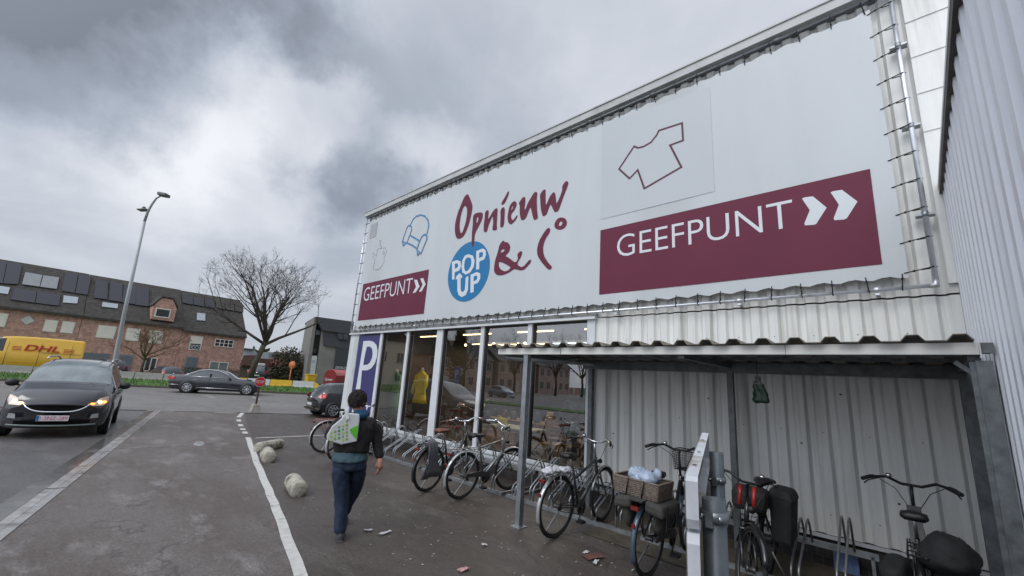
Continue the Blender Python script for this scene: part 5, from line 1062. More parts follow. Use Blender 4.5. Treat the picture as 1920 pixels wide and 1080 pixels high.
# ------------------------------------------------------------------ bicycles
RED_DULL = mat('dull_red_lens', (.16, .012, .01), .35)
RIMD = mat('dull_rim', (.13, .13, .13), .45, .8, var=.2)
CASE = mat('chain_case', (.05, .05, .052), .4)
def bicycle(name, label, rear, head, frame, fender=FENDER, style='diamond', lean=0.0, steer=0.0, saddle=BLACK, bars=CHROME, grips=BLACK, chaincase=True, carrier=BLACK, wb=1.08, wr=.345, forkm=None, barw=.29, barz=1.06, light=True, lift_front=0.0, basket=False, mud=True):
    t = thing(name, label, 'bicycle', (rear[0], rear[1], rear[2] if len(rear) > 2 else .008), math.atan2(head[1], head[0]), 'bicycles parked along the shop wall')
    t.rotation_euler = (lean, -lift_front, math.atan2(head[1], head[0]))
    bb_ = Vector((.45, 0, .29)); seat = Vector((.22, 0, .93)); st_top = Vector((.30, 0, .74)); hd0 = Vector((.87, 0, .62)); hd1 = Vector((.81, 0, .86)); rc = Vector((0, 0, wr)); fc = Vector((wb, 0, wr))
    Ms = Matrix.Translation(hd0) @ Matrix.Rotation(steer, 4, (hd1-hd0).normalized()) @ Matrix.Translation(-hd0)
    def steerp(p): return Ms @ Vector(p)
    def wheel(c_, M=None, par=t):
        ty = MB().ring(c_, (0, 1, 0), wr-.019, .021, 34, 7)
        if M is not None: ty.move(M)
        w = ty.build('wheel', RUBBER, par); rm = MB().ring(c_, (0, 1, 0), wr-.046, .008, 34, 6); rm.lathe(Vector(c_)-Vector((0, .035, 0)), (0, 1, 0), [(0, 0), (.03, .0), (.022, .012), (.022, .058), (.03, .07), (0, .07)], 10)
        if M is not None: rm.move(M)
        rm.build('rim', RIMD, w); s_ = MB()
        for i in range(20):
            a = i*2*math.pi/20; b = a+(.35 if i % 2 else -.35); s_.tube([Vector(c_)+Vector((.02*math.cos(b), .03*(1 if i % 2 else -1), .02*math.sin(b))), Vector(c_)+Vector(((wr-.045)*math.cos(a), 0, (wr-.045)*math.sin(a)))], .0011, 3, False)
        if M is not None: s_.move(M)
        s_.build('spokes', RIMD, w); return w
    wheel(rc); wheel(fc, Ms)
    f = MB(); r_ = .017
    if style == 'diamond':
        f.tube([bb_, st_top, st_top+Vector((-.03, 0, .06))], r_, 8); f.tube([hd1-Vector((0, 0, .03)), st_top], r_*1.05, 8); f.tube([hd0+Vector((0, 0, .04)), bb_], r_*1.25, 8)
    elif style == 'slope':
        f.tube([bb_, st_top], r_, 8); f.tube([hd1-Vector((0, 0, .03)), st_top+Vector((.03, 0, -.10))], r_*1.2, 8); f.tube([hd0+Vector((0, 0, .04)), bb_], r_*1.4, 8)
    else:
        f.tube([bb_, st_top], r_, 8); f.tube([hd1-Vector((0, 0, .06)), Vector((.66, 0, .50)), Vector((.52, 0, .36)), bb_+Vector((-.03, 0, .08))], r_*1.3, 8); f.tube([hd0+Vector((0, 0, .02)), Vector((.62, 0, .36)), bb_], r_*1.3, 8)
    for s_ in (1, -1): f.tube([rc+Vector((0, s_*.06, 0)), bb_+Vector((0, s_*.03, 0))], .010, 6); f.tube([rc+Vector((0, s_*.06, 0)), st_top+Vector((-.01, s_*.02, -.04))], .009, 6)
    f.tube([hd0, hd1], .022, 8); f.build('frame', frame, t)
    k = MB()
    for s_ in (1, -1): k.tube([hd0+Vector((0, s_*.05, -.02)), fc.lerp(hd0, .45)+Vector((.0, s_*.055, -.01)), fc+Vector((0, s_*.055, 0))], [.014, .012, .009], 7)
    k.tube([hd0+Vector((0, .055, -.015)), hd0+Vector((0, -.055, -.015))], .015, 6); k.tube([hd0, hd0.lerp(hd1, -.05)], .018, 6); k.move(Ms); k.build('fork', forkm or frame, t)
    # stem and handlebar
    top_ = Vector((.765, 0, barz-.03)); cl = Vector((.82, 0, barz)); q_ = MB().tube([hd1, top_, cl], [.014, .014, .013], 7)
    q_.move(Ms); q_.build('stem', bars, t)
    h = MB(); bp = [(.60, -barw-.02, barz+.03), (.66, -barw+.02, barz+.045), (.78, -.17, barz+.055), (.83, -.07, barz+.005), (.83, .07, barz+.005), (.78, .17, barz+.055), (.66, barw-.02, barz+.045), (.60, barw+.02, barz+.03)]
    h.tube(bp, .0125, 8); h.move(Ms); hb_ = h.build('handlebar', bars, t)
    for s_ in (1, -1):
        g = MB().tube([(.70, s_*(barw-.035), barz+.047), (.66, s_*(barw-.01), barz+.045), (.57, s_*(barw+.035), barz+.027)], .018, 8); g.move(Ms); g.build('grip', grips, hb_)
    g = MB()
    for s_ in (1, -1): g.tube([(.74, s_*(barw-.07), barz+.04), (.70, s_*(barw+.01), barz+.005), (.62, s_*(barw+.03), barz-.015)], .006, 5); g.tube([(.74, s_*(barw-.07), barz+.03), (.86, s_*.12, barz-.05), (.90, s_*.03, barz-.22), (.88, s_*.02, .62)], .0035, 4)
    g.move(Ms); g.build('brake_cable', BLACK, hb_)
    g = MB().sphere((.74, barw-.14, barz+.075), (.028, .028, .02), 10, 6); g.move(Ms); g.build('bell', CHROME, hb_)
    # saddle
    MB().tube([st_top, seat-Vector((0, 0, .04))], .013, 8).build('seat_post', ALU, t)
    sv = []; sf = []
    for i, (x, w, z) in enumerate(((-.15, .06, .015), (-.13, .085, .03), (-.06, .09, .03), (.02, .05, .02), (.10, .025, .012), (.15, .015, .0))):
        for (yy, zz_) in ((-1, -.035), (-.9, 0), (-.4, .012), (0, .008), (.4, .012), (.9, 0), (1, -.035)): sv.append((seat.x+x, yy*w, seat.z+z+zz_))
    for i in range(5):
        for j in range(6): sf.append((i*7+j, i*7+j+1, (i+1)*7+j+1, (i+1)*7+j))
        sf.append((i*7+6, i*7, (i+1)*7, (i+1)*7+6))
    sf += [tuple(range(7)), tuple(reversed(range(35, 42)))]
    MB().add(sv, sf, 0, True).build('saddle', saddle, t)
    # mudguards
    def guard(c_, a0, a1, M=None):
        n = 18; vs = []
        for i in range(n+1):
            a = R(a0+(a1-a0)*i/n)
            for yy, rr in ((-.028, wr+.008), (-.02, wr+.02), (0, wr+.026), (.02, wr+.02), (.028, wr+.008)): vs.append((c_[0]+rr*math.cos(a), yy, c_[2]+rr*math.sin(a)))
        c = MB().add(vs, [(i*5+j, i*5+j+1, (i+1)*5+j+1, (i+1)*5+j) for i in range(n) for j in range(4)], 0, True)
        if M is not None: c.move(M)
        o = c.build('mudguard', fender, t, fix=False); s2 = o.modifiers.new('thickness', 'SOLIDIFY'); s2.thickness = .003
    if mud: guard(rc, 55, 205); guard(fc, 25, 165, Ms)
    # drive
    d_ = MB().lathe(bb_+Vector((0, -.055, 0)), (0, -1, 0), [(0, 0), (.09, 0), (.092, .006), (0, .008)], 20)
    d_.tube([bb_+Vector((0, .08, 0)), bb_+Vector((.10, .085, .13))], .010, 6); d_.tube([bb_+Vector((0, -.08, 0)), bb_+Vector((-.10, -.085, -.13))], .010, 6)
    d_.box(bb_.x+.05, bb_.x+.15, .085, .17, bb_.z+.12, bb_.z+.145).box(bb_.x-.15, bb_.x-.05, -.17, -.085, bb_.z-.145, bb_.z-.12); d_.tube([bb_+Vector((0, -.09, 0)), bb_+Vector((0, .09, 0))], .014, 8); d_.tube([bb_+Vector((.10, .08, .13)), bb_+Vector((.10, .15, .13))], .012, 6); d_.tube([bb_+Vector((-.10, -.08, -.13)), bb_+Vector((-.10, -.15, -.13))], .012, 6); d_.build('crank', BLACK, t)
    if chaincase: MB().slab([(.0, -.062, wr+.035), (.30, -.062, wr+.055), (bb_.x, -.062, bb_.z+.085), (bb_.x+.07, -.062, bb_.z+.03), (bb_.x+.02, -.062, bb_.z+.01), (.15, -.062, wr-.015), (.0, -.062, wr-.02), (-.03, -.062, wr)], (0, -.022, 0)).build('chain_guard', CASE, t)
    else: MB().tube([(0, -.05, wr+.04), (bb_.x, -.055, bb_.z+.09)], .006, 4).tube([(0, -.05, wr-.04), (bb_.x, -.055, bb_.z-.09)], .006, 4).lathe((0, -.04, wr), (0, -1, 0), [(0, 0), (.045, 0), (.03, .02), (0, .02)], 14).build('chain', BLACK, t)
    MB().tube([(.10, .05, .26), (.02, .16, .01), (-.02, .17, .008)], .009, 6).build('kick_stand', ALU, t)
    if carrier:
        c = MB(); z = .735
        for s_ in (1, -1): c.tube([(.22, s_*.06, z), (-.28, s_*.06, z), (-.30, s_*.03, z)], .007, 6); c.tube([(-.20, s_*.06, z), (0, s_*.065, wr+.02)], .006, 5); c.tube([(-.05, s_*.06, z), (0, s_*.065, wr+.02)], .006, 5)
        for x in (-.28, -.15, 0, .12): c.tube([(x, -.06, z), (x, .06, z)], .006, 5)
        c.build('carrier', carrier, t)
    if light:
        MB().box(-.345, -.315, -.04, .04, .665, .70).build('rear_light', RED_DULL, t); MB().box(-.365, -.352, -.015, .015, .51, .55).build('reflector', RED_DULL, t)
        c = MB().lathe((.93, 0, .80), (1, 0, 0), [(0, -.04), (.02, -.03), (.032, .03), (0, .035)], 12); c.move(Ms); c.build('front_light', BLACK, t)
    return t
def bpos(x, y): p = gz(x, y); return (p.x, p.y, .008)
# far pair behind the walker
bicycle('bicycle', 'pink bicycle with silver mudguards, partly hidden left of the walking person', bpos(606, 850), (.02, 1), FRAMEPNK, FENDER, 'step', .05, carrier=FRAMEPNK)
bicycle('bicycle', 'black bicycle whose rear wheel shows just behind the walking person', bpos(632, 866), (-.42, 1), FRAMEBLK, FENDER, 'diamond', -.04, bars=CHROME)
# brown saddle with grey cloth
b2_ = bicycle('bicycle', 'black bicycle with brown leather saddle and a grey cloth over the rear wheel', bpos(799, 923), (-.16, 1), FRAMEBLK, FRAMEBLK, 'step', .05, .75, saddle=SADDLEB, bars=CHROME, grips=SADDLEB, forkm=FRAMEBLU, carrier=BLACK)
cl = thing('grey_cloth', 'grey cloth bag hanging over the carrier of the brown saddle bicycle', 'cloth')
c = MB(); n = 9; pr_ = [(.10, .76, .03), (.10, .79, -.05), (.12, .76, -.10), (.14, .62, -.10), (.15, .48, -.07), (.17, .34, -.02), (.19, .20, .02)]
V = []
for i, (w, z, off) in enumerate(((.07, .765, .05), (.085, .80, .0), (.10, .77, -.07), (.11, .66, -.10), (.12, .55, -.11), (.10, .50, -.11), (.20, .36, -.125), (.24, .26, -.13))):
    for j in range(n): u = j/(n-1)*2-1; V.append((-.06+u*w, -off*-1+.012*math.sin(j*2.3+i), z+.006*math.cos(j*1.7)-.01*abs(u)*i*.3))
c.add(V, [(i*n+j, i*n+j+1, (i+1)*n+j+1, (i+1)*n+j) for i in range(7) for j in range(n-1)], 0, True); c.build('cloth_sheet', CLOTHG, cl, fix=False).modifiers.new('thickness', 'SOLIDIFY').thickness = .01
cl.location = b2_.location; cl.rotation_euler = b2_.rotation_euler; cl.children[0].data.transform(Matrix.Diagonal((1, 1, 1, 1)))
# silver one
b3_ = bicycle('bicycle', 'silver and black touring bicycle with chain guard left of the thin shelter post', bpos(862, 937), (-.02, 1), FRAMESIL, FENDER, 'diamond', .07, -.12, carrier=ALU, bars=CHROME)
b4_ = bicycle('bicycle', 'dark grey bicycle with a white plastic wrapped carrier right of the thin shelter post', bpos(1040, 1010), (.0, 1), FRAMEGRY, FENDER, 'slope', .05, .10, carrier=ALU, chaincase=False, wr=.355)
wp = thing('plastic_wrap', 'crumpled white plastic bag bundled on the dark grey bicycle carrier', 'plastic bag')
c = MB()
for i in range(5): c.sphere((-.26+i*.10, random.uniform(-.015, .015), .765+random.uniform(0, .02)), (.075, .08, .032), 12, 8, jit=.12)
crumple(c.build('wrap', mat('white_plastic_film', (.50, .51, .54), .35, var=.2, sc=20, bump=.6, bsc=30), wp), .05, .05, 1); wp.location = b4_.location; wp.rotation_euler = b4_.rotation_euler
# basket bicycle
b5_ = bicycle('bicycle', 'black bicycle carrying a wicker basket and dark canvas panniers under the shelter', bpos(1216, 1084), (-.02, 1), FRAMEBLK, FRAMEBLU, 'step', .03, .12, bars=BLACK, wr=.35, barz=1.13, chaincase=True)
M5 = Matrix.Translation(b5_.location) @ b5_.rotation_euler.to_matrix().to_4x4()
fbk = thing('wire_basket', 'black wire basket mounted at the handlebar of the wicker basket bicycle', 'basket'); fbk.matrix_world = M5
c = MB()
X0, X1, Yh, Z0, Z1 = .92, 1.17, .15, .90, 1.12
for i in range(9):
    z = Z0+(Z1-Z0)*i/8; k_ = .8+.2*i/8; c.tube([(X0, -Yh*k_, z), (X1, -Yh*k_, z), (X1, Yh*k_, z), (X0, Yh*k_, z)], .0022 if i < 8 else .006, 4, closed=True)
for i in range(13):
    u = -1+2*i/12
    for x in (X0, X1): c.tube([(x, u*Yh*.8, Z0), (x, u*Yh, Z1)], .002, 3, False)
    xx = X0+(X1-X0)*i/12
    for s_ in (1, -1): c.tube([(xx, s_*Yh*.8, Z0), (xx, s_*Yh, Z1)], .002, 3, False)
    c.tube([(xx, -Yh*.8, Z0), (xx, Yh*.8, Z0)], .002, 3, False)
c.build('wire_mesh', BLACK, fbk)
wk = thing('wicker_basket', 'wide brown wicker basket strapped on the carrier over the dark panniers', 'basket'); wk.matrix_world = M5 @ Matrix.Translation((0, .05, 0)) @ Matrix.Rotation(-.05, 4, 'Z')
WICK = mat('wicker', (.17, .135, .11), .8, var=.4, sc=30)
c = MB(); hx, hy, zb_, zt_ = .16, .25, .765, .905
def wp_(u, k_):      # point round a rounded rectangle
    per = [(hx, -hy), (hx, hy), (-hx, hy), (-hx, -hy)]; u = (u % 4); i = int(u); f_ = u-i; a = per[i]; b = per[(i+1) % 4]; return Vector((a[0]+(b[0]-a[0])*f_, a[1]+(b[1]-a[1])*f_, 0))*k_
NR = 15
for r__ in range(NR):
    z = zb_+(zt_-zb_)*r__/(NR-1); k_ = .92+.08*r__/(NR-1); pts = []
    for i in range(84):
        u = i/84*4; p = wp_(u, k_); o_ = .006*(1 if (i+r__*1) % 2 else -1); d = Vector((p.x, p.y, 0)).normalized(); pts.append((p.x-.06+d.x*o_, p.y+d.y*o_, z+random.uniform(-.002, .002)))
    c.tube(pts, .0062, 5, closed=True)
for i in range(42): p = wp_(i/42*4, .92); p2 = wp_(i/42*4, 1.0); c.tube([(p.x-.06, p.y, zb_), (p2.x-.06, p2.y, zt_+.006)], .006, 5)
c.tube([(wp_(i/40*4, 1).x-.06, wp_(i/40*4, 1).y, zt_+.012) for i in range(40)], .011, 6, closed=True); c.build('woven_side', WICK, wk)
MB().box(-.06-hx*.92, -.06+hx*.92, -hy*.92, hy*.92, zb_-.006, zb_+.004).build('basket_floor', WICK, wk)
for y in (-.10, .07): MB().tube([(-.06-hx-.012, y, zt_+.02), (-.06-hx-.015, y+.02, zb_)], .007, 5).build('strap', BLACK, wk)
pbg = thing('plastic_bag', 'pale blue plastic bag lying inside the wicker basket', 'plastic bag'); pbg.matrix_world = wk.matrix_world.copy(); c = MB()
for i in range(7): c.sphere((-.06+random.uniform(-.08, .08), -.02+random.uniform(-.12, .12), .90+random.uniform(0, .05)), (.09, .09, .07), 12, 9, jit=.18)
c.sphere((-.02, -.14, .97), (.03, .05, .06), 9, 7, jit=.2); c.build('bag_film', mat('blue_plastic_film', (.36, .43, .54), .3, var=.25, sc=14, bump=.8, bsc=26), pbg)
pn = thing('pannier_bags', 'pair of dark canvas panniers hanging on both sides of the rear wheel', 'pannier'); pn.matrix_world = M5
for s_ in (1, -1):
    c = MB().hexa([(-.25, s_*.08, .40), (.12, s_*.08, .40), (.12, s_*.20, .42), (-.25, s_*.20, .42), (-.28, s_*.075, .745), (.16, s_*.075, .745), (.16, s_*.245, .72), (-.28, s_*.245, .72)]); bg_ = crumple(c.build('bag', CANVAS, pn), .05, .12, 3)
    MB().hexa([(-.29, s_*.07, .66), (.17, s_*.07, .66), (.17, s_*.262, .63), (-.29, s_*.262, .63), (-.285, s_*.07, .765), (.165, s_*.07, .765), (.165, s_*.25, .74), (-.285, s_*.25, .74)]).build('flap', CANVAS, bg_, bevel=.03)
    for x in (-.2, .05): MB().bar((x, s_*.266, .74), (x, s_*.262, .52), .03, .006, (0, 1, 0)).build('buckle_strap', CANVAS_BLK, bg_)
MB().box(-.33, .16, -.07, .07, .748, .760).build('top_flap', CANVAS, pn)
# red fork bicycle, nose towards us
b6_ = bicycle('bicycle', 'black bicycle with bright red front fork facing us beneath the shelter', (-1.36, 5.55, .008), (.03, -1), FRAMEBLK, FRAMEBLK, 'slope', -.03, .55, bars=BLACK, forkm=FRAMEBLK, wr=.345, barz=1.0, barw=.27)
for s_ in (1, -1): MB().tube([(.80, s_*.06, .97), (.845, s_*.06, .80)], .019, 8).build('fork_leg', mat('fork_red', (.30, .018, .015), .35), b6_)
M6 = Matrix.Translation(b6_.location) @ b6_.rotation_euler.to_matrix().to_4x4()
pn2 = thing('pannier_bag', 'boxy black pannier bag beside the red fork bicycle', 'pannier'); pn2.matrix_world = M6
MB().hexa([(.02, .10, .42), (.36, .10, .42), (.36, .27, .42), (.02, .27, .42), (.0, .09, .86), (.38, .09, .86), (.38, .29, .84), (.0, .29, .84)]).build('bag', CANVAS_BLK, pn2, bevel=.03); MB().hexa([(-.01, .085, .83), (.39, .085, .83), (.39, .305, .81), (-.01, .305, .81), (.02, .09, .92), (.36, .09, .92), (.36, .27, .91), (.02, .27, .91)]).build('flap', CANVAS_BLK, pn2, bevel=.03)
MB().hexa([(.40, -.2, .70), (.62, -.2, .70), (.62, .10, .70), (.40, .10, .70), (.38, -.22, .92), (.60, -.2, .90), (.60, .12, .90), (.38, .12, .92)]).build('front_bag', CANVAS_BLK, pn2, bevel=.05)
# black bicycle in the right corner, seen from its saddle
b7_ = bicycle('bicycle', 'black city bicycle with wide grips in the dark right corner of the shelter', (-.15, 4.88, .008), (-.02, 1), FRAMEBLK, FRAMEBLK, 'step', .0, -.06, bars=BLACK, wr=.345, wb=1.08, barw=.29, barz=1.08, carrier=BLACK, light=False)
b7_.rotation_euler[1] = -.0
MB().bar((.46, 0, .42), (.80, 0, .90), .055, .10, (0, 1, 0)).build('battery_tube', mat('dark_battery', (.05, .052, .056), .4), b7_)
M7 = Matrix.Translation(b7_.location) @ b7_.rotation_euler.to_matrix().to_4x4()
pn3 = thing('bicycle_bags', 'bulky black fabric double bags on the carrier of the corner bicycle', 'pannier'); pn3.matrix_world = M7
for s_ in (1, -1): MB().hexa([(-.36, s_*.07, .42), (.10, s_*.07, .42), (.10, s_*.24, .45), (-.36, s_*.24, .35), (-.40, s_*.02, .70), (.10, s_*.02, .70), (.10, s_*.27, .64), (-.40, s_*.27, .64)]).build('bag', CANVAS_BLK, pn3)
for ch_ in pn3.children: crumple(ch_, .10, .15, 3)
c = MB().sphere((-.10, .0-.16, .74), (.24, .17, .15), 16, 10, jit=.03); crumple(c.build('bundle', CANVAS_BLK, pn3), .09, .13, 1)

# ------------------------------------------------------------------ sign boards seen edge-on with their two poles
brd = thing('edge_on_board', 'white metal boards seen edge on, clamped to two grey poles in the foreground', 'sign')
POLE = mat('grey_pole', (.135, .155, .17), .45, .3, var=.15, sc=12)
pa, pb_ = dep(1338, 935, 1.68), dep(1343, 848, 2.86)
for i, p in enumerate((pa, pb_)):
    h_ = p.z; c = MB(); c.lathe((p.x, p.y, 0), (0, 0, 1), [(.044, 0), (.044, h_), (.040, h_), (.040, h_-.05), (0, h_-.05)], 20); po = c.build('pole', POLE, brd)
    if i == 0: MB().lathe((p.x, p.y, h_-.05), (0, 0, 1), [(.0395, 0), (0, .001)], 16).build('pole_plug', BLACK, po)
    zc_ = h_-.06 if i == 0 else h_-.17
    for zz_ in (zc_, zc_-.75): cl_ = MB().lathe((p.x, p.y, zz_-.018), (0, 0, 1), [(.0445, 0), (.052, .0), (.052, .036), (.0445, .036)], 20); cl_.box(p.x-.012, p.x+.012, p.y-.064, p.y-.044, zz_-.034, zz_+.02); cl_.box(p.x-.10, p.x-.04, p.y-.03, p.y+.0, zz_-.014, zz_+.014); k_ = cl_.build('clamp', GALV, brd); MB().sphere((p.x-.03, p.y-.05, zz_), .009, 8, 6).sphere((p.x+.035, p.y-.045, zz_), .009, 8, 6).sphere((p.x-.065, p.y-.034, zz_), .009, 8, 6).build('bolt', CHROME, k_)
RIMW = mat('rim_white', (.58, .60, .63), .5, var=.14, sc=7, col2=(.26, .19, .10), th=.55); INB = mat('board_back', (.20, .17, .12), .7, var=.35, sc=8, col2=(.10, .075, .04), th=.5)
dirb = (pb_-pa); dirb.z = 0; dirb.normalize(); sdb = Vector((dirb.y, -dirb.x, 0))
def board(nm, out, thk=.0035, rimw=.042):
    """out: list of (s along pole line, z) points; the board face is turned away to the left, the folded rim towards us"""
    org = Vector((pa.x, pa.y, 0))-sdb*.088
    P = [org+dirb*s+Vector((0, 0, z)) for s, z in out]
    o = MB().slab(P, sdb*-thk).build(nm, INB, brd)
    c = MB(); n = len(P); ctr_ = sum(P, Vector())/n
    for i in range(n):
        a, b = P[i], P[(i+1) % n]; ia = (ctr_-a).normalized()*.004; ib = (ctr_-b).normalized()*.004
        c.hexa([a-sdb*.0036, b-sdb*.0036, b+sdb*rimw, a+sdb*rimw, a-sdb*.0036+ia, b-sdb*.0036+ib, b+sdb*rimw+ib, a+sdb*rimw+ia])
    r_ = c.build('rim', RIMW, o); return org, o
s0 = -.20
zn = dep(1290, 903, 1.47).z; zl = dep(1300, 1000, 1.47).z
org, o = board('upper_board', [(s0+.02, zl-.005), (s0, zl+.03), (s0, zn-.015), (s0+.02, zn), (1.5, zn+.03), (1.52, zn+.01), (1.52, zl+.03), (1.5, zl+.01)])
h_ = MB()
for s in (.05, .45, 1.0): p = org+dirb*s+Vector((0, 0, zn+.0045+.03*(s-s0)/1.7)); h_.box(p.x+sdb.x*.02-.007, p.x+sdb.x*.02+.007, p.y+sdb.y*.02-.007, p.y+sdb.y*.02+.007, p.z-.001, p.z+.001)
h_.build('bolt_hole', BLACK, o)
board('lower_board', [(s0+.02, .62), (s0, .64), (s0, zl-.05), (s0+.02, zl-.02), (1.5, zl-.01), (1.5, .60)])

# ------------------------------------------------------------------ concrete bollards lying along the line
def bollard(label, p, ang, L_=.55, r=.155):
    o = MB(); prof = [(0, 0), (r*.72, .0), (r*.93, .02), (r, .06), (r, L_*.3), (r*.99, L_*.7), (r*.96, L_-.06), (r*.84, L_-.02), (r*.6, L_), (0, L_)]
    vs = MB().lathe((0, 0, 0), (1, 0, 0), prof, 22); rn = random.Random(int(p.x*100))
    vs.v = [(x, y*(1+rn.uniform(-.006, .006)), max(-.03, z*(1.0)+r-.04+rn.uniform(-.0015, .0015))) for x, y, z in vs.v]
    b_ = vs.build('concrete_bollard', mat('dirty_white_stone', (.37, .345, .285), .9, var=.35, sc=11, col2=(.12, .105, .08), th=.52, bump=.8, bsc=26)); b_.location = (p.x, p.y, .01); b_.rotation_euler = (0, 0, ang)
    return tag(b_, label, 'bollard', 'squat concrete bollards beside the white line')
bollard('nearest stained concrete bollard beside the white line', gz(559, 933), math.atan2((gz(538, 905)-gz(558, 936)).y, (gz(538, 905)-gz(558, 936)).x), .66, .125)
bollard('middle stubby concrete bollard touching the white line', gz(503, 869), math.atan2((gz(492, 845)-gz(503, 869)).y, (gz(492, 845)-gz(503, 869)).x), .62, .13)
bollard('farthest concrete bollard lying askew behind the stubby one', gz(481, 848), 2.2, .80, .115)

# ------------------------------------------------------------------ litter on the asphalt
PAPER = mat('paper', (.50, .50, .50), .7, var=.1); n_l = 0
for (x, y, w, d, a, lab, m) in [(690, 997, .09, .05, .4, 'small crumpled white paper scrap near the walking foot', PAPER), (722, 1002, .16, .045, 1.0, 'white paper strip right of the walking foot', PAPER), (908, 1024, .06, .05, .3, 'small white scrap in the middle of the asphalt', PAPER), (869, 1071, .12, .06, .9, 'white and red paper scrap at the bottom edge', mat('pink_paper', (.45, .25, .25), .7)),
                           (1112, 1046, .22, .14, .5, 'flattened reddish brown wrapper near the basket bicycle', mat('brown_wrapper', (.13, .06, .045), .7, var=.3)), (1098, 1039, .10, .04, .9, 'white strip on the brown wrapper upper end', PAPER), (1117, 1057, .12, .04, 1.2, 'white strip on the brown wrapper lower end', PAPER), (846, 925, .05, .03, .2, 'tiny white scrap in front of the silver bicycle', PAPER)]:
    p = gz(x, y); c = MB(); n = 4; vs = [(-w/2+w*i/n, -d/2+d*j/2, .004+random.uniform(0, .012)) for j in range(3) for i in range(n+1)]
    c.add(vs, [(j*(n+1)+i, j*(n+1)+i+1, (j+1)*(n+1)+i+1, (j+1)*(n+1)+i) for j in range(2) for i in range(n)]); o = c.build('litter', m); o.location = (p.x, p.y, .012); o.rotation_euler = (0, 0, a+.7); o.modifiers.new('thickness', 'SOLIDIFY').thickness = .002; tag(o, lab, 'litter')
c = MB()
for i in range(220):
    y = random.uniform(2.6, 5.3); x = random.uniform(-7, -.8); s = random.uniform(.004, .011); c.box(x-s, x+s, y-s, y+s, .005, .009)
tag(c.build('grit', mat('pale_grit', (.28, .27, .25), .8)), 'fine pale grit scattered over the forecourt', 'grit', kind='stuff')
tb_ = thing('hanging_bag', 'green plastic bag hanging under the shelter roof', 'plastic bag'); p = py(1421, 703, 5.55); 
o = py(1420, 706, 5.3); c = MB(); Hh = .30
for i, (z, w) in enumerate(((0, .012), (-.03, .05), (-.06, .045), (-.12, .07), (-.20, .085), (-.30, .11), (-.31, .10))):
    pass
pr_ = ((0, .01), (-.02, .045), (-.035, .02), (-.08, .055), (-.14, .07), (-.22, .085), (-.275, .095), (-.28, .02)); vs = []
for z, w in pr_:
    for k in range(12): a = 2*math.pi*k/12; vs.append((o.x+w*math.cos(a)+.10*(-z), o.y+.4*w*math.sin(a)+random.uniform(-.004, .004), o.z+z))
fs = [(j*12+k, j*12+(k+1) % 12, (j+1)*12+(k+1) % 12, (j+1)*12+k) for j in range(7) for k in range(12)]
mi = [0 if j < 3 else 1 for j in range(7) for k in range(12)]
c.add(vs, fs, 0, True); c.mi = mi; c.build('bag_film', [mat('pale_green_film', (.14, .17, .13), .4, var=.2, sc=30), mat('green_film', (.012, .05, .02), .4, var=.4, sc=25)], tb_); MB().tube([(o.x, o.y, o.z), (o.x, o.y, 2.22)], .004, 4).build('string', BLACK, tb_)
crumple([k for k in bpy.data.objects if k.parent == tb_ and k.name.startswith('bag_film')][0], .06, .05, 1)
pst = thing('poster_scrap', 'small blue and white poster behind the wheel holders near the right', 'poster'); a_ = py(1586, 1042, 6.28)
MB().box(a_.x-.12, a_.x+.10, 6.33, 6.335, a_.z-.22, a_.z+.06).build('poster_sheet', mat('blue_poster', (.10, .16, .30), .4, var=.5, sc=9, col2=(.45, .47, .5), th=.5), pst)

# ------------------------------------------------------------------ walking person, seen from behind
foot = gz(637, 1013); fd = (foot-CAM).dot(_w)
Fw = Vector((foot.x, foot.y, 0)).normalized(); Rt = Vector((Fw.y, -Fw.x, 0))
def hp(x, y, o=0.0):    # joint seen at a pixel, o metres further away than the foot plane
    n = Fw; p0 = Vector((foot.x, foot.y, 0))+Fw*o; return onplane(x, y, p0, n)
def skin(name, joints, edges, m, par, sub=2, root=0):
    me = bpy.data.meshes.new(name); me.from_pydata([tuple(j[0]) for j in joints], edges, []); o = bpy.data.objects.new(name, me); COL.objects.link(o)
    sk = o.modifiers.new('skin', 'SKIN'); sk.use_smooth_shade = True; sk.branch_smoothing = .4
    if not me.skin_vertices: me.attributes
    ly = me.skin_vertices[0].data if me.skin_vertices else None
    if ly is None: raise RuntimeError('no skin layer')
    for i, j in enumerate(joints): r_ = j[1]; ly[i].radius = (r_, r_) if not isinstance(r_, tuple) else r_; ly[i].use_root = (i == root)
    ss_ = o.modifiers.new('subd', 'SUBSURF'); ss_.levels = sub; ss_.render_levels = sub
    me.materials.append(m); 
    if par: o.parent = par
    return o
def skin_obj(name, joints, edges, m, par, sub=2, root=0):
    try: return skin(name, joints, edges, m, par, sub, root)
    except RuntimeError:
        bpy.data.objects.remove(bpy.data.objects[-1]) if False else None
        raise
def ellipse_body(name, secs, m, par, n=20, wob=0.0, seed=0):
    """closed loft: secs = (centre, half width along Rt, half depth along Fw, twist)"""
    rn = random.Random(seed); vs = []
    for c_, a, b in secs:
        for k in range(n):
            t = 2*math.pi*k/n; w = 1+wob*math.sin(3*t+c_.z*25)+rn.uniform(-wob, wob)*.5; vs.append(c_+Rt*(a*w*math.cos(t))+Fw*(b*w*math.sin(t)))
    fs = [(j*n+k, j*n+(k+1) % n, (j+1)*n+(k+1) % n, (j+1)*n+k) for j in range(len(secs)-1) for k in range(n)]+[tuple(range(n)), tuple(range((len(secs)-1)*n, len(secs)*n))]
    o = MB().add(vs, fs, 0, True).build(name, m, par); s_ = o.modifiers.new('subd', 'SUBSURF'); s_.levels = 1; s_.render_levels = 1; return o
per = thing('person', 'person walking away in a dark jacket and blue jeans with a patterned shoulder bag', 'person')
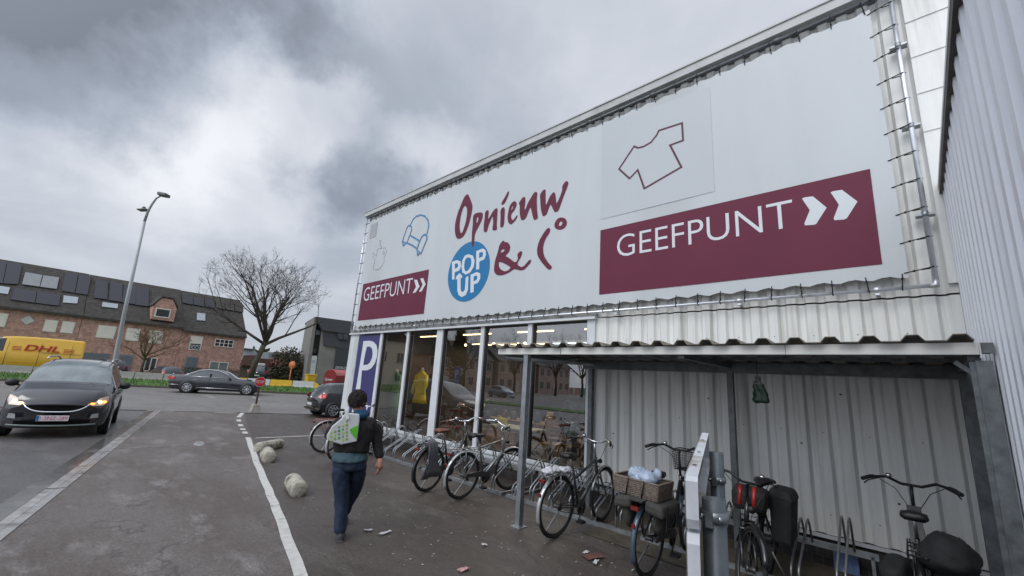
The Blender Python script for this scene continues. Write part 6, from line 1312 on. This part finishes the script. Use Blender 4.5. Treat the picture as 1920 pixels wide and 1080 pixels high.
SKINM = mat('skin', (.42, .20, .15), .55, var=.08, sc=20); HAIR = mat('dark_hair', (.022, .014, .011), .7, var=.4, sc=40, bump=.6, bsc=90); JACK = mat('dark_jacket', (.012, .0105, .010), .9, var=.25, sc=12, bump=.4, bsc=20); DENIM = mat('blue_denim', (.009, .020, .045), .85, var=.28, sc=14, bump=.4, bsc=28); SHIRT = mat('teal_shirt', (.045, .085, .105), .85, var=.25, sc=16); SCARF = mat('blue_scarf', (.008, .055, .12), .85, var=.2, sc=20); SHOE = mat('dark_shoe', (.03, .03, .032), .7, var=.2)
hipc = hp(655, 868, .12); hL, hR = hp(641, 872, .10), hp(672, 872, .14); kL, kR = hp(643, 932, .10), hp(664, 925, .30); aL, aR = hp(637, 1000, .02), None
aR = Vector((foot.x, foot.y, 0))+Fw*.55+Rt*.02+Vector((0, 0, .08))
def leg(nm, pts, m, par):
    secs = []
    for p, a, b in pts: secs.append((p, a, b))
    return ellipse_body(nm, secs, m, par, 16, .02, 3)
# one continuous body under the clothes
neck = hp(673, 782, .10); hc = hp(672, 752, .12); chest = hp(667, 805, .12); shL, shR = hp(641, 792, .11), hp(697, 792, .13)
elR, wrR = hp(708, 833, .16), hp(711, 864, .10); elL, wrL = hp(622, 818, .20), hp(640, 812, .33)
J = [(hipc, .09), (chest, .09), (neck, .05), (hc-Vector((0, 0, .02)), .075), (shL, .045), (elL, .035), (wrL, .026), (shR, .045), (elR, .035), (wrR, .026), (hL, .06), (kL, .04), (aL+Vector((0, 0, .06)), .024), (hR, .06), (kR, .035), (aR+Vector((0, 0, .10)), .022), (hc+Vector((0, 0, .06)), .07)]
E_ = [(0, 1), (1, 2), (2, 3), (1, 4), (4, 5), (5, 6), (1, 7), (7, 8), (8, 9), (0, 10), (10, 11), (11, 12), (0, 13), (13, 14), (14, 15), (3, 16)]
me = bpy.data.meshes.new('body'); me.from_pydata([tuple(j[0]) for j in J], E_, []); bo = bpy.data.objects.new('body', me); COL.objects.link(bo); bo.parent = per; me.materials.append(SKINM)
sk = bo.modifiers.new('skin', 'SKIN'); sk.use_smooth_shade = True
bpy.context.view_layer.update()
if me.skin_vertices:
    for i, j in enumerate(J): me.skin_vertices[0].data[i].radius = (j[1], j[1]); me.skin_vertices[0].data[i].use_root = (i == 0)
bo.modifiers.new('subd', 'SUBSURF').levels = 1
print('skin layers', len(me.skin_vertices))
tr = ellipse_body('jeans', [(hp(657, 852, .11), .160, .12), (hp(656, 862, .11), .185, .14), (hp(656, 874, .11), .195, .15), (hp(656, 884, .12), .185, .145)], DENIM, per, 24, .01)
leg('jeans_leg', [(hp(640, 868, .10), .105, .13), (hp(639, 888, .10), .105, .13), (hp(640, 912, .10), .092, .11), (hp(641, 935, .10), .080, .095), (hp(640, 960, .07), .072, .088), (hp(638, 985, .03), .068, .082), (hp(637, 1003, .0), .075, .09)], DENIM, per)
leg('jeans_leg', [(hp(672, 868, .14), .10, .13), (hp(671, 888, .17), .10, .13), (hp(668, 908, .24), .088, .11), (hp(661, 928, .32), .078, .09), (hp(653, 945, .42), .068, .085), (aR+Vector((0, 0, .12))-Fw*.04, .060, .075), (aR+Vector((0, 0, .0)), .066, .085)], DENIM, per)
ellipse_body('shirt_hem', [(hp(658, 832, .11), .15, .115), (hp(657, 845, .11), .162, .13), (hp(656, 856, .11), .195, .155), (hp(655, 864, .11), .212, .165), (hp(655, 865, .11), .17, .13)], SHIRT, per, 26, .03, 4)
ellipse_body('jacket', [(hp(673, 783, .11), .075, .07), (hp(671, 788, .11), .15, .10), (hp(666, 795, .11), .235, .13), (hp(663, 806, .11), .245, .145), (hp(661, 822, .11), .225, .145), (hp(661, 836, .11), .195, .14), (hp(659, 846, .11), .205, .15), (hp(659, 848, .11), .17, .12)], JACK, per, 28, .025, 5)
def arm(nm, pts, m): 
    o = MB(); o.tube([p for p, r in pts], [r for p, r in pts], 14); ob = o.build(nm, m, per); s_ = ob.modifiers.new('subd', 'SUBSURF'); s_.levels = 1; s_.render_levels = 1; return ob
arm('sleeve', [(hp(692, 790, .12), .06), (shR, .072), (hp(704, 812, .15), .066), (elR, .060), (hp(711, 848, .13), .056), (hp(712, 862, .10), .052)], JACK)
arm('sleeve', [(hp(645, 790, .12), .06), (shL-Rt*.02, .072), (hp(625, 803, .13), .070), (hp(617, 818, .15), .064), (hp(620, 824, .25), .055), (wrL, .048)], JACK)
arm('scarf', [(hp(657, 779, .07), .035), (hp(664, 781, .03), .045), (hp(674, 781, .02), .048), (hp(684, 779, .05), .045), (hp(688, 776, .12), .04), (hp(680, 774, .20), .035)], SCARF)
arm('scarf_fold', [(hp(660, 773, .06), .03), (hp(672, 774, .03), .038), (hp(684, 772, .07), .032)], SCARF)
for ch_ in per.children:
    n_ = ch_.name.split('.')[0]
    if n_ in ('jeans', 'jeans_leg'): crumple(ch_, .022, .07, 1)
    elif n_ in ('jacket', 'sleeve', 'scarf', 'shirt_hem', 'scarf_fold'): crumple(ch_, .035, .08, 1)
# head, ear, hair
hd_ = MB().sphere(hc, (.078, .092, .115), 20, 14); ho = hd_.build('head', SKINM, per)
fdir = (Fw*.8+Rt*.6).normalized(); side_ = Vector((fdir.y, -fdir.x, 0))
MB().sphere(hc+fdir*.092+Vector((0, 0, -.02)), (.016, .016, .02), 8, 6).sphere(hc+fdir*.078+side_*.032+Vector((0, 0, .008)), (.012, .012, .009), 8, 6).sphere(hc+fdir*.078-side_*.032+Vector((0, 0, .008)), (.012, .012, .009), 8, 6).sphere(hc+fdir*.080+Vector((0, 0, -.062)), (.02, .02, .007), 8, 6).build('face', SKINM, ho)
ep = hc+side_*.072+Vector((0, 0, -.012)); MB().sphere(ep-fdir*.012, (.018, .022, .034), 10, 8).build('ear', SKINM, ho)
hm = MB(); hm.sphere(hc-fdir*.018+Vector((0, 0, .022)), (.088, .098, .108), 26, 18, jit=.02)
rn = random.Random(5)
for i in range(1100):
    v = Vector((rn.gauss(0, 1), rn.gauss(0, 1), rn.gauss(.2, 1))).normalized()
    if v.dot(fdir) > .45 or v.z < -.75: continue
    p = hc-fdir*.018+Vector((0, 0, .022))+Vector((v.x*.088, v.y*.098, v.z*.106)); d = (v+Vector((rn.gauss(0, .5), rn.gauss(0, .5), -.5))).normalized(); hm.tube([p, p+d*.012, p+d*.022+Vector((0, 0, -.008))], [.005, .004, .001], 4, False)
hm.build('hair', HAIR, ho, fix=False)
# hand with fingers
wr_ = hp(712, 864, .10); dn_ = (hp(712, 884, .10)-wr_).normalized(); hnd = MB()
hnd.tube([wr_-dn_*.03, wr_+dn_*.02, wr_+dn_*.055, wr_+dn_*.09], [.026, .032, .036, .03], 12)
for k, (o_, ln) in enumerate(((-.026, .062), (-.009, .072), (.008, .068), (.024, .052))):
    b_ = wr_+dn_*.082+Rt*o_*.6+Fw*o_*.6; hnd.tube([b_, b_+dn_*ln*.5-Rt*.008, b_+dn_*ln*.85-Rt*.024, b_+dn_*ln-Rt*.036], [.0095, .009, .008, .006], 8)
b_ = wr_+dn_*.03-Rt*.03; hnd.tube([b_, b_+dn_*.03-Rt*.014, b_+dn_*.06-Rt*.012], [.012, .010, .007], 8); hnd.build('hand', SKINM, per)
b_ = wrL; hnd = MB(); hnd.tube([b_, b_+Fw*.03+Rt*.05], [.03, .034], 10)
for k in range(4): q0 = b_+Fw*.03+Rt*.05+Vector((0, 0, .025-.017*k)); hnd.tube([q0, q0+Rt*.03+Fw*.01, q0+Rt*.045-Fw*.02], [.009, .0085, .006], 7)
q0 = b_+Rt*.02+Vector((0, 0, .03)); hnd.tube([q0, q0+Vector((0, 0, .03))+Rt*.02], [.011, .008], 7); hnd.build('hand', SKINM, per)
for p_, a_ in ((Vector((foot.x, foot.y, 0)), 0), (Vector((aR.x, aR.y, 0)), .15)):
    c = MB(); ln = [(-.085, .036, .055), (-.05, .043, .08), (.03, .046, .075), (.12, .050, .05), (.175, .042, .04), (.20, .02, .03)]; vs = []
    for x, w, h in ln:
        for k in range(10): t = math.pi*k/9; vs.append(p_+Fw*x+Rt*(w*math.cos(t))+Vector((0, 0, .012+h*math.sin(t))))
    c.add(vs, [(j*10+k, j*10+k+1, (j+1)*10+k+1, (j+1)*10+k) for j in range(5) for k in range(9)]+[tuple(range(10)), tuple(range(50, 60))], 0, True); c.build('shoe', SHOE, per)
    c = MB().slab([p_+Fw*x+Rt*w+Vector((0, 0, .008)) for x, w in ((-.09, -.035), (-.09, .035), (0, .045), (.12, .052), (.2, .03), (.205, -.03), (.12, -.052), (0, -.045))], (0, 0, .016)); c.build('sole', mat('sole', (.10, .10, .11), .8), per)
# shoulder bag with its printed dots
bgt = thing('shoulder_bag', 'white shopping bag with green dots hanging on the shoulder of the walking person', 'bag')
bo_ = -.06; BPX = [(613, 826), (612, 817), (622, 800), (640, 785), (648, 774), (674, 777), (674, 790), (669, 828), (640, 834)]
Pf = [hp(x, y, bo_) for x, y in BPX]; c = MB().slab([Pf[i] for i in range(len(Pf))], Fw*.075); o = c.build('bag_body', mat('bag_white', (.50, .52, .52), .45, var=.05, sc=6, bump=.3, bsc=8), bgt, bevel=.012)
BGp = mat('bag_green', (.10, .42, .03), .45); bg_cols = [mat('dot_lime', (.38, .50, .07), .45), mat('dot_green', (.05, .28, .07), .45), mat('dot_olive', (.24, .34, .06), .45)]
def onbag(x, y, l=.003): return hp(x, y, bo_-l)
MB().poly([onbag(x, y) for x, y in ((655, 805), (672, 797), (671, 812), (668, 823), (663, 818), (658, 812))]).build('bag_patch', BGp, bgt)
rn = random.Random(2)
for ci in range(3):
    c = MB()
    for col_ in range(5):
        x0 = 621+col_*7.3; ytop = 812-(col_*5.4); 
        for r__ in range(9):
            y = ytop+r__*6.6+(col_ % 2)*3.0
            if (col_*2+r__*3+(r__*col_) % 2) % 3 != ci or y > 826+.1*col_ or x0 > 654: continue
            if y < 812-(x0-617)*.95+2: continue
            pc = onbag(x0, y, .004); rr = .0145 if (col_+r__) % 2 else .011; c.poly([pc+Rt*rr*math.cos(t*math.pi/5)+Vector((0, 0, rr*math.sin(t*math.pi/5))) for t in range(10)])
    if c.v: c.build('printed_dots', bg_cols[ci], bgt)
MB().bar(hp(652, 786, bo_-.012), hp(649, 770, -.05), .034, .006, tuple(Fw)).bar(hp(649, 770, -.05), hp(649, 764, .05), .034, .006).bar(hp(649, 764, .05), hp(648, 768, .2), .034, .006).build('strap', mat('bag_white', ()), bgt)

# ------------------------------------------------------------------ inside the shop
def room(name, label, cat): return thing(name, label, cat)
TUBEW = mat('warm_tube', (1, .8, .5), .4, emit=(1, .72, .38), es=5); TUBEC = mat('cool_tube', (.8, .9, 1), .4, emit=(.75, .85, 1), es=4)
for (x0, y0, x1, y1, m, lab) in ((916, 647, 968, 646, TUBEW, 'leftmost warm ceiling tube behind the shop window'), (975, 646, 1031, 644.5, TUBEW, 'warm ceiling tube right of the leftmost one'), (1037, 644.3, 1054, 644, TUBEC, 'short cool white ceiling tube in the shop'), (1061, 644, 1106, 643, TUBEC, 'rightmost cool white ceiling tube in the shop')):
    a, b = py(x0, y0, 9), py(x1, y1, 9); t = room('ceiling_tube', lab, 'lamp'); MB().tube([a, b], .016, 8).build('tube', m, t); MB().bar(a+Vector((0, 0, .05)), b+Vector((0, 0, .05)), .08, .05).build('housing', mat('lamp_housing', (.3, .3, .3), .5), t)
for (x, y, Y, lab) in ((873, 647, 9, 'round warm lamp bulb left of the ceiling tubes'), (926, 645, 8.7, 'small warm bulb by the leftmost ceiling tube'), (984, 644, 8.7, 'small warm bulb between the warm ceiling tubes'), (749, 660, 9, 'small warm bulb behind the second window')):
    t = room('lamp_bulb', lab, 'lamp'); p = py(x, y, Y); MB().sphere(p, .045, 12, 8).build('bulb', TUBEW, t); MB().tube([p, (p.x, p.y, 3.19)], .006, 4).build('cord', BLACK, t)
def glow(par, p, e, col, sx=1.2):
    l = bpy.data.lights.new('added_tube_light', 'AREA'); l.energy = e; l.color = col; l.shape = 'RECTANGLE'; l.size = sx; l.size_y = .12; o = bpy.data.objects.new('added_tube_light', l); COL.objects.link(o); o.location = p; o.parent = par  # area lamp added under each extra tube
k_ = 0
for Y in (8.2, 10.5, 13.0):
    for X in (-11.4, -9.2, -7.0, -4.9):
        k_ += 1; t = room('ceiling_tube', 'added ceiling tube in the '+{8.2: 'front', 10.5: 'middle', 13.0: 'back'}[Y]+' row of the shop, '+{-11.4: 'farthest left', -9.2: 'second from left', -7.0: 'third from left', -4.9: 'rightmost'}[X], 'lamp'); MB().tube([(X-.6, Y, 3.1), (X+.6, Y, 3.1)], .016, 6).build('tube', TUBEW, t); MB().box(X-.62, X+.62, Y-.04, Y+.04, 3.13, 3.17).build('housing', mat('lamp_housing', ()), t); glow(t, (X, Y, 3.06), (26 if X > -11 else 8) if Y < 9 else 9, (1, .85, .65))  # extra tube rows added to brighten the shop interior
def mannequin(label, x, ytop, Y, coat, length, legs):
    t = thing('mannequin', label, 'mannequin'); p = py(x, ytop, Y); z1 = p.z; zs = lambda k: z1-k
    def ring_(z, a, b, dx=0): return (Vector((p.x+dx, p.y, z)), a, b)
    n = 18; secs = [ring_(z1, .06, .06), ring_(zs(.05), .12, .09), ring_(zs(.10), .21, .12), ring_(zs(.30), .20, .13), ring_(zs(.50), .17, .12), ring_(zs(.70), .21, .15), ring_(zs(length), .25, .17)]
    vs = [c_+Vector((a*math.cos(2*math.pi*k/n), b*math.sin(2*math.pi*k/n), 0)) for c_, a, b in secs for k in range(n)]
    fs = [(j*n+k, j*n+(k+1) % n, (j+1)*n+(k+1) % n, (j+1)*n+k) for j in range(len(secs)-1) for k in range(n)]+[tuple(range(n)), tuple(range((len(secs)-1)*n, len(secs)*n))]
    MB().add(vs, fs, 0, True).build('garment', coat, t)
    for s_ in (1, -1): MB().tube([(p.x+s_*.2, p.y, zs(.11)), (p.x+s_*.26, p.y-.03, zs(.38)), (p.x+s_*.23, p.y-.1, zs(.62))], [.06, .055, .045], 10).build('sleeve', coat, t)
    MB().tube([(p.x, p.y, .14), (p.x, p.y, z1+.05)], .015, 8).lathe((p.x, p.y, .14), (0, 0, 1), [(.18, 0), (.18, .015), (.02, .03)], 16).build('stand', mat('stand_metal', (.25, .25, .25), .4, .8), t); MB().sphere((p.x, p.y, z1+.03), (.05, .05, .07), 10, 8).build('neck_piece', CREAM, t)
    return t
mannequin('mannequin in a bright yellow coat behind the shop window', 792, 696, 7.0, mat('yellow_coat', (.90, .70, .02), .7, var=.15, sc=6), .85, 1); mannequin('mannequin in a pale green dress behind the shop window', 744, 698, 7.2, mat('green_dress', (.16, .33, .20), .7, var=.2, sc=8), 1.25, 1)
WOODL = mat('light_wood', (.34, .17, .05), .5, var=.2, sc=8, stretch=(1, 1, 6)); WOODD = mat('dark_wood', (.07, .035, .02), .5, var=.3, sc=8, stretch=(1, 6, 1))
cb = thing('cabinet', 'light brown box cabinet with a pale top inside the shop', 'cabinet'); a_, b_ = py(905, 795, 7.2), py(962, 850, 7.2); 
MB().box(a_.x, b_.x+.05, 7.15, 7.7, .14, a_.z-.02).build('cabinet_body', mat('cardboard_brown', (.33, .18, .09), .7, var=.1), cb); MB().box(a_.x-.05, b_.x+.45, 7.1, 7.8, a_.z-.019, a_.z+.02).build('cabinet_top', mat('pale_top', (.30, .30, .28), .5), cb)
t = thing('yellow_gift_bag', 'small yellow bag standing on the pale cabinet top', 'bag'); p = py(942, 793, 7.3); MB().hexa([(p.x-.10, 7.25, a_.z+.02), (p.x+.10, 7.25, a_.z+.02), (p.x+.10, 7.35, a_.z+.02), (p.x-.10, 7.35, a_.z+.02), (p.x-.12, 7.26, a_.z+.19), (p.x+.12, 7.26, a_.z+.19), (p.x+.12, 7.34, a_.z+.19), (p.x-.12, 7.34, a_.z+.19)]).build('bag_body', mat('yellow_paper', (.75, .62, .05), .6), t)
tbm = thing('display_table', 'long brown display table with clutter in the middle of the shop', 'table'); a_, b_ = py(905, 755, 8.4), py(1000, 770, 8.4)
MB().box(a_.x, b_.x+1.2, 8.3, 9.1, .80, .86).box(a_.x, b_.x+1.2, 8.32, 8.36, .45, .79).build('table_top', mat('amber_wood', (.20, .11, .025), .5, var=.3, sc=5), tbm)
for x in (a_.x+.1, b_.x+1.1): MB().box(x-.04, x+.04, 8.4, 8.48, .14, .80).build('leg', WOODD, tbm)
rn = random.Random(11)
for i, nm in enumerate(('dark', 'brown', 'grey', 'black', 'blue', 'ochre', 'cream', 'purple', 'tan')):
    x = a_.x+.2+i*.42; y = 8.5+rn.random()*.4; o = MB(); h_ = rn.uniform(.1, .3); r_ = rn.uniform(.06, .14); o.lathe((x, y, .86), (0, 0, 1), [(0, 0), (r_*.7, 0), (r_, h_*.4), (r_*.5, h_*.8), (r_*.6, h_), (0, h_)], 12)
    col_ = [(.02, .02, .02), (.08, .04, .02), (.1, .1, .1), (.015, .015, .02), (.03, .05, .12), (.25, .14, .02), (.4, .38, .3), (.06, .02, .08), (.2, .13, .08)][i]
    tag(o.build('vase', mat(nm+'_glaze', col_, .3)), nm+' pot on the brown display table inside the shop', 'pot', 'pots on the display table')
def chair(label, x, y, Y, m, rz=0):
    p = py(x, y, Y); t = thing('chair', label, 'chair', (p.x, Y, .14), rz); 
    MB().box(-.2, .2, -.2, .2, .42, .46).build('seat', m, t)
    for sx_ in (-1, 1):
        for sy_ in (-1, 1): MB().bar((sx_*.18, sy_*.18, 0), (sx_*.18, sy_*.18, .42 if sy_ < 0 else .88), .035, .035, (0, 1, 0)).build('leg', m, t)
    MB().box(-.18, .18, .165, .19, .62, .66).box(-.18, .18, .165, .19, .80, .87).build('backrest', m, t)
chair('light wooden chair left of the blue vase inside the shop', 1038, 810, 7.6, WOODL, .3); chair('light wooden chair right of the blue vase inside the shop', 1068, 812, 7.9, WOODL, -.4); chair('dark chair behind the yellow coat mannequin', 822, 790, 7.9, WOODD, 1.0); chair('dark chair beside the green dress mannequin', 770, 780, 8.0, WOODD, 2.0); chair('dark red seat low behind the third window', 845, 820, 7.4, mat('dark_red_seat', (.14, .03, .015), .6), .5)
vz = thing('blue_vase', 'tall blue and white patterned vase inside the shop', 'vase'); p = py(1076, 790, 7.0); q_ = py(1075, 826, 7.0); hh_ = p.z-q_.z
MB().lathe((q_.x, 7.0, q_.z), (0, 0, 1), [(0, 0), (.06, 0), (.11, hh_*.35), (.115, hh_*.55), (.05, hh_*.8), (.065, hh_), (.05, hh_)], 18).build('vase_body', mat('blue_china', (.10, .19, .24), .25, var=.1, sc=12, col2=(.38, .42, .42), th=.5), vz); MB().box(q_.x-.5, q_.x+.5, 6.8, 7.4, q_.z-.05, q_.z-.003).build('stand_top', WOODD, vz); [MB().box(q_.x+s_*.45-.02, q_.x+s_*.45+.02, 6.85, 6.9, .14, q_.z-.051).build('leg', WOODD, vz) for s_ in (-1, 1)]
pl = thing('pot_plant', 'spiky dark green plant in a pot behind the shop window', 'plant'); p = py(912, 755, 7.4); MB().lathe((p.x, 7.4, .88), (0, 0, 1), [(0, 0), (.10, 0), (.13, .2), (0, .2)], 14).build('pot', BLACK, pl); c = MB()
for i in range(22):
    a = i*2.4; l_ = .25+.35*((i*7) % 10)/10; d = Vector((math.cos(a)*.5, math.sin(a)*.5, 1)).normalized(); b0 = Vector((p.x, 7.4, 1.06)); m_ = b0+d*l_*.6; e_ = m_+Vector((d.x, d.y, .15))*l_*.6; s_ = Vector((-d.y, d.x, 0)).normalized()*.02; c.add([b0-s_, b0+s_, m_+s_*1.2, m_-s_*1.2, e_], [(0, 1, 2, 3), (3, 2, 4)])
c.build('leaves', mat('dark_leaf', (.02, .05, .015), .6), pl, fix=False); MB().box(p.x-.3, p.x+.3, 7.2, 7.6, .14, .878).build('plant_stand', WOODD, pl)
# shelves with goods along the back wall
for k, xs in enumerate((-10.6, -8.8, -7.0, -5.2)):
    sh = thing('shelf_rack', ['shelf rack at the far left of the back wall of the shop', 'shelf rack second from left on the back wall of the shop', 'shelf rack third from left on the back wall of the shop', 'shelf rack at the right end of the back wall of the shop'][k], 'shelf', (xs, 15.4, .14)); c = MB()
    for z in (.3, .8, 1.3, 1.8): c.box(-.8, .8, 0, .4, z, z+.03)
    c.build('shelf_board', WOODD, sh); c = MB()
    for z in (.33, .83, 1.33, 1.83):
        x = -.75
        while x < .7: w = rn.uniform(.06, .2); c.box(x, x+w, .05, .3, z, z+rn.uniform(.12, .4), rn.randrange(4)); x += w+.03
    c.build('goods', [mat('goods_red', (.22, .04, .03), .6), mat('goods_blue', (.04, .08, .2), .6), mat('goods_cream', (.4, .36, .28), .6), mat('goods_green', (.05, .14, .06), .6)], sh)
# seated figure inside
sp_ = thing('person', 'dark figure sitting with back to the window inside the shop', 'person'); p = py(1066, 748, 7.8)
bx_, by_ = p.x, 7.8
Jn = [((bx_, by_, .62), .16), ((bx_, by_, .95), .17), ((bx_, by_-.02, 1.22), .15), ((bx_, by_, 1.38), .055), ((bx_, by_+.01, 1.52), .085), ((bx_-.2, by_, 1.22), .07), ((bx_-.26, by_+.1, .98), .05), ((bx_-.12, by_+.32, .95), .04), ((bx_+.2, by_, 1.22), .07), ((bx_+.26, by_+.1, .98), .05), ((bx_+.12, by_+.32, .95), .04), ((bx_-.1, by_+.4, .60), .08), ((bx_-.1, by_+.42, .2), .06), ((bx_+.1, by_+.4, .60), .08), ((bx_+.1, by_+.42, .2), .06)]
me = bpy.data.meshes.new('body'); me.from_pydata([j[0] for j in Jn], [(0, 1), (1, 2), (2, 3), (3, 4), (2, 5), (5, 6), (6, 7), (2, 8), (8, 9), (9, 10), (0, 11), (11, 12), (0, 13), (13, 14)], []); so2 = bpy.data.objects.new('body', me); COL.objects.link(so2); so2.parent = sp_; me.materials.append(CANVAS_BLK); sk = so2.modifiers.new('skin', 'SKIN'); sk.use_smooth_shade = True
bpy.context.view_layer.update()
if me.skin_vertices:
    for i, j in enumerate(Jn): me.skin_vertices[0].data[i].radius = (j[1], j[1]); me.skin_vertices[0].data[i].use_root = (i == 0)
so2.modifiers.new('subd', 'SUBSURF').levels = 1

# ------------------------------------------------------------------ the other side of the street, seen as reflections in the shop glass
def mir(x, y): p = gz(x, y); return Vector((p.x, 2*WY-p.y, 0))
def refl_house(label, X, y0, y1, depth_, eave, ridge, wm, gable=False, wins=3):
    x0, x1 = 0, y0-y1; t = thing('house', label, 'house', (X, y0, 0), -math.pi/2, 'houses across the street in the reflection'); w = x1-x0
    MB().box(0, w, -depth_, 0, 0, eave).build('wall', wm, t); c = MB()
    if gable: c.slab([(-.3, .3, eave-.2), (w/2, .3, ridge), (w+.3, .3, eave-.2)], (0, -depth_-.6, 0))
    else: c.slab([(-.3, .3, eave-.1), (-.3, -depth_/2, ridge), (-.3, -depth_-.3, eave-.1)], (w+.6, 0, 0))
    c.build('roof', SLATE if not gable else TILES, t)
    for fl in (0, 1):
        for i in range(wins):
            xa = w*(i+.5)/wins-.5; z0 = 1.0+fl*2.7 
            if fl == 0 and i == wins//2: MB().box(xa, xa+1.0, .005, .08, 0, 2.2).build('door', PAINTW, t); continue
            o = MB().box(xa-.08, xa+1.08, .005, .06, z0-.08, z0+1.48).build('window', PAINTW, t); MB().box(xa, xa+1.0, .061, .07, z0, z0+1.4).build('pane', DGLASS, o)
            MB().box(xa+.47, xa+.53, .072, .09, z0, z0+1.4).build('window_bar', PAINTW, o)
    return t
BRICKP = brick_mat('pale_pink_brick', (.50, .36, .30), (.40, .28, .24), (.48, .40, .34), 2.6)
refl_house('brick house with white windows across the street, right one', -58, -45, -56, 9, 5.9, 9.2, BRICKP, wins=5)
refl_house('pale brick house with slate roof across the street, middle one', -58.5, -35.5, -44, 9, 5.6, 8.8, BRICKP, wins=4)
refl_house('narrow brown gabled house across the street', -58, -28.3, -34, 9, 5.6, 9.8, BRICK, True, wins=2)
refl_house('beige gabled house across the street, left one', -57, -13, -24.2, 10, 7.0, 11.5, mat('beige_render', (.60, .54, .46), .8, var=.1), True, wins=4)
refl_house('brick house with white windows farthest right across the street', -58, -57, -68, 9, 5.7, 9.2, BRICKP, wins=5)
for k, (x, y, hgt, lab) in enumerate(((866, 742, 12, 'big bare tree across the street, the reflected left one'), (962, 744, 10, 'bare tree across the street, the reflected middle one'), (1040, 750, 11, 'bare tree across the street, the reflected right one'), (1090, 752, 11, 'bare tree across the street, rightmost in the reflection'))):
    b = mir(x, y); b = Vector((b.x*1.38, 12.8+1.38*(b.y-12.8), 0)); bare_tree('bare_tree', lab, b, b+Vector((.1, .1, 3.2)), b+Vector((0, 0, 7.2)), (4.2, 4.2, 4.6), 6, .28, 20+k, 4, TWIG, False, 'bare trees across the street')
cy = mir(835, 741); cy = Vector((cy.x*1.4, 12.8+1.4*(cy.y-12.8), 0)); c = leaf_cloud('conifer', 'dark narrow evergreen across the street in the reflection', 'tree', [((cy.x, cy.y-2, 5+i*1.1), (1.6-.2*i, 1.6-.2*i, 1.2)) for i in range(6)]+[((cy.x, cy.y-2, 3), (1.8, 1.8, 3))], mat('conifer_green', (.015, .03, .018), .9, var=.4, sc=1), 2600, .22)
gs_ = mir(850, 749); tag(MB().box(gs_.x-16, gs_.x+26, gs_.y-2.5, gs_.y, .012, .06).build('grass_strip', GREEN), kind='structure')
bp_ = mir(852, 756); t = thing('parking_sign', 'blue square parking sign with white P across the street', 'sign', bp_); MB().tube([(0, 0, 0), (0, 0, 1.6)], .04, 8).build('post', GALV, t); MB().box(-.38, .38, .05, .08, 1.4, 2.7).build('sign_face', mat('sign_blue', (.01, .09, .38), .4), t)
vs, fs = text('P', 0, 1, 0, 1, .02); MB().add([(-.2+a*.42, .085, 1.9+b*.6) for a, b in vs], fs).build('letter', PAINTW, t)
def rc(lab, x, y, paint, head, src=hat_): p = mir(x, y); recolour(src, 'hatchback' if src is hat_ else 'saloon_car', lab, paint, (p.x, p.y, .01), head, grp='cars parked across the street')
rc('light blue car far across the street in the reflection', 960, 747, mat('pale_blue_paint', (.25, .33, .38), .25, .3, coat=.8), (1, .0))
print('objects', len(bpy.data.objects))
